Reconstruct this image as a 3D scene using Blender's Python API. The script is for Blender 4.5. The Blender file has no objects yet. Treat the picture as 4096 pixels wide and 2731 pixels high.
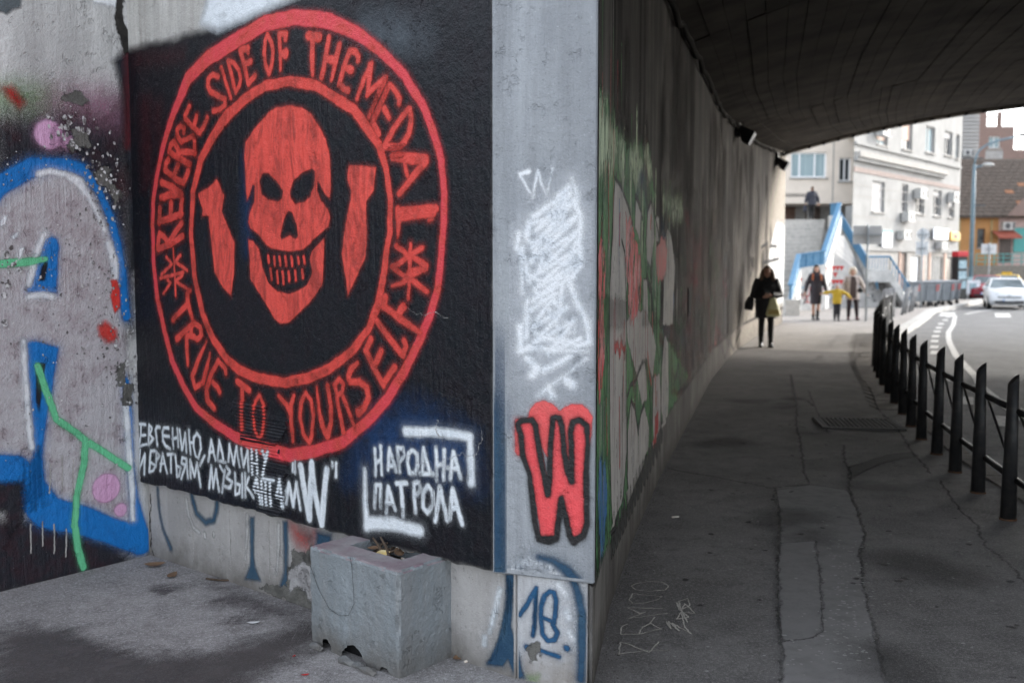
import bpy, bmesh, math, random
import numpy as np
from mathutils import Vector, Matrix
random.seed(7); RNG = np.random.default_rng(7)
S = bpy.context.scene
COL = S.collection
# ------------------------------------------------------------ camera, sky, sun, exposure
cam_d = bpy.data.cameras.new('camera'); cam = bpy.data.objects.new('camera', cam_d); COL.objects.link(cam)
cam.location = (0, 0, 1.7); cam.rotation_euler = (math.radians(90) - math.atan2(303.5, 3982.2), 0, 0)
cam_d.sensor_width = 36; cam_d.lens = 35; cam_d.clip_start = .05; cam_d.clip_end = 3000
cam_d.dof.use_dof = True; cam_d.dof.focus_distance = 4.6; cam_d.dof.aperture_fstop = 2.2
S.camera = cam
SUN_AZ, SUN_EL = 63, 25          # degrees right of +Y, above horizon
w = bpy.data.worlds.new('World'); S.world = w; w.use_nodes = True
wt = w.node_tree; bgn = wt.nodes['Background']
sky = wt.nodes.new('ShaderNodeTexSky'); sky.sky_type = 'NISHITA'; sky.sun_disc = False
sky.sun_elevation = math.radians(SUN_EL); sky.sun_rotation = math.radians(SUN_AZ)
sky.air_density = 1.0; sky.dust_density = 1.5; sky.ozone_density = 1.0; sky.altitude = 100
hs = wt.nodes.new('ShaderNodeHueSaturation'); hs.inputs['Saturation']  .default_value = .35
wt.links.new(sky.outputs[0], hs.inputs['Color']); wt.links.new(hs.outputs[0], bgn.inputs[0]); bgn.inputs[1].default_value = .15
sl = bpy.data.lights.new('sun', 'SUN'); sun = bpy.data.objects.new('sun', sl); COL.objects.link(sun)
sl.energy = .75; sl.angle = math.radians(3); sl.color = (1, .95, .87)
_a, _e = math.radians(SUN_AZ), math.radians(SUN_EL)
sun_dir = Vector((math.sin(_a) * math.cos(_e), math.cos(_a) * math.cos(_e), math.sin(_e)))
sun.rotation_euler = sun_dir.to_track_quat('Z', 'Y').to_euler(); sun.location = (30, 20, 30)
S.view_settings.view_transform = 'Standard'; S.view_settings.look = 'None'; S.view_settings.gamma = 1
S.view_settings.use_curve_mapping = False; S.view_settings.exposure = 2.3
S.cycles.use_denoising = True; S.cycles.max_bounces = 6; S.cycles.diffuse_bounces = 4; S.cycles.glossy_bounces = 2; S.cycles.transparent_max_bounces = 32
S.cycles.use_adaptive_sampling = True; S.cycles.sample_clamp_indirect = 6

# ------------------------------------------------------------ helpers
def link(o, parent=None):
    COL.objects.link(o)
    if parent is not None: o.parent = parent
    return o
def tag(o, label=None, cat=None, group=None, kind=None):
    if label: o['label'] = label
    if cat: o['category'] = cat
    if group: o['group'] = group
    if kind: o['kind'] = kind
    return o
def empty(name, loc=(0, 0, 0), rz=0):
    o = bpy.data.objects.new(name, None); o.location = loc; o.rotation_euler = (0, 0, rz); o.empty_display_size = .2
    return link(o)
def meshobj(name, verts, faces, mat, parent=None, smooth=False, attr=None):
    me = bpy.data.meshes.new(name); me.from_pydata([tuple(map(float, v)) for v in verts], [], [tuple(map(int, f)) for f in faces])
    if attr is not None:
        a = me.attributes.new('a', 'FLOAT', 'POINT'); a.data.foreach_set('value', np.asarray(attr, np.float32))
    if smooth: me.polygons.foreach_set('use_smooth', [True] * len(me.polygons))
    if mat: me.materials.append(mat)
    me.update()
    return link(bpy.data.objects.new(name, me), parent)
class MB:
    """collects shapes for one mesh"""
    def __init__(s): s.v = []; s.f = []
    def add(s, v, f):
        k = len(s.v); s.v += [tuple(p) for p in v]; s.f += [tuple(i + k for i in q) for q in f]; return s
    def box(s, x0, x1, y0, y1, z0, z1):
        return s.add([(x0, y0, z0), (x1, y0, z0), (x1, y1, z0), (x0, y1, z0), (x0, y0, z1), (x1, y0, z1), (x1, y1, z1), (x0, y1, z1)],
                     [(0, 3, 2, 1), (4, 5, 6, 7), (0, 1, 5, 4), (1, 2, 6, 5), (2, 3, 7, 6), (3, 0, 4, 7)])
    def obox(s, o, u, nn, u0, u1, n0, n1, z0, z1):
        """box in a wall frame: along u, out along nn"""
        P = lambda a, b, z: (o[0] + u[0] * a + nn[0] * b, o[1] + u[1] * a + nn[1] * b, z)
        return s.add([P(u0, n0, z0), P(u1, n0, z0), P(u1, n1, z0), P(u0, n1, z0), P(u0, n0, z1), P(u1, n0, z1), P(u1, n1, z1), P(u0, n1, z1)],
                     [(0, 3, 2, 1), (4, 5, 6, 7), (0, 1, 5, 4), (1, 2, 6, 5), (2, 3, 7, 6), (3, 0, 4, 7)])
    def tube(s, pts, rad, n=10, cap=True, sq=1.0):
        pts = [Vector(p) for p in pts]; rings = []; up = Vector((0, 0, 1))
        if not hasattr(rad, '__len__'): rad = [rad] * len(pts)
        prev = None
        for i, p in enumerate(pts):
            t = (pts[min(i + 1, len(pts) - 1)] - pts[max(i - 1, 0)])
            t = t.normalized() if t.length > 1e-9 else Vector((0, 0, 1))
            if prev is None:
                a = t.cross(Vector((0, 1, 0))) if abs(t.y) < .9 else t.cross(Vector((1, 0, 0)))
            else: a = prev - t * prev.dot(t)
            a.normalize(); prev = a; b = t.cross(a)
            r = rad[i]; rx, ry = r if hasattr(r, '__len__') else (r, r)
            rings.append([p + a * (math.cos(2 * math.pi * k / n) * rx) + b * (math.sin(2 * math.pi * k / n) * ry) for k in range(n)])
        v = [q for r in rings for q in r]; f = []
        for i in range(len(rings) - 1):
            for k in range(n): f.append((i * n + k, i * n + (k + 1) % n, (i + 1) * n + (k + 1) % n, (i + 1) * n + k))
        if cap: f.append(tuple(range(n - 1, -1, -1))); f.append(tuple(range((len(rings) - 1) * n, len(rings) * n)))
        return s.add(v, f)
    def ell(s, c, r, n=12, m=8):
        v = []; f = []
        for i in range(m + 1):
            th = math.pi * i / m
            for k in range(n): v.append((c[0] + r[0] * math.sin(th) * math.cos(2 * math.pi * k / n), c[1] + r[1] * math.sin(th) * math.sin(2 * math.pi * k / n), c[2] + r[2] * math.cos(th)))
        for i in range(m):
            for k in range(n): f.append((i * n + k, (i + 1) * n + k, (i + 1) * n + (k + 1) % n, i * n + (k + 1) % n))
        return s.add(v, f)
    def prism(s, poly, z0, z1):
        n = len(poly); v = [(p[0], p[1], z0) for p in poly] + [(p[0], p[1], z1) for p in poly]
        return s.add(v, [tuple(range(n - 1, -1, -1)), tuple(range(n, 2 * n))] + [(i, (i + 1) % n, n + (i + 1) % n, n + i) for i in range(n)])
    def build(s, name, mat, parent=None, smooth=False, bevel=0):
        o = meshobj(name, s.v, s.f, mat, parent, smooth)
        bm = bmesh.new(); bm.from_mesh(o.data)
        bmesh.ops.recalc_face_normals(bm, faces=bm.faces)
        if bevel: bmesh.ops.bevel(bm, geom=list(bm.edges), offset=bevel, segments=1, affect='EDGES', profile=.6)
        bm.to_mesh(o.data); bm.free()
        return o
def copy_tree(o, parent=None):
    c = o.copy(); COL.objects.link(c); c.parent = parent
    for ch in list(o.children): copy_tree(ch, c)
    return c

# ------------------------------------------------------------ materials
MATS = {}
def nodes(name):
    m = bpy.data.materials.new(name); m.use_nodes = True; t = m.node_tree; MATS[name] = m
    return m, t, t.nodes['Principled BSDF']
def nn(t, typ, **k):
    n = t.nodes.new(typ)
    for a, b in k.items(): setattr(n, a, b)
    return n
def pos(t, scale=(1, 1, 1)):
    g = nn(t, 'ShaderNodeNewGeometry')
    mp = nn(t, 'ShaderNodeMapping'); mp.inputs['Scale'].default_value = scale
    t.links.new(g.outputs['Position'], mp.inputs['Vector']); return mp.outputs[0]
def noise(t, scale, detail=4, rough=.55, stretch=(1, 1, 1), out='Fac', dist=0):
    n = nn(t, 'ShaderNodeTexNoise'); n.inputs['Scale'].default_value = scale; n.inputs['Detail'].default_value = detail
    n.inputs['Roughness'].default_value = rough; n.inputs['Distortion'].default_value = dist; t.links.new(pos(t, stretch), n.inputs['Vector']); return n.outputs[out]
def ramp(t, src, a, b, lo=0., hi=1.):
    r = nn(t, 'ShaderNodeMapRange'); r.inputs[1].default_value = a; r.inputs[2].default_value = b; r.inputs[3].default_value = lo; r.inputs[4].default_value = hi
    t.links.new(src, r.inputs[0]); return r.outputs[0]
def math2(t, op, a, b):
    m = nn(t, 'ShaderNodeMath', operation=op)
    for i, x in enumerate((a, b)):
        if isinstance(x, (int, float)): m.inputs[i].default_value = x
        else: t.links.new(x, m.inputs[i])
    return m.outputs[0]
def mixc(t, fac, a, b):
    m = nn(t, 'ShaderNodeMix', data_type='RGBA')
    if isinstance(fac, (int, float)): m.inputs[0].default_value = fac
    else: t.links.new(fac, m.inputs[0])
    for i, x in ((6, a), (7, b)):
        if isinstance(x, tuple): m.inputs[i].default_value = (*x[:3], 1)
        else: t.links.new(x, m.inputs[i])
    return m.outputs[2]
def bump(t, bs, heights, dist=1.0, strength=1.0):
    """heights: list of (socket, metres)"""
    acc = None
    for h, amp in heights:
        x = math2(t, 'MULTIPLY', h, amp); acc = x if acc is None else math2(t, 'ADD', acc, x)
    b = nn(t, 'ShaderNodeBump'); b.inputs['Distance'].default_value = dist; b.inputs['Strength'].default_value = strength
    t.links.new(acc, b.inputs['Height']); t.links.new(b.outputs[0], bs.inputs['Normal'])
def stucco(t, amp=1.0, pebble=False):
    """shared relief of the plastered walls: lumps, vertical drag marks in places, scattered chips"""
    if pebble: return [(noise(t, 55, 3, .6), .0050 * amp), (noise(t, 150, 2, .6), .0022 * amp), (ramp(t, noise(t, 10, 5, .75), .60, .64), -.004 * amp)]
    mask = ramp(t, noise(t, 1.7, 2, .5), .40, .62, .12, 1)
    lump = noise(t, 24, 4, .65); fine = noise(t, 140, 2, .6)
    drag = math2(t, 'MULTIPLY', noise(t, 34, 3, .6, (1, 1, .10)), mask)
    chips = ramp(t, noise(t, 9, 5, .75), .60, .66)
    return [(lump, .008 * amp), (fine, .0030 * amp), (drag, .009 * amp), (chips, -.0042 * amp)]
def plain(name, c, c2=None, rough=.7, scale=5, bumps=None, stretch=(1, 1, 1), metal=0, lo=.35, hi=.65, spec=.3):
    m, t, b = nodes(name); b.inputs['Roughness'].default_value = rough; b.inputs['Metallic'].default_value = metal
    b.inputs['Specular IOR Level'].default_value = spec
    c2 = c2 or tuple(x * .72 for x in c)
    f = ramp(t, noise(t, scale, 5, .6, stretch), lo, hi)
    t.links.new(mixc(t, f, c, c2), b.inputs['Base Color'])
    if bumps: bump(t, b, [(noise(t, s, 4, .6), a) for s, a in bumps])
    return m
def wallmat(name, c, c2, c3, rough=.8, amp=1.0, streak=(1, 1, .08), low=None, spec=.25, st=.6, pebble=False, sf=1.0):
    """plaster / concrete: two tones, vertical run-off streaks, specks, a dirty foot"""
    m, t, b = nodes(name); b.inputs['Roughness'].default_value = rough; b.inputs['Specular IOR Level'].default_value = spec
    base = mixc(t, ramp(t, noise(t, 2.2, 6, .65), .38, .62), c, c2)
    base = mixc(t, ramp(t, noise(t, 11 * sf, 6, .7, streak), .44, .64, 0, st), base, c3)
    base = mixc(t, ramp(t, noise(t, 4 * sf, 6, .7, streak), .50, .66, 0, st), base, tuple(min(.8, x * 1.35) for x in c))
    if st > .9: base = mixc(t, ramp(t, noise(t, 1.1, 5, .7, (1, 1, .5)), .40, .60, 0, .75), base, c3)
    base = mixc(t, ramp(t, noise(t, 60, 4, .7), .60, .72, 0, .55), base, tuple(x * .5 for x in c3))
    base = mixc(t, ramp(t, noise(t, 95, 3, .6), .64, .72, 0, .5), base, tuple(min(.85, x * 1.5) for x in c))
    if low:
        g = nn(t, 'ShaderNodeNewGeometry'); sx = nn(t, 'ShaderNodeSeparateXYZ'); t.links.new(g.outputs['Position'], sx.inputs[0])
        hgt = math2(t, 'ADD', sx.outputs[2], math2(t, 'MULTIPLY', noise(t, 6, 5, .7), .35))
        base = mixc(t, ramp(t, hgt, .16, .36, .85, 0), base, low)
    t.links.new(base, b.inputs['Base Color']); bump(t, b, stucco(t, amp, pebble)); return m
def paint(name, c, c2=None, rough=.5, grit=.5, wear=.70, alpha=1.0, amp=1.0, streak=False, wall=True, spec=.3, halo=0):
    """spray or brush paint lying on a rough wall: edge from the 'a' attribute, speckled fringe, chips"""
    m, t, b = nodes(name); b.inputs['Roughness'].default_value = rough; b.inputs['Specular IOR Level'].default_value = spec
    c2 = c2 or tuple(x * .62 for x in c)
    sc, sv = {False: (9, (1, 1, 1)), True: (13, (1, 1, .3)), 'drip': (7, (1, 1, .45))}[streak]
    f = ramp(t, noise(t, sc, 5 if streak == 'drip' else 4, .7, sv, dist=1.4 if streak is True else 0), .44, .60 if streak == 'drip' else .64, 0, .9)
    col = mixc(t, f, c, c2)
    col = mixc(t, ramp(t, noise(t, 75, 3, .6), .62, .74, 0, .5), col, tuple(x * .35 for x in c))
    t.links.new(col, b.inputs['Base Color'])
    at = nn(t, 'ShaderNodeAttribute'); at.attribute_name = 'a'
    g = math2(t, 'MULTIPLY', math2(t, 'SUBTRACT', noise(t, 210, 2, .5), .5), grit * 2.6)
    al = ramp(t, math2(t, 'ADD', at.outputs['Fac'], g), -1, 1)
    ch = ramp(t, noise(t, 10 if streak == 'drip' else 48, 6 if streak == 'drip' else 4, .78, (1, 1, .5) if streak == 'drip' else (1, 1, 1)), wear, wear + .05, 1, .10)
    al = math2(t, 'MULTIPLY', math2(t, 'MULTIPLY', al, ch), alpha)
    if halo:  # fine overspray round the line
        h = math2(t, 'POWER', ramp(t, at.outputs['Fac'], -5, 0), 2.2)
        h = math2(t, 'MULTIPLY', math2(t, 'MULTIPLY', h, halo), ramp(t, noise(t, 260, 2, .6), .40, .62))
        al = math2(t, 'MAXIMUM', al, h)
    tr = nn(t, 'ShaderNodeBsdfTransparent'); mx = nn(t, 'ShaderNodeMixShader')
    t.links.new(al, mx.inputs[0]); t.links.new(tr.outputs[0], mx.inputs[1]); t.links.new(b.outputs[0], mx.inputs[2])
    t.links.new(mx.outputs[0], t.nodes['Material Output'].inputs[0])
    if wall: bump(t, b, stucco(t, amp))
    return m
RED = (.60, .060, .046); RED2 = (.30, .034, .024)
paint('black', (.0050, .0062, .0092), (.0095, .007, .0105), .40, .35, .84, amp=1.35, spec=.24)
paint('red', RED, RED2, .45, .45, .76, halo=0.5); paint('red_pink', (.58, .050, .062), (.50, .055, .040), .45, .45, .77, halo=0.5)
paint('red_streak', (.64, .072, .054), (.27, .034, .026), .45, .4, .76, streak=True, halo=0.35)
paint('white_spray', (.68, .71, .74), (.56, .60, .64), .5, .7, .80, halo=0.28); paint('white', (.62, .65, .68), (.45, .48, .50), .6, .5, .74)
paint('white_soft', (.70, .71, .73), (.55, .58, .62), .5, .9, .75, halo=0.6); paint('white_mist', (.68, .70, .74), None, .6, .7, .75, alpha=.6)
paint('grey_mist', (.16, .19, .22), None, .6, .6, .8, alpha=.45); paint('blue_mist', (.012, .045, .13), (.01, .02, .05), .5, .8, .8, alpha=.75)
paint('blue_mist2', (.012, .05, .14), None, .5, .5, .8, alpha=.55); paint('red_mist', (.13, .012, .016), None, .6, 1.3, .7, alpha=.22)
paint('red_mist2', (.22, .015, .02), None, .6, 1.4, .6, alpha=.5)
paint('red_soft', (.42, .07, .06), (.2, .08, .08), .7, .8, .68, alpha=.8)
paint('navy', (.015, .050, .098), (.03, .075, .125), .6, .5, .76, halo=0.5); paint('navy_fade', (.02, .06, .13), None, .6, .9, .7, alpha=.6)
paint('blue_tag', (.014, .075, .165), (.012, .05, .11), .55, .35, .76, halo=0.4); paint('cream', (.50, .49, .48), None, .7, .6, .74)
paint('plaster', (.13, .125, .115), (.055, .054, .05), .95, .8, .9, amp=1.8); paint('daub', (.38, .37, .37), (.25, .24, .24), .9, .7, .62, amp=1.5)
paint('pale_line', (.46, .44, .42), None, .8, .5, .75); paint('crack', (.03, .027, .024), None, .95, .6, .95)
paint('coral', (.66, .085, .085), (.60, .10, .095), .5, .3, .78, halo=0.4); paint('coral_deep', (.69, .070, .078), (.64, .075, .08), .5, .3, .77)
paint('black_marker', (.010, .010, .011), (.02, .017, .018), .42, .4, .76, halo=0.6); paint('black_soft', (.012, .014, .022), None, .5, .5, .8)
paint('mauve', (.42, .40, .415), (.32, .275, .29), .38, .7, .69, amp=1.2); paint('black_fade', (.014, .014, .020), (.030, .012, .018), .6, 1.3, .68, amp=1.3)
paint('azure', (.006, .155, .47), (.006, .13, .40), .5, .5, .74, amp=1.0, halo=0.5); paint('pink', (.58, .33, .50), (.55, .29, .46), .6, .4, .72, halo=0.5)
paint('mint', (.13, .50, .26), (.11, .42, .22), .5, .5, .76, halo=0.4); paint('red_daub', (.58, .035, .028), (.40, .05, .04), .5, .6, .68)
paint('red_daub2', (.33, .014, .012), None, .6, .9, .75); paint('green_soft', (.20, .32, .13), (.12, .22, .08), .7, 1.0, .7, alpha=.6)
paint('pink_soft', (.36, .17, .25), (.25, .09, .15), .7, 1.2, .66, alpha=.6); paint('slate', (.10, .115, .125), None, .8, .5, .7)
paint('green_wall', (0.081, 0.223, 0.081), (0.041, 0.101, 0.061), .7, 1.0, .56, streak='drip', spec=.06); paint('pale_green', (0.594, 0.675, 0.486), (0.216, 0.297, 0.189), .8, 1.0, .53, alpha=1, streak='drip', spec=.06)
paint('bubble', (0.455, 0.429, 0.403), (0.325, 0.305, 0.286), .7, .6, .60, streak='drip', spec=.06); paint('black_tw', (.025, .026, .028), (.05, .05, .05), .7, .6, .68, spec=.06)
paint('red_wall', (0.575, 0.037, 0.043), (0.550, 0.275, 0.275), .6, 1.4, .515, streak='drip', spec=.06); paint('red_wall2', (0.450, 0.037, 0.037), (0.350, 0.075, 0.069), .6, .7, .66, alpha=.9, spec=.06)
paint('blue_wall', (0.026, 0.130, 0.390), (0.052, 0.156, 0.130), .6, 1.0, .55, streak='drip', spec=.06); paint('whitewash', (.66, .66, .65), None, .8, .6, .68, spec=.06); paint('cream_wash', (.36, .325, .28), (.18, .16, .14), .85, 1.6, .72, streak=True, spec=.06)  # last one: pale tone painted where sun strikes the wall end
paint('navy_soft', (.030, .075, .125), (.06, .10, .14), .7, .7, .70, alpha=.85)
for _n, _c in (('fade_pale', (.30, .28, .26)), ('fade_red', (.34, .07, .075)), ('fade_green', (.07, .16, .08)), ('fade_blue', (.06, .12, .24))): paint(_n, _c, None, .8, 1.3, .56, alpha=.5, streak='drip', spec=.05)
paint('dirt_streak', (.016, .014, .013), (.10, .09, .085), .9, 1.2, .62, alpha=.75, streak='drip', spec=.04)
paint('black_thin', (.04, .04, .045), None, .8, .6, .7, alpha=.8, spec=.06)
paint('crack_g', (.016, .015, .014), None, .95, 1.8, .62, wall=False, alpha=.7); paint('gum', (.045, .042, .04), (.07, .066, .062), .8, .8, .9, alpha=.8, wall=False); paint('oil', (.05, .047, .045), None, .7, 1.8, .8, alpha=.4, wall=False); paint('tar', (.020, .019, .019), None, .8, .8, .9, wall=False)
paint('repair', (.27, .257, .248), (.205, .194, .187), .9, .6, .9, alpha=.75, wall=False); paint('repair2', (.20, .19, .184), (.165, .157, .152), .9, .5, .9, wall=False)
paint('chalk', (.46, .43, .38), None, .9, .6, .72, wall=False, alpha=.95)
paint('damp', (.066, .058, .057), (.092, .080, .079), .6, 1.6, .9, alpha=.72, wall=False); paint('damp2', (.10, .085, .09), None, .6, 1.5, .9, alpha=.7, wall=False)
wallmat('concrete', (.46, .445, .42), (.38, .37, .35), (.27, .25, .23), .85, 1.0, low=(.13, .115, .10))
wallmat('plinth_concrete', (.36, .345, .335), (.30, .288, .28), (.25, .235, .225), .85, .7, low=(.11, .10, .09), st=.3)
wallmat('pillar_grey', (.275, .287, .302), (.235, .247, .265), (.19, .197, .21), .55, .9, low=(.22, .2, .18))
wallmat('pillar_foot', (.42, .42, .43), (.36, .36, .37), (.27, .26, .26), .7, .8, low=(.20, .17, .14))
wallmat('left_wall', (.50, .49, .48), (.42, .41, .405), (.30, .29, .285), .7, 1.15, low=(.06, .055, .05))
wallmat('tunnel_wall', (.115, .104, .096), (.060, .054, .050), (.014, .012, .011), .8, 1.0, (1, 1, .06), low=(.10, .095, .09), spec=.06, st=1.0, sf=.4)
wallmat('tunnel_plinth', (.17, .16, .15), (.11, .10, .095), (.05, .046, .043), .85, 1.0, (1, 1, .2), low=(.06, .055, .05), spec=.06, st=.9, sf=.5)
wallmat('planter', (.205, .226, .240), (.185, .205, .218), (.235, .23, .225), .5, 1.25, st=.5, pebble=True, spec=.4, low=(.10, .09, .08))
plain('planter_top', (.27, .255, .255), (.20, .145, .165), .85, 6, [(60, .004), (200, .002)])
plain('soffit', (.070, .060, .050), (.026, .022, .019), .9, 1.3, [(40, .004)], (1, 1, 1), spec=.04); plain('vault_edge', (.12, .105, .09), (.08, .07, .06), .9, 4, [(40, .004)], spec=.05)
def asphalt(name, c, c2, speck=.5):
    m, t, b = nodes(name); b.inputs['Roughness'].default_value = .88; b.inputs['Specular IOR Level'].default_value = .14
    base = mixc(t, ramp(t, noise(t, 1.1, 6, .65), .38, .62), c, c2)
    base = mixc(t, ramp(t, noise(t, 6, 6, .75), .46, .66, 0, .7), base, tuple(x * .62 for x in c2))
    base = mixc(t, ramp(t, noise(t, 60, 4, .75), .50, .66, 0, speck), base, tuple(min(.6, x * 1.9) for x in c))
    base = mixc(t, ramp(t, noise(t, 170, 3, .7), .55, .66, 0, .75), base, tuple(x * .30 for x in c2))
    base = mixc(t, ramp(t, noise(t, 210, 2, .6), .60, .68, 0, .6), base, tuple(min(.65, x * 2.6) for x in c))
    t.links.new(base, b.inputs['Base Color']); bump(t, b, [(noise(t, 130, 4, .75), .007), (noise(t, 14, 5, .65), .010)]); return m
asphalt('pavement', (.205, .193, .185), (.130, .122, .117)); asphalt('forecourt', (.335, .316, .310), (.240, .225, .222)); asphalt('road', (.16, .16, .16), (.12, .12, .12)); asphalt('daylit_pavement', (.29, .27, .25), (.23, .214, .20)); asphalt('far_ground', (.20, .19, .18), (.16, .15, .14))  # pavement dark, forecourt and outer pavement pale: shade and daylight put into colour
asphalt('paver', (.16, .145, .13), (.12, .11, .10)); asphalt('kerbstone', (.46, .45, .43), (.38, .37, .35), .2)
plain('road_paint', (.46, .455, .44), (.26, .26, .255), .8, 9, lo=.45, hi=.65)
plain('fence_black', (.013, .013, .014), (.032, .028, .026), .48, 22, [(90, .0012)], lo=.45, hi=.75); plain('grit_grey', (.13, .12, .11), (.06, .055, .05), .95, 60); plain('fence_grey', (.26, .265, .27), (.18, .18, .185), .5, 9)
plain('rust', (.10, .045, .02), (.05, .03, .02), .9, 40); plain('grate_iron', (.05, .045, .042), (.025, .023, .022), .6, 20)
plain('lamp_black', (.014, .014, .015), None, .45); plain('lamp_glass', (.35, .36, .37), None, .15)
plain('cable', (.02, .018, .016), None, .95, spec=.05); plain('dark_void', (.008, .008, .009), None, .9)
plain('twig', (.10, .07, .05), (.05, .035, .025), .9, 30); plain('leaf_dry', (.20, .12, .07), (.11, .07, .045), .85, 20); plain('butt', (.55, .45, .36), (.62, .60, .56), .8, 60)
plain('foil', (.62, .42, .10), (.5, .45, .3), .35, 40); plain('soil', (.05, .04, .035), (.025, .02, .018), .95, 40, [(120, .01)])
plain('dropping', (.36, .35, .33), (.24, .235, .22), .8, 30); plain('red_scrap', (.55, .03, .03), None, .6); plain('white_scrap', (.7, .7, .7), None, .6); plain('moss', (.05, .07, .02), (.03, .04, .015), .95, 30, [(80, .01)])

# ------------------------------------------------------------ surfaces of the underpass (metres)
def unit(x, y): l = math.hypot(x, y); return np.array([x / l, y / l, 0.])
D_ = unit(.773, -.635); N_ = np.array([D_[1], -D_[0], 0.]); A0 = np.array([-2.13, 5.75, 0.])
PU = unit(.345, -.133); PN = np.array([PU[1], -PU[0], 0.]); LU = unit(.543, .666); LN = np.array([LU[1], -LU[0], 0.])
FR = {'M': (A0 + N_ * .05, D_, N_), 'MP': (A0, D_, N_), 'PL': (np.array([-.02, 3.98, 0]), PU, PN),
      'PP': (np.array([-.02, 3.98, 0]) - PN * .018, PU, PN), 'LW': (np.array([-2.673, 5.082, 0]), LU, LN), 'PS': (np.array([-.0735, 3.9915, 0]), unit(.0535, -.0115), np.array([-.2102, -.9777, 0]))}
W = np.array([[.33, 3.85], [.501, 4.863], [.805, 6.257], [1.203, 7.912], [1.771, 10.10], [2.35, 12.315], [3.014, 14.9], [4.49, 19.9], [6.1, 24.5], [8.02, 29.45]])
WL = np.concatenate([[0], np.cumsum(np.linalg.norm(np.diff(W, axis=0), axis=1))])
WT = np.diff(W, axis=0); WT /= np.linalg.norm(WT, axis=1)[:, None]
WV = np.vstack([WT[:1], (WT[:-1] + WT[1:]) / 2, WT[-1:]]); WV /= np.linalg.norm(WV, axis=1)[:, None]; WN = np.stack([WV[:, 1], -WV[:, 0]], 1)
def tw(t, off=0.):
    t = np.asarray(t, float)
    x = np.interp(t, WL, W[:, 0]); y = np.interp(t, WL, W[:, 1]); nx = np.interp(t, WL, WN[:, 0]); ny = np.interp(t, WL, WN[:, 1])
    lo = np.minimum(t, 0)
    return x + nx * off + lo * WT[0, 0], y + ny * off + lo * WT[0, 1]
def place(fr, U, V, off):
    if fr == 'G': return np.stack([U, V, np.zeros_like(U) + off], 1)
    if fr == 'TW': x, y = tw(U, off); return np.stack([x, y, V], 1)
    o, u, n = FR[fr]; return o + U[:, None] * u + np.array([0, 0, 1.]) * V[:, None] + n * np.asarray(off).reshape(-1, 1)

# corrugated board stuck on the mural wall: outlines in wall metres
RIBS = [[0.926,1.0,0.964,1.011,1.22,0.997,1.227,0.939,1.381,0.94,1.376,0.902,1.345,0.865,1.283,0.81,0.999,0.818,0.952,0.907,0.917,0.959],
        [1.002,0.798,1.298,0.793,1.301,0.769,1.342,0.736,1.375,0.721,1.374,0.678,1.347,0.655,1.361,0.6,1.319,0.463,1.307,0.452,1.108,0.449,1.111,0.534,1.065,0.612,1.074,0.648,1.07,0.761,1.005,0.778]]
RIB_P = .0172
def inpoly(poly, U, V):
    p = np.asarray(poly).reshape(-1, 2); c = np.zeros(U.shape, bool); j = len(p) - 1
    for i in range(len(p)):
        a, b = p[i], p[j]
        if a[1] != b[1]:
            k = ((a[1] > V) != (b[1] > V)) & (U < (b[0] - a[0]) * (V - a[1]) / (b[1] - a[1]) + a[0]); c ^= k
        j = i
    return c
def rib_height(U, V):
    h = np.zeros(U.shape)
    for r in RIBS: h = np.where(inpoly(r, U, V), .0035 + .0055 * (.5 + .5 * np.sin(2 * np.pi * (V + .01 * U) / RIB_P)), h)
    return h
def wobble(a, b, k=0):
    r = np.zeros(a.shape); f = 17.
    for i in range(5):
        th = 1.7 * i + .6 + k; r += np.sin((a * math.cos(th) + b * math.sin(th)) * f + 2.1 * i + 3 * np.sin((b * math.cos(th) - a * math.sin(th)) * f * .53 + i)) / (1 + .35 * i); f *= 1.83
    return r * .6
def seg_d(U, V, ax, ay, ar, bx, by, br):
    ex, ey = bx - ax, by - ay; L = ex * ex + ey * ey
    h = np.zeros_like(U) if L < 1e-10 else np.clip(((U - ax) * ex + (V - ay) * ey) / L, 0, 1)
    return (ar + (br - ar) * h) - np.hypot(U - ax - ex * h, V - ay - ey * h)
HALO = {'red', 'red_pink', 'red_streak', 'white_spray', 'azure', 'navy', 'black_marker', 'blue_tag', 'pink', 'white_soft', 'mint', 'coral'}
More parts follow.
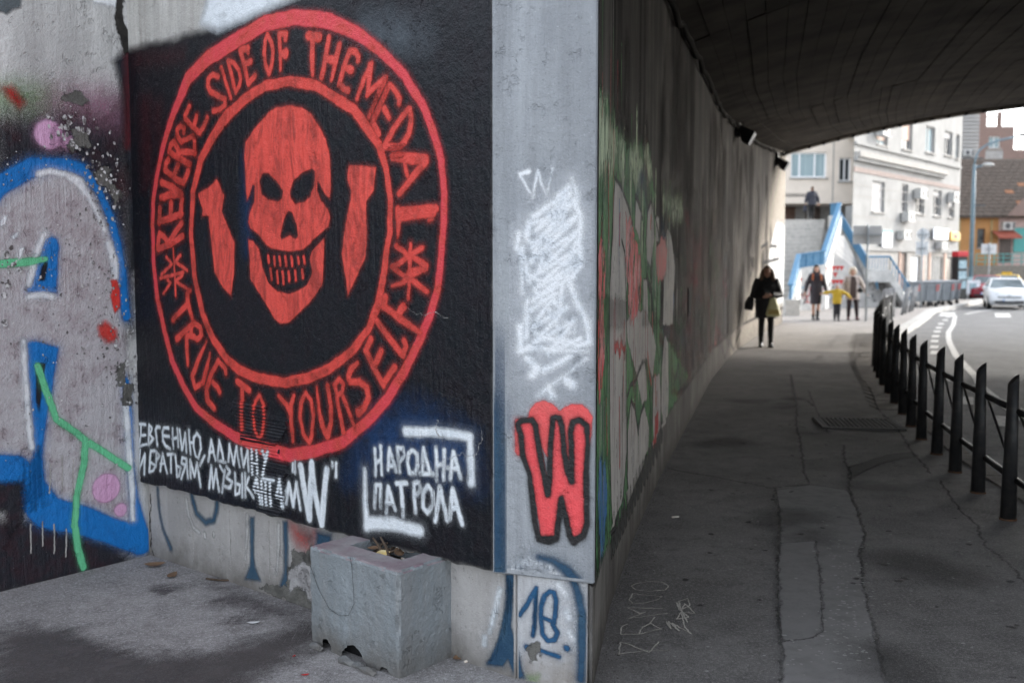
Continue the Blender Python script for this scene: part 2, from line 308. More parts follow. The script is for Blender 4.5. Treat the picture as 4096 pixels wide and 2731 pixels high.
def paint_mesh(fr, name, col, layer, soft, res, strokes, polys, parent):
    xs = [x for s in strokes for x in s[0::3]] + [x for p in polys for x in p[0::2]]
    ys = [x for s in strokes for x in s[1::3]] + [x for p in polys for x in p[1::2]]
    rr = max([r for s in strokes for r in s[2::3]] + [0]) + soft * (5 if col in HALO else 2.2) + res
    u0, u1, v0, v1 = min(xs) - rr, max(xs) + rr, min(ys) - rr, max(ys) + rr
    if fr != 'G': v0 = max(v0, .004)
    nu, nv = int((u1 - u0) / res) + 2, int((v1 - v0) / res) + 2
    U, V = np.meshgrid(np.linspace(u0, u1, nu), np.linspace(v0, v1, nv)); U = U.ravel(); V = V.ravel()
    # hand-made wobble of the line
    wob = (.010 if 'crack' in name else .0022) if fr != 'G' or 'crack' in name else .004
    if name in ('bare_plaster', 'damp_stain', 'grey_daub', 'black_ground'): wob = {'black_ground': .006, 'damp_stain': .045}.get(name, .018)
    if name in ('red_patch', 'green_fill', 'pale_patina', 'blue_scrawl'): wob = .03
    if name in ('bubble_letter', 'red_stroke'): wob = .008
    Uq = U + wob * wobble(U, V, layer); Vq = V + wob * wobble(V + 3.7, U + 1.3, layer)
    d = np.full(U.shape, -1e3)
    for s in strokes:
        for i in range(0, len(s) - 3, 3):
            a, b = s[i:i + 3], s[i + 3:i + 6]; m = max(a[2], b[2]) + rr
            k = (Uq > min(a[0], b[0]) - m) & (Uq < max(a[0], b[0]) + m) & (Vq > min(a[1], b[1]) - m) & (Vq < max(a[1], b[1]) + m)
            d[k] = np.maximum(d[k], seg_d(Uq[k], Vq[k], *a, *b))
    if polys:
        dist = np.full(U.shape, 1e3); ins = np.zeros(U.shape, bool)
        for p in polys:
            ins ^= inpoly(p, Uq, Vq); q = np.asarray(p).reshape(-1, 2)
            for a, b in zip(q, np.roll(q, -1, 0)): dist = np.minimum(dist, -seg_d(Uq, Vq, a[0], a[1], 0, b[0], b[1], 0))
        d = np.maximum(d, np.where(ins, dist, -dist))
    a = np.clip(d / soft, -6, 6)
    idx = np.arange(nu * nv).reshape(nv, nu)
    q = np.stack([idx[:-1, :-1], idx[:-1, 1:], idx[1:, 1:], idx[1:, :-1]], -1).reshape(-1, 4)
    if fr == 'G': pass
    q = q[a[q].max(1) > (-4.6 if col in HALO else -1.9)]
    if fr == 'M': # stay on the slab
        um = U[q].mean(1); q = q[(um > .0) & (um < 2.70)]
        zlow = mural_foot(U); q = q[(V[q].max(1) > zlow[q].max(1) + .001)]; V = np.maximum(V, zlow + .0004)
    if fr == 'PL': um = U[q]; q = q[(um.max(1) < .366) & (um.min(1) > -.0) & (V[q].min(1) > .462)]
    if fr == 'PS': um = U[q]; q = q[(um.max(1) < .0535) & (um.min(1) > -.0) & (V[q].min(1) > .45)]
    if fr == 'PP': um = U[q]; q = q[(um.max(1) < .334) & (um.min(1) > .04) & (V[q].max(1) < .45)]
    if fr == 'MP': um = U[q]; q = q[(V[q].max(1) < .47) & (um.min(1) > .0) & (um.max(1) < 2.775)]
    if fr == 'LW': q = q[(U[q].max(1) < .857)]
    if fr == 'TW': q = q[(U[q].min(1) > .0)]
    if not len(q): return None
    used, inv = np.unique(q, return_inverse=True); q = inv.reshape(-1, 4); U, V, a = U[used], V[used], a[used]
    off = layer * .0011
    if fr == 'M': off = off + rib_height(U, V)
    if fr == 'PP': off = off
    P = place(fr, U, V, off if fr != 'G' else .004 + layer * .0022)
    if fr == 'TW': P[V < .43, :2] = np.stack(tw(U[V < .43], layer * .0011 - .012), 1)
    o = meshobj(name, P, q if fr != 'G' else q[:, ::1], MATS[col], parent, attr=a)
    return o
FOOT_J = RNG.normal(0, 1, 60)
def mural_foot(u):
    u = np.asarray(u, float); return .449 + .006 * np.interp(u, np.linspace(-.1, 2.9, 60), FOOT_J) + .006 * np.sin(u * 2.3)
def slab(name, fr, outline, n0, n1, mat, parent=None, bevel=0):
    o, u, n = FR[fr]; k = len(outline)
    v = [o + u * p[0] + np.array([0, 0, p[1]]) + n * q for q in (n1, n0) for p in outline]
    f = [tuple(range(k)), tuple(range(2 * k - 1, k - 1, -1))] + [(i, k + i, k + (i + 1) % k, (i + 1) % k) for i in range(k)]
    ob = meshobj(name, v, f, mat, parent)
    bm = bmesh.new(); bm.from_mesh(ob.data); bmesh.ops.recalc_face_normals(bm, faces=bm.faces); bm.to_mesh(ob.data); bm.free(); return ob

# mural wall: upper slab proud of its plinth
us = np.linspace(-.01, 2.70, 90)
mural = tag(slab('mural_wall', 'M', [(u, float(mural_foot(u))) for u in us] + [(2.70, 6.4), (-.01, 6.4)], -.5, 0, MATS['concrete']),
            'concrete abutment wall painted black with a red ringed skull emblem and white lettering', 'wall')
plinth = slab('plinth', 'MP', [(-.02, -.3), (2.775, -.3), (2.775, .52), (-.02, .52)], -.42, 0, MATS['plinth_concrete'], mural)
# left wing wall
lw_o = [(-7, -.3), (.859, -.3), (.859, 3.6), (-7, 3.3)]
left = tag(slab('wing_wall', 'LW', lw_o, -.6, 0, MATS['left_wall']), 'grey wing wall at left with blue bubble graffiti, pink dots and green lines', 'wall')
# pillar
pm = MB(); pm.prism([(-.0735, 3.9915), (-.02, 3.98), (.325, 3.847), (.352, 3.99), (.2, 4.5), (-.25, 4.35)], .445, 6.4)
pillar = tag(pm.build('corner_pillar', MATS['pillar_grey'], bevel=.006), 'grey corner pillar with white scribble, red heart and black outlined red W', 'pillar')
pf = MB(); pf.prism([(.0229, 3.9828), (.300, 3.8758), (.335, 3.99), (.2, 4.45), (.0, 4.3)], -.3, .46)
pfo = pf.build('pillar_foot', MATS['pillar_foot'], pillar, bevel=.004)
# tunnel wall: upper face on W, plinth set back 2 cm
ZJ = np.array([[3.85, 3.56], [8, 3.78], [10.9, 3.95], [13.2, 4.05], [16, 4.15], [20, 4.40], [22, 4.48], [27, 4.80], [29.45, 5.0]])
def strip_wall(name, off, z0, z1, mat, parent=None, thick=.45):
    ts = np.concatenate([WL[:1] + .004, WL[1:]]); x, y = tw(ts, off); bx, by = tw(ts, off - thick); bx[0], by[0] = tw(ts[0] + .25, off - .12); v = []; f = []; k = len(ts)
    zt = [z1 if z1 else float(np.interp(W[i, 1], ZJ[:, 0], ZJ[:, 1])) + .25 for i in range(k)]
    for i in range(k): v += [(x[i], y[i], z0), (x[i], y[i], zt[i]), (bx[i], by[i], zt[i]), (bx[i], by[i], z0)]
    for i in range(k - 1):
        for j in range(4): f.append((i * 4 + j, i * 4 + (j + 1) % 4, i * 4 + 4 + (j + 1) % 4, i * 4 + 4 + j))
    f += [(3, 2, 1, 0), tuple((k - 1) * 4 + j for j in range(4))]
    o = meshobj(name, v, f, mat, parent); bm = bmesh.new(); bm.from_mesh(o.data); bmesh.ops.recalc_face_normals(bm, faces=bm.faces); bm.to_mesh(o.data); bm.free(); return o
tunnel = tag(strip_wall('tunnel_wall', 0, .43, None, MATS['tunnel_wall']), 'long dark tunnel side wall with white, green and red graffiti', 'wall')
strip_wall('plinth', -.012, -.3, .4299, MATS['tunnel_plinth'], tunnel, .4)
# ---- corrugated board
ground_paint = None
PARENT = {'M': mural, 'MP': plinth, 'PL': pillar, 'PP': pfo, 'PS': pillar, 'LW': left, 'TW': tunnel}
PAINT = [
["M","black_ground","black",1,0.03,0.02,[],[[-0.15,2.897,0.029,2.912,0.466,2.899,0.787,2.906,1.084,2.917,1.393,2.946,1.617,2.961,2.712,2.774,2.709,0.434,1.492,0.427,-0.021,0.429,-0.294,0.435]]],
["M","pale_overpaint","white",1.4,0.03,0.01,[],[[0.718,2.945,0.862,2.891,1.083,2.911,1.393,2.942,1.554,2.96,1.088,3.051,0.793,3.075]]],
["M","pale_overpaint","grey_mist",2,0.09,0.02,[],[[1.957,2.759,2.108,2.749,2.299,2.688,2.345,2.629,2.204,2.622,2.017,2.688]]],
["M","blue_mist","blue_mist",2,0.1,0.02,[],[[1.967,1.013,2.272,1.099,2.574,0.999,2.609,0.803,2.373,0.789,2.049,0.764,1.814,0.712,1.907,0.906]]],
["M","blue_mist","blue_mist2",2,0.06,0.015,[],[[1.071,2.242,1.104,2.24,1.097,1.808,1.066,1.765,1.052,1.983]]],
["M","red_mist","red_mist",2,0.06,0.02,[],[[0.127,2.618,0.217,2.621,0.215,2.157,0.125,2.138],[0.259,2.581,0.324,2.586,0.313,2.365,0.269,2.356],[0.072,2.863,0.545,2.824,0.544,2.791,0.07,2.816]]],
["M","painted_ring","red_pink",3,0.006,0.0045,[[1.473,2.861,0.038,1.723,2.807,0.0355,1.935,2.712,0.029,2.076,2.618,0.0235,2.212,2.501,0.0216,2.315,2.371,0.0212,2.379,2.253,0.0209,2.423,2.132,0.0183,2.436,2.007,0.0174,2.433,1.875,0.0182,2.416,1.736,0.0182,2.397,1.602,0.0199,2.354,1.494,0.022,2.286,1.375,0.0223,2.188,1.238,0.0248,2.086,1.11,0.0261,1.949,0.996,0.0268,1.783,0.883,0.0294,1.588,0.82,0.0304,1.394,0.775,0.0333,1.293,0.777,0.0338,1.165,0.786,0.0354,0.95,0.813,0.0305,0.754,0.869,0.0251,0.594,0.935,0.0235,0.477,1.043,0.0228,0.373,1.177,0.022,0.302,1.341,0.021,0.238,1.526,0.019,0.213,1.704,0.0179,0.211,1.935,0.0168,0.227,2.066,0.0179,0.269,2.195,0.0189,0.346,2.363,0.021,0.454,2.524,0.0262,0.597,2.684,0.0354,0.771,2.76,0.0399,1.02,2.816,0.0405,1.254,2.864,0.0392,1.473,2.861,0.038]],[]],
["M","painted_ring","red",3,0.005,0.008,[[1.43,2.57,0.0255,1.627,2.528,0.0247,1.77,2.454,0.025,1.888,2.393,0.0244,1.97,2.308,0.0249,2.05,2.219,0.0212,2.089,2.126,0.0176,2.116,1.987,0.0158,2.111,1.849,0.0167,2.09,1.773,0.0167,2.073,1.668,0.0193,2.03,1.526,0.0236,1.966,1.417,0.0196,1.846,1.303,0.0218,1.7,1.221,0.025,1.537,1.163,0.0257,1.354,1.126,0.0265,1.162,1.134,0.0273,0.99,1.165,0.028,0.895,1.208,0.0264,0.771,1.31,0.0238,0.675,1.442,0.022,0.609,1.636,0.0211,0.587,1.831,0.0191,0.586,1.882,0.017,0.613,2.092,0.0222,0.693,2.254,0.0262,0.812,2.368,0.0289,0.94,2.461,0.0314,1.09,2.525,0.0288,1.245,2.57,0.0262,1.43,2.57,0.0255]],[]],
["M","painted_skull","red_streak",3,0.006,0.008,[],[[1.437,2.458,1.531,2.438,1.596,2.401,1.648,2.341,1.694,2.276,1.717,2.206,1.723,2.138,1.724,2.042,1.715,2.008,1.684,2.023,1.642,2.08,1.626,2.095,1.625,2.047,1.651,2.004,1.703,1.961,1.718,1.919,1.702,1.878,1.637,1.845,1.56,1.797,1.515,1.776,1.402,1.767,1.274,1.783,1.233,1.801,1.18,1.85,1.108,1.885,1.09,1.915,1.104,1.96,1.143,2.018,1.149,2.091,1.133,2.103,1.114,2.063,1.088,2.027,1.077,2.065,1.074,2.177,1.07,2.251,1.085,2.316,1.173,2.382,1.27,2.439,1.34,2.457],[1.188,2.115,1.213,2.146,1.261,2.151,1.319,2.111,1.37,2.059,1.363,2.023,1.328,2.009,1.257,2.02,1.205,2.052],[1.427,2.056,1.456,2.104,1.524,2.135,1.59,2.152,1.613,2.137,1.604,2.075,1.576,2.021,1.532,1.998,1.465,1.994,1.431,2.02],[1.413,1.964,1.441,1.949,1.473,1.891,1.483,1.834,1.46,1.827,1.421,1.845,1.357,1.825,1.346,1.843,1.365,1.901,1.389,1.943]]],
["M","painted_jaw","red_streak",3,0.005,0.008,[],[[1.087,1.829,1.124,1.825,1.178,1.78,1.199,1.691,1.245,1.617,1.315,1.574,1.396,1.562,1.476,1.58,1.544,1.61,1.579,1.67,1.564,1.727,1.581,1.769,1.674,1.827,1.667,1.74,1.653,1.607,1.564,1.528,1.404,1.423,1.334,1.417,1.288,1.441,1.195,1.535,1.099,1.631,1.098,1.743]]],
["M","painted_tooth","red",3,0.004,0.005,[[1.246,1.748,0.0094,1.252,1.717,0.0094]],[]],
["M","painted_tooth","red",3,0.004,0.005,[[1.293,1.742,0.0094,1.299,1.7,0.0094]],[]],
["M","painted_tooth","red",3,0.004,0.005,[[1.337,1.74,0.0093,1.343,1.698,0.0093]],[]],
["M","painted_tooth","red",3,0.004,0.005,[[1.382,1.742,0.0092,1.387,1.697,0.0092]],[]],
["M","painted_tooth","red",3,0.004,0.005,[[1.427,1.741,0.0092,1.433,1.7,0.0092]],[]],
["M","painted_tooth","red",3,0.004,0.005,[[1.477,1.738,0.0091,1.483,1.71,0.0091]],[]],
["M","painted_tooth","red",3,0.004,0.005,[[1.519,1.742,0.009,1.525,1.712,0.009]],[]],
["M","painted_tooth","red",3,0.004,0.005,[[1.265,1.684,0.0094,1.271,1.633,0.0094]],[]],
["M","painted_tooth","red",3,0.004,0.005,[[1.317,1.668,0.0093,1.322,1.616,0.0093]],[]],
["M","painted_tooth","red",3,0.004,0.005,[[1.361,1.668,0.0093,1.366,1.611,0.0093]],[]],
["M","painted_tooth","red",3,0.004,0.005,[[1.405,1.669,0.0092,1.411,1.628,0.0092]],[]],
["M","painted_tooth","red",3,0.004,0.005,[[1.455,1.675,0.0091,1.461,1.633,0.0091]],[]],
["M","painted_tooth","red",3,0.004,0.005,[[1.507,1.681,0.0091,1.513,1.646,0.0091]],[]],
["M","painted_rocket","red_streak",3,0.006,0.01,[],[[0.83,2.145,0.851,2.121,0.892,2.058,0.869,1.975,0.973,1.816,0.961,1.66,0.932,1.545,0.868,1.582,0.791,1.667,0.77,1.807,0.749,1.956,0.688,1.958,0.696,1.989,0.655,2.076,0.755,2.103]]],
["M","painted_rocket","red_streak",3,0.006,0.01,[],[[1.852,2.15,1.941,2.141,2.026,2.132,2.012,2.028,1.963,1.984,1.96,1.818,1.954,1.732,1.924,1.692,1.831,1.565,1.793,1.753,1.821,1.895,1.859,2.009,1.86,2.036,1.84,2.083,1.843,2.117]]],
["M","letter","red",4,0.0065,0.007,[[0.264,1.791,0.02,0.388,1.815,0.0196,0.506,1.859,0.0193],[0.264,1.793,0.02,0.271,1.848,0.02,0.284,1.876,0.0199,0.331,1.855,0.0198,0.365,1.824,0.0197],[0.373,1.824,0.0197,0.446,1.888,0.0195,0.501,1.925,0.0193]],[]],
["M","letter","red",4,0.0065,0.007,[[0.279,1.94,0.0205,0.395,1.958,0.0202,0.5,1.976,0.0199],[0.283,1.935,0.0205,0.291,2.013,0.0205],[0.395,1.954,0.0202,0.402,2.04,0.0202],[0.488,1.968,0.0199,0.507,2.052,0.0199]],[]],
["M","letter","red",4,0.0065,0.007,[[0.317,2.153,0.021,0.41,2.125,0.0207,0.501,2.087,0.0204],[0.305,2.069,0.021,0.401,2.083,0.0207,0.501,2.082,0.0204]],[]],
["M","letter","red",4,0.0065,0.007,[[0.356,2.221,0.0194,0.398,2.195,0.0192,0.459,2.164,0.0191,0.525,2.14,0.0189],[0.356,2.221,0.0194,0.363,2.252,0.0194,0.389,2.274,0.0193],[0.441,2.186,0.0191,0.48,2.234,0.019],[0.525,2.144,0.0189,0.55,2.166,0.0188,0.575,2.201,0.0188]],[]],
["M","letter","red",4,0.0065,0.007,[[0.398,2.315,0.0184,0.494,2.271,0.0181,0.589,2.234,0.0179],[0.401,2.318,0.0184,0.412,2.348,0.0184,0.449,2.36,0.0183,0.481,2.326,0.0182,0.492,2.288,0.0181],[0.508,2.302,0.0181,0.639,2.293,0.0178]],[]],
["M","letter","red",4,0.0065,0.007,[[0.542,2.405,0.0163,0.549,2.428,0.0163,0.514,2.441,0.0164,0.477,2.424,0.0165,0.481,2.39,0.0165,0.516,2.357,0.0164,0.577,2.369,0.0162,0.625,2.382,0.0161,0.641,2.354,0.0161,0.642,2.294,0.0161]],[]],
["M","letter","red",4,0.0065,0.007,[[0.558,2.491,0.0168,0.558,2.477,0.0168,0.627,2.428,0.0166,0.689,2.39,0.0164],[0.558,2.491,0.0168,0.602,2.533,0.0167],[0.639,2.433,0.0165,0.664,2.477,0.0165],[0.684,2.393,0.0164,0.725,2.419,0.0163,0.758,2.459,0.0163]],[]],
["M","letter","red",4,0.0065,0.007,[[0.867,2.656,0.0157,0.817,2.675,0.0158,0.777,2.657,0.0159,0.773,2.625,0.0159,0.797,2.59,0.0158,0.863,2.563,0.0156,0.917,2.539,0.0155,0.916,2.51,0.0155,0.872,2.495,0.0156,0.816,2.491,0.0157]],[]],
["M","letter","red",4,0.0065,0.007,[[0.893,2.7,0.0136,0.931,2.62,0.0135,0.966,2.54,0.0134]],[]],
["M","letter","red",4,0.0065,0.007,[[0.951,2.725,0.0139,0.981,2.642,0.0138,1.008,2.564,0.0137],[0.951,2.725,0.0139,1.0,2.712,0.0138,1.041,2.67,0.0137,1.052,2.625,0.0136,1.04,2.588,0.0136,1.008,2.564,0.0137]],[]],
["M","letter","red",4,0.0065,0.007,[[1.057,2.767,0.0165,1.088,2.679,0.0164,1.117,2.595,0.0163],[1.057,2.767,0.0165,1.112,2.766,0.022,1.117,2.741,0.012],[1.089,2.695,0.0164,1.136,2.698,0.0179],[1.117,2.599,0.0163,1.17,2.626,0.0177]],[]],
["M","letter","red",4,0.0065,0.007,[[1.276,2.807,0.014,1.307,2.77,0.014,1.316,2.718,0.0139,1.304,2.659,0.0139,1.281,2.625,0.0139,1.255,2.665,0.014,1.246,2.724,0.0141,1.258,2.783,0.0141,1.276,2.807,0.014]],[]],
["M","letter","red",4,0.0065,0.007,[[1.365,2.801,0.0146,1.372,2.71,0.0146,1.373,2.629,0.0107],[1.37,2.801,0.0146,1.413,2.792,0.0172,1.412,2.77,0.0153],[1.377,2.707,0.0145,1.406,2.703,0.0286]],[]],
["M","letter","red",4,0.0065,0.007,[[1.58,2.758,0.0223,1.657,2.741,0.0239],[1.609,2.742,0.0185,1.605,2.656,0.0166,1.609,2.58,0.0129]],[]],
["M","letter","red",4,0.0065,0.007,[[1.726,2.732,0.0156,1.699,2.638,0.0156,1.671,2.561,0.0156],[1.795,2.691,0.0154,1.77,2.621,0.0154,1.737,2.542,0.0119],[1.704,2.638,0.0181,1.77,2.621,0.0179]],[]],
["M","letter","red",4,0.0065,0.007,[[1.861,2.654,0.0156,1.825,2.585,0.0156,1.791,2.516,0.0157],[1.865,2.653,0.0156,1.903,2.645,0.0155,1.919,2.624,0.0154,1.917,2.605,0.0154],[1.834,2.584,0.0156,1.872,2.568,0.0211],[1.794,2.513,0.0157,1.828,2.492,0.0156,1.853,2.481,0.0155]],[]],
["M","letter","red",4,0.0065,0.007,[[2.005,2.58,0.0145,1.955,2.517,0.0146,1.91,2.438,0.0122],[1.997,2.572,0.019,1.979,2.445,0.0121],[1.979,2.448,0.0145,2.016,2.471,0.0144,2.097,2.511,0.0142],[2.089,2.504,0.0187,2.04,2.436,0.0143,1.985,2.35,0.012]],[]],
["M","letter","red",4,0.0065,0.007,[[2.115,2.475,0.0148,2.065,2.406,0.0149,2.008,2.329,0.015],[2.125,2.474,0.0148,2.159,2.443,0.0147,2.178,2.414,0.0146,2.176,2.391,0.0146],[2.084,2.38,0.0169,2.114,2.333,0.0126],[2.013,2.325,0.0149,2.033,2.296,0.0149,2.05,2.27,0.0148]],[]],
["M","letter","red",4,0.0065,0.007,[[2.233,2.362,0.0157,2.158,2.305,0.0158,2.082,2.219,0.016],[2.238,2.361,0.0157,2.247,2.317,0.0156,2.235,2.265,0.0156,2.205,2.224,0.0157,2.171,2.206,0.0158,2.087,2.215,0.016]],[]],
["M","letter","red",4,0.0065,0.007,[[2.134,2.168,0.0183,2.238,2.157,0.0266,2.328,2.144,0.0222],[2.333,2.134,0.0178,2.257,2.079,0.0179,2.171,2.005,0.0145],[2.209,2.132,0.0123,2.223,2.084,0.0123]],[]],
["M","letter","red",4,0.0065,0.007,[[2.165,1.932,0.0186,2.279,1.935,0.0182,2.389,1.938,0.0179],[2.187,1.911,0.0206,2.377,1.915,0.016],[2.16,1.942,0.0165,2.167,1.887,0.0165,2.158,1.819,0.0083],[2.349,1.889,0.008,2.372,1.892,0.008]],[]],
["M","painted_star","red",4,0.0065,0.007,[[2.151,1.783,0.0136,2.205,1.756,0.0135,2.238,1.729,0.0135],[2.24,1.792,0.0102,2.236,1.729,0.0122,2.22,1.557,0.0102],[2.306,1.776,0.0133,2.258,1.756,0.0134,2.18,1.715,0.0136,2.125,1.694,0.0137],[2.243,1.742,0.0134,2.329,1.698,0.0161],[2.125,1.694,0.0137,2.194,1.66,0.0135,2.252,1.633,0.0134,2.337,1.59,0.0132],[2.329,1.685,0.0133,2.233,1.667,0.0245,2.194,1.629,0.0136,2.119,1.611,0.0083]],[]],
["M","painted_star","red_streak",4,0.0065,0.007,[[0.341,1.744,0.0115,0.395,1.707,0.0114,0.289,1.652,0.0116],[0.482,1.754,0.0113,0.427,1.72,0.0114,0.543,1.672,0.0112],[0.276,1.63,0.0116,0.404,1.65,0.0114,0.505,1.662,0.0113],[0.413,1.793,0.0076,0.422,1.629,0.0092,0.426,1.537,0.0087],[0.348,1.624,0.0115,0.378,1.607,0.0115,0.304,1.544,0.0083],[0.496,1.647,0.0113,0.426,1.616,0.0114,0.561,1.566,0.0112]],[]],
["M","letter","red",4,0.0065,0.007,[[0.537,1.553,0.0179,0.54,1.493,0.0209,0.579,1.416,0.0134],[0.392,1.403,0.0183,0.524,1.483,0.018],[0.532,1.547,0.0112,0.569,1.566,0.0112]],[]],
["M","letter","red",4,0.0065,0.007,[[0.521,1.311,0.0195,0.526,1.165,0.0128],[0.578,1.389,0.0171,0.424,1.3,0.019],[0.527,1.323,0.0172,0.591,1.323,0.0171],[0.594,1.394,0.0171,0.653,1.371,0.0169,0.662,1.329,0.0169,0.623,1.307,0.017,0.567,1.322,0.0171,0.559,1.367,0.0172,0.594,1.394,0.0171]],[]],
["M","letter","red",4,0.0065,0.007,[[0.704,1.296,0.011,0.627,1.196,0.0163,0.566,1.107,0.0187,0.589,1.042,0.0164,0.664,1.078,0.0162,0.708,1.159,0.0161,0.735,1.238,0.0102]],[]],
["M","letter","red",4,0.0065,0.007,[[0.811,1.204,0.0166,0.748,1.132,0.0167,0.695,1.045,0.0169,0.701,0.985,0.022,0.761,0.946,0.0182],[0.811,1.198,0.0166,0.869,1.17,0.0164,0.873,1.141,0.0164],[0.756,1.085,0.0167,0.796,1.064,0.0166,0.815,1.039,0.0166]],[]],
["M","letter","red",4,0.0065,0.0026,[[0.979,1.105,0.0211,1.072,1.069,0.0194],[1.016,1.082,0.0175,1.009,0.867,0.0155]],[]],
["M","letter","red",4,0.0065,0.0026,[[1.155,1.052,0.0113,1.19,1.005,0.0113,1.202,0.944,0.0113,1.183,0.857,0.0113,1.153,0.831,0.0114,1.122,0.873,0.0114,1.11,0.946,0.0114,1.122,1.016,0.0114,1.155,1.052,0.0113]],[]],
["M","letter","red",4,0.0065,0.007,[[1.313,1.057,0.0134,1.373,1.021,0.0152,1.402,0.974,0.0152],[1.434,1.07,0.0118,1.407,1.024,0.0152,1.405,0.947,0.0152,1.416,0.849,0.0132]],[]],
["M","letter","red",4,0.0065,0.007,[[1.519,1.091,0.0129,1.56,1.059,0.0129,1.575,0.991,0.0129,1.566,0.898,0.0129,1.543,0.853,0.013,1.498,0.891,0.013,1.474,0.965,0.0131,1.484,1.042,0.013,1.519,1.091,0.0129]],[]],
["M","letter","red",4,0.0065,0.007,[[1.603,1.125,0.0071,1.617,1.017,0.0142,1.646,0.936,0.0177,1.675,0.899,0.0206,1.704,0.967,0.014,1.706,1.04,0.014,1.68,1.136,0.0158]],[]],
["M","letter","red",4,0.0065,0.007,[[1.735,1.15,0.0127,1.755,1.045,0.0127,1.793,0.927,0.0139],[1.789,1.096,0.0127,1.83,1.027,0.0126,1.865,0.968,0.0114],[1.728,1.145,0.0128,1.765,1.176,0.0127,1.793,1.154,0.0126,1.782,1.115,0.0127,1.749,1.098,0.0127,1.728,1.145,0.0128]],[]],
["M","letter","red",4,0.0065,0.007,[[1.891,1.254,0.0135,1.848,1.228,0.017,1.826,1.19,0.0171,1.84,1.17,0.0171,1.904,1.175,0.0169,1.952,1.152,0.0168,1.965,1.106,0.0168,1.936,1.061,0.0169,1.894,1.031,0.0227]],[]],
["M","letter","red",4,0.0065,0.007,[[1.948,1.321,0.0173,2.001,1.24,0.0172,2.06,1.17,0.017],[1.948,1.321,0.0173,1.983,1.372,0.0172],[2.005,1.254,0.0171,2.049,1.322,0.017],[2.06,1.175,0.017,2.134,1.256,0.0168]],[]],
["M","letter","red",4,0.0065,0.007,[[2.024,1.455,0.0159,2.11,1.376,0.0157,2.187,1.307,0.0156],[2.187,1.311,0.0156,2.206,1.349,0.0155,2.195,1.373,0.0155]],[]],
["M","letter","red",4,0.0065,0.007,[[2.079,1.562,0.018,2.065,1.521,0.018,2.169,1.469,0.0177,2.292,1.416,0.0126],[2.15,1.478,0.0178,2.189,1.517,0.0214]],[]],
["M","letter","white_spray",4,0.006,0.006,[[0.033,0.784,0.0084,0.009,0.656,0.0084],[0.016,0.787,0.0084,0.082,0.793,0.0083],[0.021,0.725,0.0084,0.079,0.733,0.0083],[0.018,0.662,0.0084,0.093,0.679,0.0083]],[]],
["M","letter","white_spray",4,0.006,0.006,[[0.119,0.797,0.0091,0.109,0.677,0.0091],[0.119,0.797,0.0091,0.15,0.778,0.0091,0.124,0.74,0.0091],[0.124,0.74,0.0091,0.163,0.718,0.0091,0.113,0.677,0.0091]],[]],
["M","letter","white_spray",4,0.006,0.006,[[0.201,0.683,0.0093,0.186,0.773,0.0093,0.202,0.792,0.0093,0.234,0.791,0.0092]],[]],
["M","letter","white_spray",4,0.006,0.006,[[0.32,0.796,0.0096,0.273,0.791,0.0097,0.26,0.764,0.0097,0.258,0.72,0.0097,0.284,0.692,0.0097,0.33,0.68,0.0097],[0.271,0.747,0.0097,0.325,0.749,0.0096]],[]],
["M","letter","white_spray",4,0.006,0.006,[[0.358,0.8,0.0085,0.365,0.689,0.0085],[0.405,0.801,0.0085,0.415,0.703,0.0085],[0.356,0.739,0.0085,0.409,0.754,0.0085]],[]],
["M","letter","white_spray",4,0.006,0.006,[[0.428,0.799,0.0087,0.448,0.686,0.0087,0.486,0.788,0.0086,0.49,0.678,0.0087]],[]],
["M","letter","white_spray",4,0.006,0.006,[[0.52,0.808,0.0086,0.529,0.674,0.0086],[0.532,0.738,0.0086,0.565,0.742,0.0085],[0.596,0.795,0.0085,0.626,0.774,0.0085,0.631,0.72,0.0085,0.605,0.662,0.0085,0.578,0.672,0.0085,0.562,0.72,0.0086,0.567,0.771,0.0085,0.596,0.795,0.0085]],[]],
["M","letter","white_spray",4,0.006,0.006,[[0.663,0.682,0.0087,0.618,0.626,0.0088]],[]],
["M","letter","white_spray",4,0.006,0.006,[[0.696,0.657,0.0089,0.73,0.775,0.0088,0.761,0.669,0.0088],[0.707,0.708,0.0089,0.749,0.713,0.0088]],[]],
["M","letter","white_spray",4,0.006,0.006,[[0.782,0.672,0.0088,0.8,0.781,0.0087,0.838,0.683,0.0087],[0.782,0.672,0.0088,0.857,0.669,0.0087]],[]],
["M","letter","white_spray",4,0.006,0.006,[[0.881,0.676,0.0082,0.893,0.771,0.0081,0.926,0.666,0.0081,0.955,0.766,0.0081,0.978,0.664,0.0081]],[]],
["M","letter","white_spray",4,0.006,0.0026,[[0.994,0.759,0.0085,1.012,0.667,0.0085,1.05,0.761,0.0084,1.056,0.651,0.0085]],[]],
["M","letter","white_spray",4,0.006,0.0026,[[1.089,0.766,0.0081,1.094,0.64,0.0082],[1.132,0.767,0.0081,1.134,0.645,0.0081],[1.09,0.691,0.0082,1.134,0.698,0.0081]],[]],
["M","letter","white_spray",4,0.006,0.0026,[[1.181,0.767,0.0099,1.202,0.736,0.0099],[1.221,0.768,0.0098,1.177,0.647,0.01]],[]],
["M","letter","white_spray",4,0.006,0.006,[[0.017,0.639,0.009,-0.011,0.501,0.009,0.069,0.619,0.0089,0.051,0.5,0.009]],[]],
["M","letter","white_spray",4,0.006,0.006,[[0.127,0.639,0.0086,0.105,0.521,0.0086],[0.127,0.643,0.0086,0.175,0.649,0.0085],[0.116,0.58,0.0086,0.172,0.569,0.0085,0.15,0.535,0.0086,0.105,0.521,0.0086]],[]],
["M","letter","white_spray",4,0.006,0.006,[[0.189,0.646,0.0088,0.177,0.561,0.0088],[0.189,0.648,0.0088,0.22,0.628,0.0087,0.186,0.598,0.0088]],[]],
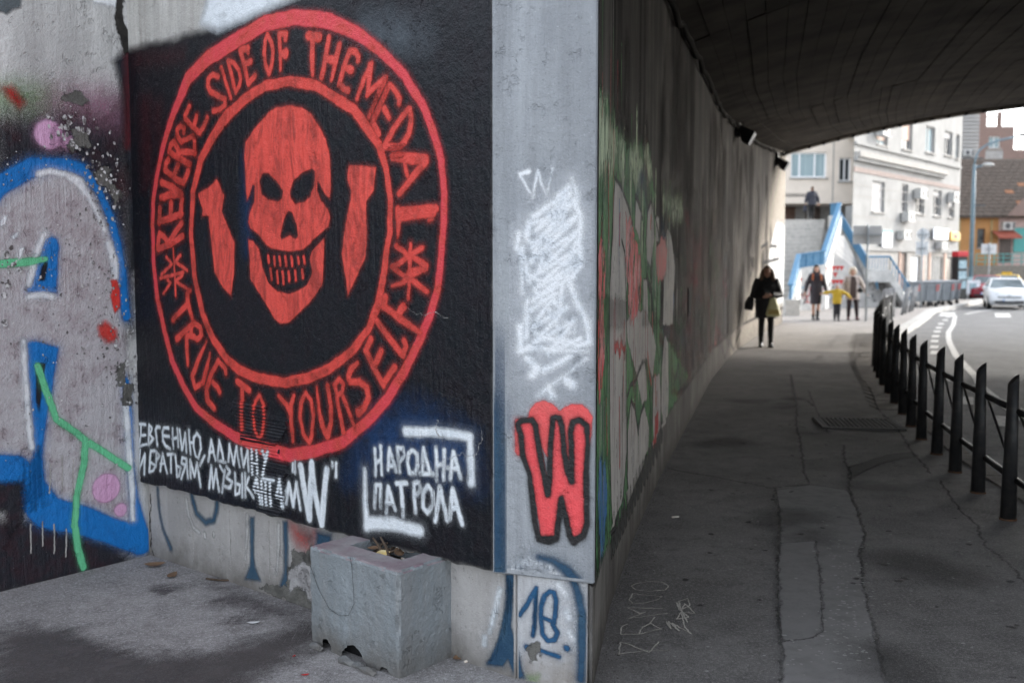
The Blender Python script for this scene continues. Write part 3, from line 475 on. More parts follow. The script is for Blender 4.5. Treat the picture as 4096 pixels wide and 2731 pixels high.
["M","letter","white_spray",4,0.006,0.006,[[0.224,0.545,0.0087,0.252,0.645,0.0087,0.292,0.537,0.0087],[0.228,0.585,0.0087,0.271,0.591,0.0087]],[]],
["M","letter","white_spray",4,0.006,0.006,[[0.303,0.647,0.0092,0.367,0.655,0.0091],[0.337,0.647,0.0091,0.329,0.546,0.0092]],[]],
["M","letter","white_spray",4,0.006,0.006,[[0.382,0.656,0.0088,0.393,0.533,0.0088],[0.387,0.592,0.0088,0.433,0.586,0.0087,0.416,0.54,0.0088,0.393,0.529,0.0088]],[]],
["M","letter","white_spray",4,0.006,0.006,[[0.499,0.539,0.0087,0.488,0.644,0.0087,0.451,0.643,0.0087,0.442,0.612,0.0087,0.493,0.606,0.0087],[0.478,0.604,0.0087,0.435,0.526,0.0088]],[]],
["M","letter","white_spray",4,0.006,0.006,[[0.525,0.547,0.0094,0.525,0.64,0.0094,0.562,0.56,0.0094,0.589,0.635,0.0093,0.62,0.509,0.0093]],[]],
["M","letter","white_spray",4,0.006,0.006,[[0.7,0.508,0.009,0.723,0.636,0.0089,0.738,0.518,0.0089,0.766,0.621,0.0088,0.79,0.508,0.0088]],[]],
["M","letter","white_spray",4,0.006,0.006,[[0.803,0.646,0.0088,0.838,0.614,0.0087],[0.848,0.627,0.0087,0.816,0.504,0.0088]],[]],
["M","letter","white_spray",4,0.006,0.006,[[0.863,0.646,0.0099,0.893,0.629,0.0099,0.861,0.592,0.01,0.909,0.575,0.0099,0.887,0.541,0.0099,0.836,0.542,0.01]],[]],
["M","letter","white_spray",4,0.006,0.006,[[0.935,0.627,0.0086,0.934,0.513,0.0086],[0.936,0.574,0.0086,0.976,0.568,0.0086,0.968,0.526,0.0086,0.934,0.511,0.0087],[0.998,0.631,0.0085,0.994,0.51,0.0086]],[]],
["M","letter","white_spray",4,0.006,0.006,[[1.024,0.635,0.0092,1.02,0.514,0.0093],[1.056,0.619,0.0092,1.029,0.571,0.0092,1.09,0.52,0.0092]],[]],
["M","letter","white_spray",4,0.006,0.0026,[[1.101,0.554,0.0096,1.127,0.621,0.0096,1.157,0.499,0.0096],[1.101,0.554,0.0096,1.171,0.556,0.0095]],[]],
["M","letter","white_spray",4,0.006,0.0026,[[1.165,0.618,0.0088,1.171,0.497,0.0088],[1.199,0.619,0.0088,1.202,0.502,0.0088],[1.163,0.563,0.0088,1.2,0.568,0.0088]],[]],
["M","letter","white_spray",4,0.006,0.0026,[[1.18,0.628,0.0095,1.27,0.632,0.0094],[1.236,0.624,0.0094,1.238,0.503,0.0095]],[]],
["M","letter","white_spray",4,0.006,0.0026,[[1.289,0.558,0.0098,1.316,0.643,0.0098,1.33,0.506,0.0098],[1.286,0.557,0.0098,1.335,0.557,0.0098]],[]],
["M","letter","white_spray",4,0.006,0.006,[[1.355,0.532,0.0115,1.379,0.635,0.0114,1.411,0.525,0.0114,1.439,0.644,0.0113,1.467,0.518,0.0113]],[]],
["M","letter","white_spray",4,0.006,0.006,[[1.414,0.736,0.0073,1.414,0.694,0.0073],[1.432,0.745,0.0072,1.432,0.687,0.0073]],[]],
["M","letter","white_spray",4,0.006,0.006,[[1.471,0.73,0.0197,1.497,0.621,0.0197,1.533,0.484,0.0198,1.556,0.752,0.0195,1.572,0.631,0.0195,1.623,0.468,0.0195,1.667,0.74,0.0191]],[]],
["M","letter","white_spray",4,0.006,0.006,[[1.707,0.779,0.0085,1.707,0.759,0.0085],[1.735,0.777,0.0084,1.731,0.714,0.0085]],[]],
["M","letter","white_spray",4,0.006,0.006,[[2.0,0.875,0.0093,2.003,0.756,0.0093],[2.038,0.891,0.0092,2.043,0.769,0.0093],[2.001,0.815,0.0093,2.04,0.832,0.0092]],[]],
["M","letter","white_spray",4,0.006,0.006,[[2.084,0.795,0.0104,2.097,0.89,0.0103,2.138,0.792,0.0103],[2.084,0.811,0.0104,2.121,0.816,0.0103]],[]],
["M","letter","white_spray",4,0.006,0.006,[[2.144,0.9,0.0098,2.161,0.789,0.0098],[2.144,0.901,0.0098,2.182,0.9,0.0097,2.19,0.873,0.0097,2.161,0.84,0.0098]],[]],
["M","letter","white_spray",4,0.006,0.006,[[2.238,0.9,0.0103,2.27,0.883,0.0103,2.273,0.836,0.0103,2.256,0.798,0.0103,2.224,0.793,0.0104,2.208,0.839,0.0104,2.214,0.88,0.0104,2.238,0.9,0.0103]],[]],
["M","letter","white_spray",4,0.006,0.006,[[2.301,0.812,0.0105,2.308,0.914,0.0104,2.344,0.817,0.0104],[2.285,0.802,0.0105,2.365,0.811,0.0104]],[]],
["M","letter","white_spray",4,0.006,0.006,[[2.385,0.928,0.0099,2.384,0.787,0.0099],[2.431,0.925,0.0098,2.425,0.797,0.0099],[2.387,0.852,0.0099,2.429,0.862,0.0098]],[]],
["M","letter","white_spray",4,0.006,0.006,[[2.464,0.802,0.0107,2.483,0.922,0.0106,2.526,0.815,0.0106],[2.45,0.849,0.0107,2.507,0.852,0.0106]],[]],
["M","letter","white_spray",4,0.006,0.006,[[1.996,0.609,0.0111,2.003,0.713,0.0111,2.038,0.718,0.011,2.038,0.616,0.0111]],[]],
["M","letter","white_spray",4,0.006,0.006,[[2.073,0.597,0.0115,2.086,0.717,0.0114,2.129,0.62,0.0114],[2.075,0.638,0.0115,2.113,0.644,0.0114]],[]],
["M","letter","white_spray",4,0.006,0.006,[[2.141,0.738,0.0118,2.204,0.747,0.0116],[2.169,0.733,0.0117,2.176,0.603,0.0118]],[]],
["M","letter","white_spray",4,0.006,0.006,[[2.245,0.752,0.0111,2.256,0.626,0.0112],[2.245,0.755,0.0111,2.278,0.763,0.011,2.289,0.732,0.011,2.262,0.703,0.0111]],[]],
["M","letter","white_spray",4,0.006,0.006,[[2.332,0.756,0.0114,2.359,0.736,0.0114,2.361,0.678,0.0114,2.331,0.634,0.0115,2.303,0.657,0.0115,2.301,0.72,0.0115,2.332,0.756,0.0114]],[]],
["M","letter","white_spray",4,0.006,0.006,[[2.375,0.609,0.0124,2.403,0.761,0.0122,2.444,0.623,0.0122]],[]],
["M","letter","white_spray",4,0.006,0.006,[[2.46,0.635,0.0129,2.477,0.761,0.0127,2.53,0.623,0.0127],[2.465,0.68,0.0128,2.506,0.687,0.0127]],[]],
["M","painted_bracket","white_spray",4,0.01,0.007,[[2.2,0.978,0.0212,2.388,0.994,0.0206,2.576,0.996,0.0177],[2.576,0.996,0.0177,2.582,0.803,0.0188]],[]],
["M","painted_bracket","white_spray",4,0.012,0.007,[[1.933,0.773,0.0099,1.934,0.625,0.014,1.941,0.508,0.0201],[1.952,0.527,0.03,2.106,0.553,0.0317,2.281,0.55,0.0261]],[]],
["MP","blue_stroke","navy_soft",1,0.012,0.008,[[0.097,0.418,0.0107,0.111,0.296,0.0107,0.146,0.183,0.0107,0.221,0.084,0.0178]],[]],
["MP","blue_stroke","navy_soft",1,0.012,0.008,[[0.448,0.43,0.0181,0.491,0.328,0.0181,0.581,0.295,0.0179,0.654,0.318,0.0177,0.684,0.386,0.0175,0.696,0.466,0.0175]],[]],
["MP","white_stroke","cream",1,0.012,0.008,[[0.395,0.395,0.0097,0.415,0.3,0.0097,0.459,0.247,0.0097,0.514,0.224,0.0096]],[]],
["MP","white_stroke","cream",1,0.008,0.008,[[0.565,0.228,0.0112,0.567,0.212,0.0112]],[]],
["MP","white_stroke","cream",1,0.008,0.008,[[0.649,0.245,0.0111,0.649,0.232,0.0111]],[]],
["MP","white_stroke","cream",1,0.012,0.008,[[0.959,0.393,0.0116,0.956,0.301,0.0116,0.934,0.153,0.0053]],[]],
["MP","blue_stroke","navy_soft",1.5,0.01,0.01,[],[[0.983,0.392,1.021,0.398,1.011,0.183,1.02,0.128,1.071,0.062,0.926,0.043,0.975,0.13,0.978,0.177]]],
["MP","white_stroke","cream",1,0.012,0.008,[[1.222,0.386,0.0112,1.22,0.247,0.0112,1.193,0.127,0.0052]],[]],
["MP","blue_stroke","navy_soft",1.5,0.012,0.01,[],[[1.256,0.412,1.298,0.419,1.297,0.261,1.293,0.162,1.292,0.063,1.223,0.068,1.26,0.155,1.262,0.304]]],
["MP","red_mist","red_soft",1.2,0.05,0.01,[],[[1.317,0.402,1.509,0.396,1.501,0.337,1.441,0.293,1.367,0.323]]],
["MP","navy_mist","navy",1.3,0.02,0.01,[],[[1.524,0.403,1.631,0.408,1.629,0.342,1.516,0.331]]],
["MP","bare_plaster","plaster",1.8,0.004,0.01,[],[[1.328,0.277,1.381,0.282,1.425,0.261,1.482,0.334,1.566,0.349,1.557,-0.054,1.426,-0.021,1.283,-0.004,1.029,0.018,1.127,0.053,1.238,0.061,1.289,0.077,1.288,0.181,1.311,0.205]]],
["MP","grey_daub","daub",2.2,0.01,0.01,[],[[1.307,0.184,1.379,0.211,1.469,0.221,1.512,0.205,1.509,0.065,1.45,0.048,1.406,0.082,1.361,0.092,1.304,0.07]]],
["MP","blue_stroke","navy",1,0.008,0.01,[],[[2.725,0.435,2.77,0.444,2.76,0.307,2.755,0.221,2.775,0.162,2.807,0.064,2.826,0.018,2.775,0.004,2.738,0.075,2.711,0.038,2.616,0.022,2.661,0.099,2.698,0.207,2.722,0.341]]],
["MP","white_stroke","white_spray",1,0.012,0.008,[[2.695,0.36,0.0129,2.661,0.242,0.0131,2.634,0.166,0.0088]],[]],
["MP","white_stroke","white_spray",1,0.012,0.008,[[2.608,0.134,0.0133,2.609,0.108,0.0133]],[]],
["MP","formwork_seam","pale_line",0.8,0.002,0.004,[[0.451,0.376,0.0026,0.451,0.213,0.0026,0.446,0.049,0.0026]],[]],
["MP","formwork_seam","pale_line",0.8,0.002,0.004,[[0.797,0.388,0.0024,0.804,0.225,0.0024,0.805,0.06,0.0025]],[]],
["MP","formwork_seam","pale_line",0.8,0.002,0.004,[[1.141,0.393,0.0023,1.145,0.231,0.0023,1.144,0.067,0.0023]],[]],
["MP","crack","crack",0.9,0.002,0.004,[[0.018,0.372,0.0042,0.019,0.281,0.0042,-0.001,0.204,0.0042,0.021,0.128,0.0042,0.022,0.048,0.0043,0.035,-0.007,0.0043]],[]],
["M","hairline_crack","pale_line",5,0.0012,0.003,[[2.386,1.041,0.0014,2.388,0.983,0.0014,2.419,0.963,0.0014,2.414,0.947,0.0014],[2.43,0.91,0.0014,2.461,0.887,0.0014,2.512,0.905,0.0013,2.54,0.927,0.0013,2.568,0.917,0.0013,2.613,0.932,0.0013,2.638,0.976,0.0013,2.643,1.022,0.0013]],[]],
["M","hairline_crack","pale_line",5,0.0012,0.003,[[2.212,1.519,0.0012,2.251,1.499,0.0012,2.327,1.488,0.0012,2.369,1.52,0.0012,2.402,1.504,0.0012,2.463,1.486,0.0012]],[]],
["PL","white_scribble","white_soft",1,0.006,0.004,[[0.059,2.059,0.0091,0.091,2.065,0.0119],[0.059,2.055,0.0063,0.087,2.003,0.0063,0.109,1.965,0.0063,0.13,2.069,0.0063],[0.13,2.069,0.0063,0.146,2.015,0.0062,0.168,1.974,0.0062,0.192,2.078,0.0062]],[]],
["PL","white_scribble","white_soft",1,0.014,0.006,[[0.271,2.038,0.0055,0.289,1.971,0.0137,0.293,1.93,0.0103],[0.124,1.893,0.016,0.16,1.926,0.0159,0.261,2.005,0.0158],[0.087,1.825,0.0209,0.095,1.866,0.0174,0.161,1.879,0.0159,0.218,1.919,0.0159],[0.05,1.825,0.0161,0.043,1.77,0.0161,0.08,1.728,0.016,0.095,1.632,0.016],[0.08,1.811,0.016,0.11,1.783,0.016,0.218,1.864,0.0158],[0.102,1.715,0.016,0.146,1.797,0.0159,0.183,1.797,0.0159],[0.139,1.687,0.0159,0.19,1.865,0.0159,0.247,1.958,0.0158],[0.219,1.823,0.0158,0.233,1.878,0.0158,0.261,1.985,0.0158],[0.275,1.958,0.0158,0.304,1.89,0.0157,0.304,1.809,0.0157,0.276,1.769,0.0158],[0.175,1.756,0.0159,0.233,1.701,0.0158,0.291,1.728,0.0157],[0.297,1.809,0.0157,0.305,1.701,0.0157,0.277,1.667,0.0158],[0.065,1.77,0.016,0.065,1.59,0.0091],[0.102,1.659,0.016,0.147,1.632,0.0159,0.19,1.598,0.0159],[0.088,1.562,0.016,0.073,1.464,0.007],[0.19,1.646,0.0159,0.234,1.66,0.0158,0.277,1.667,0.0158],[0.117,1.604,0.016,0.176,1.522,0.0159,0.22,1.454,0.0138],[0.234,1.619,0.0158,0.22,1.536,0.0158,0.191,1.563,0.0159],[0.262,1.633,0.0158,0.291,1.565,0.0157,0.335,1.477,0.0157,0.342,1.402,0.0157,0.292,1.387,0.0158,0.22,1.419,0.0159],[0.277,1.496,0.0069,0.285,1.441,0.0069,0.256,1.434,0.0069,0.249,1.482,0.0069],[0.088,1.506,0.016,0.081,1.409,0.0161],[0.058,1.457,0.021,0.058,1.359,0.0175,0.11,1.374,0.016],[0.088,1.381,0.0161,0.198,1.37,0.0159,0.335,1.367,0.0075],[0.118,1.437,0.016,0.191,1.411,0.0159,0.235,1.399,0.0159],[0.088,1.332,0.0175,0.133,1.291,0.0209,0.103,1.262,0.0161],[0.155,1.285,0.016,0.264,1.344,0.0158],[0.192,1.231,0.0083,0.335,1.34,0.0068],[0.133,1.186,0.0091,0.177,1.223,0.016,0.192,1.182,0.016],[0.25,1.254,0.0207,0.279,1.234,0.0207],[0.109,1.893,0.016,0.247,1.972,0.0158,0.124,1.838,0.016,0.275,1.944,0.0158,0.11,1.77,0.016,0.29,1.89,0.0158,0.102,1.715,0.016,0.304,1.836,0.0157,0.117,1.659,0.016,0.305,1.768,0.0157,0.132,1.618,0.0159,0.305,1.714,0.0157,0.11,1.562,0.016,0.277,1.66,0.0158],[0.088,1.52,0.016,0.205,1.591,0.0158,0.103,1.451,0.016,0.248,1.537,0.0158,0.118,1.396,0.016,0.277,1.482,0.0158,0.177,1.356,0.0159,0.306,1.415,0.0158]],[]],
["PL","white_scribble","white_mist",0.8,0.1,0.015,[],[[0.109,1.921,0.246,2.006,0.296,1.957,0.333,1.768,0.305,1.667,0.342,1.429,0.278,1.366,0.162,1.215,0.073,1.282,0.051,1.457,0.073,1.631,0.05,1.805]]],
["PL","painted_heart","coral",1.6,0.004,0.008,[],[[0.092,1.096,0.101,1.129,0.124,1.155,0.158,1.166,0.186,1.158,0.209,1.14,0.223,1.125,0.243,1.145,0.276,1.158,0.315,1.156,0.343,1.136,0.358,1.111,0.356,1.046,0.349,0.998,0.266,0.927,0.17,0.942,0.135,1.006]]],
["PL","painted_heart","coral",1.5,0.006,0.008,[],[[0.035,1.085,0.06,1.089,0.06,0.94,0.043,0.939,0.034,0.955]]],
["PL","letter","coral_deep",2.4,0.004,0.008,[],[[0.043,1.077,0.107,1.097,0.13,1.049,0.164,0.898,0.179,0.806,0.187,1.107,0.22,1.098,0.244,0.975,0.267,0.846,0.278,0.896,0.266,1.057,0.282,1.101,0.321,1.103,0.343,1.067,0.339,0.9,0.335,0.684,0.318,0.644,0.279,0.624,0.233,0.783,0.211,0.622,0.148,0.616,0.119,0.774,0.09,0.893,0.055,1.0]]],
["PL","letter_outline","black_marker",3,0.005,0.006,[[0.063,1.012,0.0126,0.048,1.066,0.0126,0.063,1.081,0.0125,0.109,1.089,0.0125,0.124,1.065,0.0125,0.141,0.962,0.0125,0.165,0.833,0.0126,0.176,0.79,0.0126,0.184,0.889,0.0125,0.187,1.009,0.0124,0.195,1.099,0.0124,0.22,1.1,0.0124,0.232,1.066,0.0124,0.244,0.969,0.0124,0.261,0.884,0.0124,0.275,0.847,0.0125,0.275,0.928,0.0124,0.27,1.046,0.0123,0.279,1.087,0.0123,0.307,1.097,0.0123,0.335,1.077,0.0123,0.339,1.051,0.0123],[0.06,1.023,0.0126,0.072,0.936,0.0126,0.095,0.871,0.011,0.11,0.773,0.0127,0.122,0.674,0.0127,0.139,0.604,0.0128,0.177,0.605,0.0194,0.214,0.617,0.0127,0.222,0.7,0.0126,0.233,0.778,0.0125,0.25,0.708,0.0126,0.268,0.633,0.0126,0.285,0.613,0.0165,0.324,0.639,0.0126,0.337,0.684,0.0125,0.335,0.846,0.0124,0.339,1.051,0.0096]],[]],
["PL","blue_mist","navy",1.2,0.03,0.01,[],[[-0.007,0.46,0.055,0.489,0.067,0.479,0.037,0.431,0.014,0.395,-0.007,0.392]]],
["PL","blue_stroke","navy",1.4,0.014,0.008,[[0.137,0.532,0.0112,0.2,0.522,0.0139,0.257,0.489,0.0222,0.302,0.44,0.025]],[]],
["PL","white_stroke","white_soft",1.2,0.02,0.008,[[0.025,0.469,0.017,0.073,0.497,0.0169,0.142,0.51,0.0168,0.188,0.493,0.0167,0.223,0.458,0.0167]],[]],
["PL","blue_mist","navy_fade",1.1,0.04,0.01,[],[[-0.027,1.15,-0.013,1.145,-0.001,1.052,-0.022,1.029,-0.036,1.078]]],
["PS","blue_streak","navy",1.2,0.035,0.006,[],[[-0.02,0.4,0.05,0.4,0.04,0.95,0.02,1.12,-0.02,1.2]]],
["PS","blue_streak","navy_fade",1.0,0.1,0.008,[],[[-0.02,0.4,0.08,0.4,0.08,1.0,0.03,1.35,-0.02,1.4]]],
["PP","letter","blue_tag",1.5,0.005,0.005,[[0.05,0.275,0.0085,0.083,0.326,0.0106,0.12,0.397,0.0105],[0.12,0.397,0.0105,0.118,0.301,0.0106,0.107,0.199,0.0107]],[]],
["PP","letter","blue_tag",1.5,0.005,0.005,[[0.2,0.265,0.0093,0.148,0.28,0.0093],[0.178,0.39,0.0105,0.156,0.368,0.0105,0.144,0.317,0.0106,0.142,0.262,0.0106,0.146,0.212,0.0107,0.168,0.186,0.0107,0.2,0.192,0.0106,0.213,0.221,0.0106,0.191,0.254,0.0106,0.204,0.291,0.0105,0.206,0.349,0.0105,0.195,0.385,0.0105,0.178,0.39,0.0105]],[]],
["PP","blue_stroke","blue_tag",1.5,0.006,0.006,[[0.079,0.146,0.0121,0.127,0.142,0.0086,0.217,0.124,0.0107]],[]],
["PP","blue_stroke","blue_tag",1.5,0.006,0.006,[[0.249,0.164,0.014,0.251,0.162,0.014]],[]],
["PP","blue_stroke","navy",1.2,0.012,0.008,[[0.28,0.441,0.0187,0.301,0.386,0.0187,0.314,0.305,0.0188,0.317,0.182,0.019,0.311,0.048,0.0192]],[]],
["PP","blue_stroke","navy",1.2,0.008,0.01,[],[[-0.012,0.441,0.026,0.445,0.018,0.309,0.013,0.224,0.03,0.163,0.057,0.06,0.072,0.012,0.03,0.005,-0.001,0.082,-0.023,0.048,-0.1,0.046,-0.064,0.115,-0.033,0.218,-0.014,0.347]]],
["PP","white_stroke","white_soft",1,0.016,0.008,[[0.216,0.421,0.0125,0.246,0.383,0.0125],[0.251,0.318,0.0126,0.259,0.29,0.0126],[0.264,0.232,0.0127,0.281,0.206,0.0127]],[]],
["PP","green_spot","green_soft",1,0.02,0.01,[],[[0.079,0.021,0.127,0.033,0.123,0.011,0.092,0.004]]],
["PP","bare_plaster","plaster",2,0.006,0.006,[],[[0.079,0.174,0.109,0.195,0.135,0.173,0.127,0.142,0.135,0.097,0.105,0.093,0.092,0.133]]],
["LW","grey_fill","mauve",1,0.02,0.02,[],[[0.026,2.012,0.119,2.107,0.213,2.186,0.314,2.213,0.431,2.215,0.523,2.173,0.6,2.081,0.662,1.929,0.71,1.773,0.734,1.557,0.746,1.193,0.75,0.826,0.764,0.527,0.786,0.186,0.75,0.08,0.494,0.246,0.283,0.367,0.235,0.404,0.224,0.648,-0.024,0.707]]],
["LW","dark_fill","black_fade",0.8,0.1,0.02,[],[[0.043,2.448,0.191,2.472,0.311,2.499,0.499,2.541,0.645,2.544,0.799,2.633,0.835,2.674,0.793,1.337,0.76,1.411,0.725,1.773,0.669,1.929,0.558,2.155,0.433,2.249,0.247,2.214,0.028,2.05]]],
["LW","blue_outline","azure",2,0.012,0.012,[[0.028,2.05,0.0487,0.081,2.111,0.0489,0.166,2.163,0.0493,0.247,2.214,0.0496,0.349,2.236,0.0363,0.432,2.239,0.0366,0.517,2.221,0.0368,0.559,2.169,0.0277,0.615,2.103,0.0213,0.671,1.971,0.026,0.712,1.83,0.0233,0.731,1.701,0.0233,0.738,1.557,0.028,0.749,1.412,0.028]],[]],
["LW","blue_outline","azure",2,0.012,0.012,[[0.737,1.046,0.0193,0.752,0.837,0.0195,0.751,0.56,0.0214,0.767,0.347,0.0269,0.791,0.159,0.0544],[-0.046,0.671,0.067,0.097,0.623,0.0847,0.18,0.494,0.0941,0.265,0.374,0.0864,0.436,0.301,0.079,0.601,0.212,0.0713,0.804,0.099,0.0818],[0.211,0.644,0.0393,0.205,0.49,0.0514]],[]],
["LW","blue_block","azure",2,0.01,0.01,[],[[0.2,1.561,0.194,1.578,0.225,1.607,0.263,1.735,0.301,1.836,0.336,1.857,0.363,1.844,0.375,1.804,0.367,1.681,0.353,1.578,0.356,1.554]]],
["LW","black_slit","black_soft",2.6,0.006,0.01,[],[[0.293,1.718,0.307,1.718,0.296,1.62,0.262,1.62,0.275,1.688]]],
["LW","blue_block","azure",2,0.012,0.01,[],[[0.184,1.3,0.235,1.301,0.357,1.262,0.324,1.096,0.269,0.83,0.243,0.639,0.236,0.458,0.134,0.438,0.198,0.646,0.205,0.838,0.189,1.095]]],
["LW","black_slit","black_soft",2.6,0.006,0.01,[],[[0.23,1.186,0.281,1.179,0.266,1.101,0.233,0.911,0.225,0.976]]],
["LW","black_slit","black_fade",2.6,0.02,0.01,[],[[-0.049,0.585,0.138,0.559,0.131,0.362,0.06,0.274,0.041,0.418,-0.054,0.449]]],
["LW","white_highlight","white_soft",2.4,0.01,0.01,[[0.279,2.18,0.0154,0.348,2.199,0.0154,0.431,2.188,0.0155,0.5,2.151,0.0275,0.548,2.078,0.0138,0.597,1.99,0.0129,0.638,1.893,0.012],[0.298,1.863,0.0153,0.265,1.795,0.0153,0.235,1.701,0.0153,0.205,1.601,0.0152],[0.202,1.537,0.0152,0.27,1.546,0.0153,0.331,1.534,0.0154],[0.658,1.822,0.0185,0.686,1.737,0.0232,0.69,1.63,0.0186]],[]],
["LW","white_highlight","white_soft",2.4,0.008,0.01,[[0.168,1.305,0.0134,0.171,1.096,0.0135,0.18,0.854,0.0135,0.191,0.737,0.0136],[0.732,0.895,0.0176,0.74,0.7,0.0177,0.755,0.447,0.0179,0.756,0.237,0.0126]],[]],
["LW","pink_dot","pink",2.8,0.01,0.01,[[0.341,2.392,0.0751,0.342,2.391,0.0751]],[]],
["LW","pink_dot","pink",2.8,0.01,0.01,[[0.43,2.367,0.0389,0.43,2.367,0.0389]],[]],
["LW","pink_dot","pink",2.8,0.008,0.01,[[0.599,0.449,0.0813,0.6,0.446,0.0813]],[]],
["LW","pink_dot","pink",2.8,0.008,0.01,[[0.68,0.307,0.0375,0.681,0.306,0.0375]],[]],
["LW","green_line","mint",3,0.006,0.008,[[0.015,1.704,0.0194,0.065,1.708,0.0195,0.196,1.718,0.0197,0.3,1.736,0.0135]],[]],
["LW","green_line","mint",3,0.006,0.008,[[0.236,1.167,0.0186,0.276,1.035,0.0187,0.329,0.874,0.0188,0.4,0.813,0.0189,0.492,0.734,0.0191,0.615,0.635,0.0193,0.735,0.541,0.0196],[0.489,0.728,0.0191,0.474,0.603,0.0192,0.427,0.436,0.0192,0.41,0.265,0.0193,0.424,0.141,0.0194,0.452,0.027,0.0195]],[]],
["LW","red_daub","red_daub",3,0.008,0.01,[],[[0.663,1.619,0.698,1.623,0.715,1.565,0.716,1.471,0.684,1.429,0.67,1.472,0.658,1.53,0.673,1.566]]],
["LW","red_daub","red_daub",3,0.02,0.01,[],[[0.582,1.361,0.625,1.386,0.688,1.335,0.686,1.281,0.636,1.271,0.588,1.314]]],
["LW","red_daub","red_daub2",3,0.03,0.01,[],[[0.119,2.6,0.157,2.613,0.212,2.546,0.191,2.522,0.147,2.558]]],
["LW","red_daub","red_mist",3,0.06,0.01,[],[[0.736,2.227,0.775,2.202,0.777,2.111,0.741,2.091,0.704,2.143]]],
["LW","green_mist","green_soft",1.2,0.08,0.02,[],[[0.068,2.613,0.199,2.64,0.352,2.636,0.368,2.587,0.297,2.527,0.063,2.499]]],
["LW","pink_mist","pink_soft",1.2,0.1,0.02,[],[[0.378,2.622,0.664,2.678,0.759,2.637,0.744,2.491,0.62,2.495,0.456,2.546,0.349,2.55]]],
["LW","bare_plaster","plaster",3.2,0.006,0.008,[],[[0.468,2.442,0.525,2.469,0.568,2.439,0.572,2.35,0.521,2.331,0.47,2.306,0.415,2.342,0.465,2.381]]],
["LW","bare_plaster","plaster",3.2,0.006,0.008,[],[[0.412,2.584,0.468,2.634,0.549,2.627,0.586,2.597,0.529,2.555,0.465,2.564]]],
["LW","bare_plaster","plaster",3.2,0.01,0.008,[],[[0.59,2.24,0.657,2.246,0.707,2.143,0.751,2.089,0.703,2.029,0.675,2.085,0.617,2.166]]],
["LW","bare_plaster","plaster",3.2,0.006,0.008,[],[[0.686,1.152,0.726,1.156,0.729,1.046,0.773,1.029,0.777,0.918,0.696,0.919]]],
["LW","grey_overpaint","slate",1.6,0.01,0.01,[],[[0.069,3.067,0.223,3.099,0.214,3.027,0.172,3.006,0.146,2.977,0.114,2.987,0.065,2.974]]],
["LW","white_daub","white_soft",1.6,0.01,0.01,[],[[0.59,3.157,0.757,3.191,0.75,3.128,0.688,3.133,0.622,3.129]]],
["LW","white_daub","white_soft",3.4,0.004,0.006,[],[[0.073,1.916,0.087,1.95,0.113,1.957,0.099,1.911,0.073,1.897],[0.125,1.846,0.165,1.873,0.161,1.847,0.141,1.833],[0.157,1.731,0.165,1.787,0.189,1.798,0.174,1.754]]],
["LW","dark_fill","black_fade",1.4,0.05,0.02,[],[[-0.056,0.399,0.2,0.348,0.394,0.255,0.613,0.141,0.67,0.087,0.754,-0.06,-0.072,-0.012]]],
["LW","paint_drip","pale_line",3.0,0.003,0.004,[[0.288,0.632,0.0034,0.276,0.477,0.0034],[0.352,0.674,0.0034,0.348,0.477,0.0035],[0.414,0.639,0.0035,0.405,0.454,0.0035],[0.296,0.302,0.0035,0.291,0.145,0.0035],[0.36,0.262,0.0035,0.356,0.11,0.0035],[0.231,0.328,0.0035,0.229,0.198,0.0035],[0.168,0.328,0.0034,0.166,0.173,0.0035]],[]],
["LW","dark_fill","black_soft",2.2,0.028,0.012,[],[[0.726,2.834,0.797,2.912,0.868,2.96,0.828,1.678,0.788,1.678,0.79,2.047,0.775,2.367,0.765,2.674,0.74,2.796]]],
["LW","crack","crack",3.4,0.006,0.006,[[0.772,3.212,0.0185,0.763,3.121,0.0209,0.768,3.078,0.027,0.776,3.025,0.0368,0.789,2.965,0.0306,0.802,2.913,0.0184]],[]],
["LW","red_mist","red_mist2",2.3,0.03,0.012,[],[[0.801,2.895,0.827,2.917,0.81,2.37,0.78,2.367]]],
["TW","green_fill","green_wall",1,0.03,0.02,[],[[-0.235,2.21,-0.134,2.311,0.163,2.384,0.615,2.397,1.046,2.388,1.12,2.336,1.422,2.366,1.509,2.302,1.765,2.365,2.147,2.437,2.566,2.438,2.754,2.521,3.022,2.468,3.15,2.308,3.458,2.198,3.229,2.116,3.49,1.925,3.927,1.571,3.831,1.247,-0.183,1.481]]],
["TW","green_fill","green_wall",1,0.03,0.02,[],[[-0.187,1.573,2.756,1.474,3.373,1.352,4.707,1.05,6.846,0.517,4.782,0.438,3.098,0.383,1.872,0.303,0.833,0.365,0.105,0.498,-0.114,0.564]]],
["TW","pale_patina","pale_green",1.3,0.06,0.02,[],[[-0.209,2.214,0.01,2.334,0.426,2.355,0.945,2.352,1.056,2.252,0.856,2.141,0.192,2.054,-0.184,2.068]]],
["TW","pale_patina","pale_green",1.3,0.05,0.02,[],[[1.052,2.313,1.383,2.353,1.478,2.182,1.362,2.123,1.133,2.167],[1.678,2.329,2.049,2.398,2.478,2.369,2.496,2.173,2.18,2.131,1.685,2.252],[2.567,2.428,2.756,2.501,3.026,2.426,3.118,2.295,2.784,2.215]]],
["TW","pale_patina","pale_green",1.3,0.08,0.02,[],[[3.981,2.233,5.707,2.319,5.909,2.149,4.803,2.072,3.993,2.136]]],
["TW","bubble_letter","bubble",2,0.008,0.012,[],[[0.974,2.115,1.249,2.098,1.574,2.038,1.851,1.938,1.905,1.877,1.505,1.865,1.608,1.652,1.504,1.382,0.667,1.431,0.677,1.624,0.835,1.845,0.873,1.995]]],
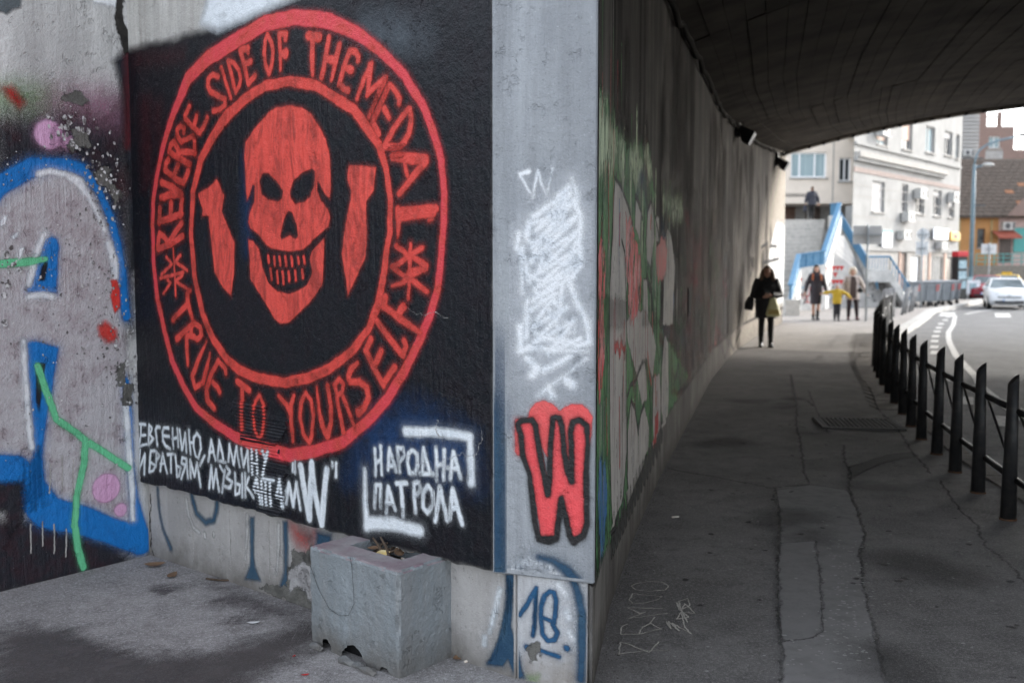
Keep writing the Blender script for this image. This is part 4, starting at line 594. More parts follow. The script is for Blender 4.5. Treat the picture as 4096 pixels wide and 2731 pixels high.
["TW","bubble_letter","bubble",2,0.008,0.012,[],[[0.65,1.545,1.568,1.514,1.593,1.226,1.621,0.893,1.659,0.671,1.472,0.457,1.18,0.369,1.019,0.384,0.872,0.569,0.75,0.921,0.695,1.222]]],
["TW","bubble_letter","bubble",2,0.008,0.012,[],[[1.898,0.92,2.087,0.868,2.272,0.734,2.4,0.669,2.555,0.758,2.713,0.782,2.889,0.698,3.077,0.585,3.036,0.395,2.7,0.34,2.314,0.33,1.85,0.318,1.731,0.518,1.73,0.758]]],
["TW","bubble_letter","bubble",2,0.01,0.012,[],[[2.124,1.054,2.579,1.073,2.706,1.079,2.861,0.975,2.936,0.8,2.604,0.797,2.304,1.002,1.684,1.277,1.578,1.399,1.976,1.439,2.763,1.404,3.254,1.258,3.535,1.112,3.294,0.892,2.908,1.078]]],
["TW","bubble_letter","bubble",2,0.01,0.012,[],[[3.358,0.897,3.85,0.871,3.998,0.661,3.987,0.385,3.484,0.37,3.356,0.566]]],
["TW","bubble_letter","bubble",2,0.01,0.012,[],[[4.076,0.903,4.264,1.14,4.556,1.062,4.644,0.578,4.564,0.38,4.213,0.376,4.037,0.601]]],
["TW","bubble_letter","bubble",2,0.012,0.012,[],[[2.08,2.096,2.408,2.03,2.372,1.852,2.047,1.928],[2.769,1.861,2.851,2.063,3.058,2.128,3.235,2.061,3.314,1.875,3.049,1.694,2.832,1.737],[3.414,2.048,3.664,2.059,3.686,1.883,3.472,1.867],[2.846,1.599,2.982,1.296,2.575,1.319,2.596,1.613],[4.406,2.004,4.678,1.96,5.071,1.693,4.917,1.184,4.113,1.23,4.19,1.693]]],
["TW","black_outline","black_tw",2.4,0.008,0.008,[[0.638,1.545,0.0114,0.684,1.223,0.0116,0.738,0.923,0.0118,0.859,0.572,0.0123,1.031,0.372,0.0129,1.222,0.348,0.0133,1.491,0.452,0.0139,1.671,0.649,0.0143,1.65,0.889,0.0141,1.593,1.226,0.0139],[1.71,0.761,0.0143,1.711,0.522,0.0144,1.83,0.313,0.0148],[1.675,0.826,0.0142,1.898,0.925,0.0147,2.146,0.839,0.0154,2.377,0.651,0.016,2.555,0.758,0.0164,2.735,0.779,0.0169],[1.643,0.968,0.0141,1.857,1.021,0.0146,2.13,1.0,0.0153,2.631,1.08,0.0165],[2.852,1.071,0.0171,3.117,0.788,0.0178,3.213,0.462,0.0182],[3.358,0.897,0.0184,3.329,0.57,0.0184],[3.993,0.938,0.02,4.023,0.463,0.0202,4.214,0.369,0.0207]],[]],
["TW","black_outline","black_tw",2.4,0.008,0.008,[[0.95,2.12,0.0111,1.211,2.103,0.0117,1.662,2.017,0.0128,1.899,1.931,0.0133],[0.952,2.105,0.0111,0.826,1.918,0.0108,0.657,1.625,0.0104,0.646,1.432,0.0104],[2.029,2.102,0.0136,2.292,2.082,0.0142,2.513,1.995,0.0147],[2.72,1.85,0.0152,2.851,2.063,0.0155,3.057,2.139,0.016,3.291,2.075,0.0165,3.751,1.885,0.0175,4.014,1.978,0.0181],[1.308,1.826,0.0119,1.471,1.771,0.0123,1.588,1.377,0.0126]],[]],
["TW","red_patch","red_wall",2.8,0.012,0.012,[],[[1.498,1.949,1.759,1.943,2.107,1.836,2.323,1.792,2.496,1.665,2.465,1.495,2.256,1.404,1.955,1.356,1.766,1.367,1.611,1.609,1.516,1.738]]],
["TW","red_patch","red_wall",2.8,0.01,0.012,[],[[-0.034,1.77,0.133,1.792,0.345,1.783,0.38,1.697,0.321,1.564,0.245,1.456,-0.033,1.472,-0.068,1.637]]],
["TW","red_patch","red_wall",2.8,0.01,0.012,[],[[-0.047,1.569,0.287,1.557,0.318,1.424,0.407,1.313,0.224,1.213,0.122,1.14,0.003,1.246,-0.052,1.435]]],
["TW","red_stroke","red_wall2",2.9,0.006,0.008,[[0.495,2.135,0.0135,0.56,1.78,0.0136],[0.165,1.888,0.0124,0.15,1.786,0.0123],[1.208,1.952,0.0156,1.196,1.808,0.0156],[3.067,2.042,0.0213,3.044,1.955,0.0212]],[]],
["TW","red_patch","red_wall2",2.7,0.02,0.012,[],[[3.439,1.832,4.019,1.941,4.36,1.848,4.324,1.616,3.657,1.587,3.455,1.694]]],
["TW","red_stroke","red_wall2",2.9,0.006,0.008,[[1.001,1.533,0.0137,1.027,1.317,0.0193],[1.255,1.019,0.0145,1.289,0.794,0.0147,1.299,0.663,0.0208],[0.477,1.122,0.0123,0.555,0.859,0.0127],[3.243,1.358,0.02,3.258,1.221,0.0201],[2.927,1.124,0.0192,3.036,0.981,0.0195,3.195,0.865,0.02],[3.492,0.896,0.0208,3.559,0.666,0.0211]],[]],
["TW","red_patch","red_wall2",2.9,0.014,0.012,[],[[0.972,1.347,1.541,1.287,1.574,1.227,0.98,1.278],[3.482,0.625,3.812,0.577,3.765,0.368,3.511,0.372]]],
["TW","blue_scrawl","blue_wall",2.8,0.02,0.012,[],[[0.054,0.918,0.45,0.863,0.57,0.712,0.559,0.603,0.384,0.492,0.195,0.486,0.093,0.646]]],
["TW","black_scrawl","black_tw",2,0.01,0.01,[[1.069,0.263,0.0347,1.094,0.355,0.0347,1.156,0.256,0.0353],[1.204,0.259,0.0356,1.23,0.356,0.0356,1.296,0.254,0.0362],[1.347,0.255,0.0365,1.374,0.356,0.0365,1.444,0.252,0.0372],[1.498,0.251,0.0375,1.526,0.357,0.0375,1.6,0.25,0.0382],[1.657,0.247,0.0386,1.686,0.357,0.0386,1.765,0.247,0.0393],[1.826,0.242,0.0397,1.856,0.358,0.0397,1.94,0.245,0.0404],[2.005,0.237,0.0409,2.037,0.359,0.0409,2.126,0.242,0.0416],[2.195,0.232,0.0421,2.229,0.36,0.0421,2.324,0.239,0.0429],[2.398,0.226,0.0435,2.433,0.36,0.0435,2.519,0.239,0.0442],[2.582,0.228,0.0447,2.611,0.37,0.0446,2.698,0.246,0.0454],[2.765,0.232,0.0459,2.795,0.38,0.0458,2.887,0.254,0.0466],[2.958,0.236,0.0471,2.989,0.391,0.0471,3.086,0.261,0.0479],[3.162,0.241,0.0484,3.194,0.403,0.0485,3.298,0.269,0.0493],[3.378,0.246,0.0499,3.412,0.415,0.0499,3.522,0.278,0.0508],[3.608,0.251,0.0514,3.643,0.429,0.0514,3.76,0.287,0.0523],[3.852,0.257,0.053,3.888,0.443,0.053,4.013,0.297,0.054],[4.111,0.263,0.0547,4.15,0.458,0.0547,4.261,0.311,0.0556]],[]],
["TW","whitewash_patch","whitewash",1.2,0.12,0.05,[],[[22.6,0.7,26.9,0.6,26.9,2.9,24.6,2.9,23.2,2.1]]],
["TW","black_scrawl","black_thin",2,0.02,0.02,[[21.505,2.145,0.0363,22.823,2.282,0.0382,22.895,1.823,0.0383],[23.312,2.205,0.0389,24.843,2.232,0.0411,24.123,1.829,0.04],[21.994,1.764,0.037,25.453,1.898,0.0419],[18.96,1.904,0.0327,19.731,1.656,0.0338,19.037,1.459,0.0328],[17.965,1.139,0.0312,18.042,0.66,0.0314],[12.887,0.459,0.024,13.909,0.071,0.0255,14.912,0.311,0.0269,16.161,0.045,0.0288,17.459,0.361,0.0306],[8.884,0.47,0.0183,9.165,0.212,0.0188]],[]],
["TW","paint_drip","pale_line",3.4,0.006,0.012,[[0.575,1.698,0.0042,0.573,1.464,0.0034,0.569,1.229,0.0015],[0.319,0.811,0.009,0.328,0.476,0.0072,0.318,0.45,0.0031],[3.884,0.968,0.0103,3.889,0.868,0.0082,3.882,0.768,0.0036],[5.04,1.433,0.0056,5.042,1.089,0.0045,5.033,0.744,0.002],[1.802,1.92,0.0104,1.793,1.792,0.0083,1.802,1.663,0.0036],[2.524,1.165,0.0112,2.528,1.081,0.0089,2.521,0.997,0.0039],[3.961,0.844,0.0057,3.963,0.522,0.0046,3.963,0.45,0.002],[1.756,1.625,0.0096,1.745,1.303,0.0077,1.757,0.98,0.0034],[0.725,2.891,0.0095,0.729,2.698,0.0076,0.729,2.505,0.0033],[5.266,1.499,0.0065,5.256,1.35,0.0052,5.27,1.2,0.0023],[0.146,2.514,0.005,0.148,2.319,0.004,0.137,2.123,0.0018],[3.422,2.023,0.0104,3.428,1.955,0.0084,3.428,1.887,0.0037],[0.124,1.203,0.0079,0.114,0.932,0.0064,0.132,0.661,0.0028],[1.573,1.12,0.0115,1.565,0.776,0.0092,1.579,0.45,0.004],[1.568,2.292,0.0045,1.569,2.22,0.0036,1.583,2.148,0.0016],[5.261,1.761,0.0093,5.271,1.543,0.0074,5.265,1.325,0.0033],[5.912,0.755,0.0051,5.908,0.513,0.0041,5.916,0.45,0.0018],[5.65,1.791,0.0069,5.648,1.72,0.0055,5.663,1.65,0.0024],[0.648,1.086,0.0045,0.661,0.923,0.0036,0.648,0.759,0.0016],[0.725,1.696,0.0089,0.72,1.613,0.0071,0.718,1.53,0.0031],[0.513,1.833,0.0066,0.514,1.588,0.0053,0.524,1.343,0.0023],[0.584,1.257,0.0113,0.571,1.082,0.009,0.57,0.907,0.004],[3.163,2.138,0.0096,3.171,1.815,0.0077,3.171,1.492,0.0034],[4.034,0.745,0.0044,4.031,0.55,0.0035,4.023,0.45,0.0015],[4.946,1.793,0.0103,4.935,1.655,0.0083,4.946,1.518,0.0036],[2.031,1.695,0.0088,2.027,1.552,0.0071,2.051,1.409,0.0031]],[]],
["TW","paint_drip","black_tw",3.4,0.006,0.012,[[3.594,1.107,0.0082,3.596,0.834,0.0066,3.598,0.561,0.0029],[3.106,1.645,0.0078,3.097,1.434,0.0063,3.104,1.224,0.0027],[3.078,0.549,0.0138,3.083,0.46,0.011,3.081,0.45,0.0048],[5.707,1.784,0.0121,5.704,1.638,0.0097,5.711,1.491,0.0042],[5.506,1.674,0.0112,5.502,1.398,0.0089,5.499,1.122,0.0039],[3.193,0.606,0.014,3.187,0.46,0.0112,3.185,0.45,0.0049],[2.717,2.615,0.0146,2.708,2.524,0.0117,2.735,2.432,0.0051],[3.571,1.273,0.0144,3.572,1.089,0.0115,3.58,0.905,0.005],[2.179,1.768,0.0065,2.18,1.563,0.0052,2.182,1.358,0.0023],[0.103,0.662,0.0157,0.1,0.469,0.0126,0.092,0.45,0.0055],[2.988,0.788,0.0073,2.992,0.607,0.0058,2.983,0.45,0.0025],[1.414,1.113,0.0134,1.408,0.802,0.0107,1.407,0.49,0.0047],[4.436,2.15,0.0067,4.446,2.067,0.0054,4.436,1.984,0.0024],[0.323,0.628,0.0092,0.325,0.505,0.0074,0.318,0.45,0.0032],[0.162,0.608,0.0146,0.166,0.46,0.0117,0.147,0.45,0.0051],[5.592,2.08,0.0132,5.603,1.902,0.0106,5.588,1.724,0.0046],[3.259,0.647,0.0139,3.256,0.46,0.0111,3.266,0.45,0.0049],[0.523,2.666,0.0156,0.519,2.354,0.0125,0.529,2.041,0.0055],[1.924,0.94,0.0129,1.917,0.795,0.0103,1.929,0.65,0.0045],[2.758,1.578,0.0068,2.751,1.237,0.0055,2.764,0.896,0.0024],[5.992,1.331,0.0069,5.996,1.174,0.0055,5.994,1.018,0.0024],[0.568,0.578,0.0114,0.569,0.46,0.0091,0.571,0.45,0.004],[5.785,2.092,0.0103,5.787,1.8,0.0082,5.782,1.508,0.0036],[2.089,0.6,0.0077,2.09,0.46,0.0062,2.073,0.45,0.0027],[4.289,1.241,0.0122,4.287,1.076,0.0098,4.291,0.91,0.0043],[3.38,1.402,0.0096,3.382,1.091,0.0077,3.377,0.78,0.0034],[0.155,1.937,0.0057,0.155,1.811,0.0046,0.171,1.685,0.002],[3.179,2.009,0.007,3.174,1.843,0.0056,3.179,1.677,0.0025],[1.996,1.261,0.0056,1.997,1.089,0.0044,2.023,0.917,0.0019],[6.153,1.103,0.0099,6.157,0.853,0.0079,6.152,0.602,0.0035]],[]],
["TW","paint_drip","red_wall2",3.4,0.006,0.012,[[4.499,2.103,0.0152,4.499,1.804,0.0121,4.503,1.506,0.0053],[0.922,1.489,0.0104,0.923,1.23,0.0083,0.921,0.97,0.0036],[0.319,2.128,0.0085,0.332,2.054,0.0068,0.33,1.98,0.003],[2.125,1.207,0.0087,2.127,0.907,0.007,2.1,0.607,0.0031],[0.134,2.446,0.0157,0.143,2.35,0.0126,0.123,2.255,0.0055],[3.329,1.024,0.007,3.328,0.854,0.0056,3.331,0.684,0.0025],[1.057,2.683,0.0087,1.06,2.541,0.007,1.056,2.4,0.003],[1.46,1.403,0.0139,1.456,1.136,0.0111,1.454,0.869,0.0049],[0.83,2.319,0.015,0.827,2.054,0.012,0.822,1.789,0.0052],[0.597,2.637,0.0118,0.593,2.375,0.0094,0.596,2.114,0.0041],[1.741,1.881,0.0131,1.743,1.681,0.0105,1.736,1.481,0.0046],[2.013,1.394,0.0099,2.015,1.065,0.008,2.005,0.736,0.0035],[2.419,1.739,0.0148,2.418,1.444,0.0118,2.427,1.15,0.0052],[3.641,0.758,0.0115,3.648,0.46,0.0092,3.647,0.45,0.004],[2.912,1.276,0.0121,2.913,1.03,0.0097,2.897,0.784,0.0042],[2.77,1.393,0.0106,2.762,1.075,0.0085,2.771,0.757,0.0037]],[]],
["TW","paint_drip","green_wall",3.4,0.006,0.012,[[1.221,2.789,0.0184,1.212,2.638,0.0147,1.239,2.487,0.0064],[0.746,2.76,0.0148,0.754,2.476,0.0119,0.751,2.192,0.0052],[2.402,2.023,0.0083,2.407,1.896,0.0066,2.385,1.77,0.0029],[5.737,0.949,0.0198,5.734,0.652,0.0159,5.729,0.45,0.0069],[0.721,0.896,0.0123,0.731,0.77,0.0099,0.724,0.644,0.0043],[0.125,2.74,0.0155,0.119,2.575,0.0124,0.149,2.41,0.0054],[4.958,1.151,0.0092,4.962,0.936,0.0073,4.974,0.721,0.0032],[1.534,1.279,0.012,1.539,1.052,0.0096,1.547,0.825,0.0042],[0.105,0.513,0.0184,0.105,0.46,0.0147,0.115,0.45,0.0064],[6.155,0.871,0.0109,6.155,0.544,0.0087,6.146,0.45,0.0038],[4.89,0.922,0.0085,4.892,0.723,0.0068,4.884,0.525,0.003],[5.733,1.49,0.0188,5.726,1.201,0.0151,5.745,0.913,0.0066],[2.403,0.881,0.0151,2.397,0.668,0.0121,2.394,0.454,0.0053],[0.206,2.034,0.016,0.21,1.706,0.0128,0.207,1.379,0.0056],[4.989,0.738,0.0132,4.989,0.46,0.0106,4.997,0.45,0.0046],[3.606,1.939,0.0154,3.605,1.673,0.0124,3.592,1.407,0.0054],[3.095,2.123,0.0117,3.085,1.864,0.0094,3.087,1.605,0.0041],[2.612,1.624,0.0113,2.611,1.384,0.009,2.616,1.145,0.0039],[0.476,1.338,0.0099,0.478,1.006,0.0079,0.482,0.675,0.0035],[1.77,2.523,0.0187,1.762,2.45,0.0149,1.765,2.377,0.0065],[4.472,2.182,0.017,4.47,1.844,0.0136,4.483,1.506,0.006],[3.103,0.746,0.0128,3.099,0.46,0.0102,3.103,0.45,0.0045]],[]],
["TW","paint_drip","bubble",3.4,0.006,0.012,[[0.182,0.545,0.0132,0.172,0.46,0.0105,0.173,0.45,0.0046],[3.692,1.748,0.007,3.687,1.517,0.0056,3.691,1.287,0.0024],[0.942,2.396,0.0061,0.949,2.201,0.0049,0.945,2.006,0.0021],[0.333,1.127,0.0101,0.326,0.978,0.0081,0.346,0.829,0.0036],[2.369,1.956,0.0074,2.364,1.622,0.0059,2.378,1.288,0.0026],[1.039,0.891,0.0085,1.028,0.809,0.0068,1.012,0.727,0.003],[3.775,1.119,0.0071,3.775,1.01,0.0057,3.771,0.901,0.0025],[2.617,2.591,0.0084,2.619,2.323,0.0068,2.602,2.055,0.003],[2.32,1.373,0.007,2.32,1.115,0.0056,2.318,0.857,0.0025],[3.209,1.378,0.0074,3.217,1.057,0.0059,3.218,0.735,0.0026],[3.19,2.166,0.013,3.191,1.823,0.0104,3.179,1.479,0.0046],[0.595,1.946,0.0103,0.594,1.797,0.0082,0.593,1.648,0.0036],[5.327,1.719,0.0095,5.33,1.441,0.0076,5.332,1.163,0.0033],[3.449,1.927,0.0172,3.448,1.641,0.0138,3.442,1.355,0.006],[0.566,1.787,0.0125,0.568,1.695,0.01,0.58,1.603,0.0044],[1.779,2.207,0.0109,1.793,2.007,0.0087,1.782,1.808,0.0038],[5.275,2.152,0.0164,5.262,1.984,0.0132,5.286,1.816,0.0058],[1.333,2.17,0.0175,1.34,2.022,0.014,1.347,1.873,0.0061],[4.211,0.863,0.0099,4.216,0.552,0.008,4.199,0.45,0.0035],[2.424,2.019,0.0161,2.426,1.88,0.0129,2.405,1.742,0.0056],[0.175,1.13,0.0114,0.186,1.024,0.0091,0.172,0.918,0.004],[5.31,1.485,0.0107,5.305,1.25,0.0085,5.311,1.014,0.0037]],[]],
["TW","paint_drip","blue_wall",3.4,0.006,0.012,[[4.5,2.054,0.0095,4.501,1.817,0.0076,4.503,1.579,0.0033],[4.643,1.859,0.0095,4.643,1.735,0.0076,4.667,1.611,0.0033],[5.018,1.416,0.009,5.011,1.292,0.0072,5.025,1.169,0.0032],[4.357,0.549,0.0122,4.352,0.46,0.0097,4.351,0.45,0.0043],[4.956,1.469,0.0133,4.968,1.374,0.0106,4.95,1.278,0.0046],[1.678,1.898,0.0069,1.681,1.724,0.0056,1.685,1.55,0.0024],[1.175,2.025,0.0107,1.168,1.796,0.0086,1.189,1.568,0.0038],[2.022,0.69,0.0066,2.028,0.509,0.0053,2.004,0.45,0.0023]],[]],
["TW","run_off","pale_green",1.6,0.02,0.03,[[2.102,2.592,0.0497,2.102,2.151,0.0298],[1.358,1.973,0.023,1.358,1.438,0.0138],[2.382,2.359,0.0222,2.382,1.646,0.0133],[4.05,2.341,0.022,4.05,1.751,0.0132],[4.429,1.961,0.0415,4.429,1.387,0.0249],[4.573,2.382,0.0293,4.573,1.586,0.0176],[3.395,2.35,0.0451,3.395,1.793,0.0271],[2.865,2.038,0.0233,2.865,1.417,0.014],[2.525,2.189,0.0427,2.525,1.782,0.0256],[3.432,1.763,0.0225,3.432,1.314,0.0135],[3.087,1.706,0.0379,3.087,1.291,0.0227],[2.396,1.643,0.0292,2.396,0.869,0.0175],[3.147,1.889,0.0341,3.147,1.291,0.0205],[1.763,2.217,0.0439,1.763,1.624,0.0264]],[]],
["TW","run_off","dirt_streak",0.8,0.05,0.03,[[11.265,2.683,0.0579,11.265,1.719,0.0347],[5.766,3.293,0.0642,5.766,1.747,0.0385],[2.295,3.274,0.0869,2.295,2.276,0.0521],[11.263,3.322,0.0692,11.263,2.234,0.0415],[15.102,2.363,0.078,15.102,0.5,0.0468],[10.125,2.909,0.0919,10.125,1.886,0.0551],[0.893,3.755,0.0711,0.893,1.518,0.0427],[8.968,3.15,0.0348,8.968,0.586,0.0209],[5.325,2.933,0.1103,5.325,0.715,0.0662],[7.235,2.221,0.0747,7.235,0.5,0.0448],[2.576,3.336,0.0637,2.576,1.735,0.0382],[4.891,3.137,0.0733,4.891,1.892,0.044],[15.118,3.06,0.0873,15.118,1.804,0.0524],[14.743,3.759,0.1289,14.743,1.74,0.0773],[12.301,3.424,0.0464,12.301,1.854,0.0279],[11.927,3.342,0.0653,11.927,0.799,0.0392],[14.126,2.593,0.1395,14.126,0.5,0.0837],[1.517,2.784,0.1365,1.517,0.5,0.0819],[10.994,2.442,0.0574,10.994,1.63,0.0344],[15.155,3.649,0.1137,15.155,2.078,0.0682],[14.515,2.74,0.0596,14.515,0.5,0.0358],[5.796,2.28,0.0906,5.796,1.192,0.0544],[1.164,3.182,0.1124,1.164,2.076,0.0674],[2.745,2.573,0.0941,2.745,1.289,0.0565],[13.089,3.556,0.105,13.089,1.422,0.063],[9.059,2.817,0.125,9.059,1.693,0.075],[7.02,3.37,0.0697,7.02,2.447,0.0418],[2.326,2.838,0.0675,2.326,0.718,0.0405],[11.169,2.422,0.0751,11.169,0.929,0.0451],[8.538,2.611,0.1271,8.538,0.553,0.0762],[13.152,2.256,0.0678,13.152,0.577,0.0407],[9.507,2.35,0.0758,9.507,0.5,0.0455],[15.147,2.234,0.0835,15.147,0.682,0.0501],[13.432,3.561,0.0639,13.432,2.434,0.0383]],[]],
["TW","faded_graffiti","fade_pale",1.9,0.02,0.02,[[10.961,1.243,0.036,11.244,1.356,0.0315,11.401,1.646,0.0264,11.535,1.95,0.0366,11.831,1.894,0.0336],[9.196,0.876,0.0472,9.248,0.541,0.0465,9.199,0.5,0.0528,8.976,0.5,0.0539,8.84,0.5,0.0376],[6.226,1.416,0.0391,5.983,1.616,0.0378,5.903,1.943,0.0405,5.886,2.283,0.0376,6.176,2.372,0.0388],[11.012,1.945,0.0258,11.147,2.248,0.0274,11.146,2.5,0.0267,11.09,2.5,0.0178,10.909,2.5,0.0232],[5.185,1.313,0.068,5.483,1.344,0.0891,5.752,1.192,0.0782,5.914,0.906,0.0679,6.037,0.596,0.0702],[7.011,1.384,0.0532,7.215,1.135,0.0635,7.339,0.826,0.0399,7.582,0.625,0.0456,7.87,0.533,0.0487],[6.579,1.954,0.0277,6.864,1.849,0.0311,6.579,1.743,0.0367,6.443,1.44,0.0324,6.504,1.107,0.0285],[9.129,0.94,0.0277,8.972,1.23,0.036,9.12,1.526,0.029,8.886,1.738,0.0371,8.741,2.036,0.035],[11.491,1.904,0.0297,11.513,2.244,0.0414,11.541,2.5,0.0392,11.414,2.5,0.0297,11.234,2.5,0.0302],[6.925,1.986,0.024,7.057,2.291,0.0173,7.137,2.5,0.0148,7.323,2.5,0.0207,7.072,2.5,0.0208],[9.566,0.607,0.0452,9.356,0.5,0.0458,9.058,0.5,0.0468,8.787,0.552,0.0605,8.492,0.615,0.0619],[7.294,1.335,0.0576,7.086,1.089,0.0534,6.925,0.802,0.0398,6.632,0.879,0.0412,6.354,1.006,0.0569],[8.117,1.708,0.0595,8.36,1.509,0.0633,8.538,1.234,0.0801,8.837,1.21,0.0581,9.009,0.932,0.0646],[11.358,1.31,0.0616,11.425,0.979,0.0573,11.525,0.658,0.0623,11.791,0.502,0.0429,11.764,0.5,0.0484],[11.732,1.626,0.0444,11.825,1.302,0.0512,11.644,1.573,0.0581,11.397,1.766,0.0574,11.097,1.754,0.0675],[12.409,2.155,0.0454,12.385,1.816,0.0696,12.473,1.491,0.0519,12.528,1.157,0.0613,12.643,0.843,0.0661],[11.055,2.053,0.0581,10.927,2.36,0.0604,10.793,2.5,0.0412,10.644,2.5,0.058,10.781,2.5,0.056],[5.874,2.012,0.0266,6.169,1.954,0.0351,6.431,1.788,0.0239,6.665,1.575,0.0236,6.924,1.746,0.0346],[8.249,0.954,0.0396,8.362,0.639,0.0326,8.641,0.515,0.025,8.753,0.83,0.0265,9.053,0.851,0.0359],[9.357,0.894,0.0643,9.366,1.234,0.0609,9.666,1.217,0.0686,9.729,0.885,0.0667,9.623,0.567,0.0572],[6.42,1.81,0.045,6.237,1.541,0.039,5.937,1.56,0.051,5.65,1.658,0.0392,5.674,1.997,0.0358],[11.169,1.621,0.0391,11.444,1.484,0.039,11.742,1.447,0.0362,12.02,1.318,0.0256,12.316,1.371,0.0282],[13.262,1.923,0.0559,13.551,2.015,0.0418,13.841,1.932,0.0517,14.135,2.001,0.0464,14.428,2.077,0.0475],[13.202,0.915,0.0334,12.977,0.69,0.0466,12.868,0.5,0.0313,12.568,0.5,0.0318,12.467,0.5,0.0377],[6.866,1.344,0.0352,6.784,1.671,0.0402,6.907,1.981,0.0284,7.184,2.112,0.0289,7.473,2.203,0.0377],[4.684,2.015,0.0251,4.65,2.352,0.0243,4.826,2.5,0.0189,5.069,2.5,0.0224,5.292,2.5,0.0176],[9.632,0.974,0.0355,9.671,0.637,0.0317,9.508,0.5,0.0438,9.333,0.5,0.038,9.051,0.5,0.0314],[4.804,2.047,0.0415,4.743,2.38,0.0297,5.042,2.414,0.0475,5.338,2.466,0.0453,5.511,2.5,0.0422],[10.917,1.277,0.0235,10.936,0.938,0.0273,10.734,0.686,0.0301,10.505,0.5,0.0258,10.217,0.566,0.0195],[5.719,1.286,0.0278,5.98,1.118,0.0346,6.193,0.878,0.0327,6.285,0.555,0.0322,6.539,0.5,0.0355],[12.817,1.242,0.0332,12.556,1.074,0.0403,12.263,1.146,0.0302,11.964,1.12,0.0275,11.831,0.815,0.0269],[4.238,1.956,0.08,4.339,2.276,0.0746,4.438,2.5,0.0656,4.139,2.5,0.0624,3.899,2.364,0.0704],[13.952,1.082,0.0259,14.249,1.126,0.0266,14.492,1.326,0.0246,14.771,1.449,0.0273,14.686,1.775,0.0302],[7.638,0.744,0.0359,7.631,0.5,0.0497,7.375,0.5,0.0417,7.113,0.5,0.0431,6.968,0.691,0.0504],[5.558,0.675,0.0358,5.846,0.58,0.0353,6.144,0.538,0.0384,6.292,0.5,0.0525,6.321,0.5,0.048],[10.652,1.032,0.0516,10.916,1.193,0.0452,11.103,1.459,0.0618,11.311,1.214,0.044,11.224,0.889,0.0468],[7.937,2.068,0.0512,7.844,1.745,0.0484,7.915,1.414,0.0342,8.214,1.399,0.0329,8.243,1.737,0.0449],[12.812,0.887,0.0684,12.61,1.139,0.0757,12.518,1.462,0.0486,12.284,1.675,0.0697,12.271,2.015,0.0524],[9.692,1.783,0.0571,9.517,1.507,0.0517,9.22,1.46,0.0593,8.938,1.343,0.0589,8.94,1.003,0.0638],[3.094,1.652,0.0365,3.056,1.989,0.0424,2.873,2.258,0.0314,2.579,2.328,0.0456,2.367,2.087,0.0293]],[]],
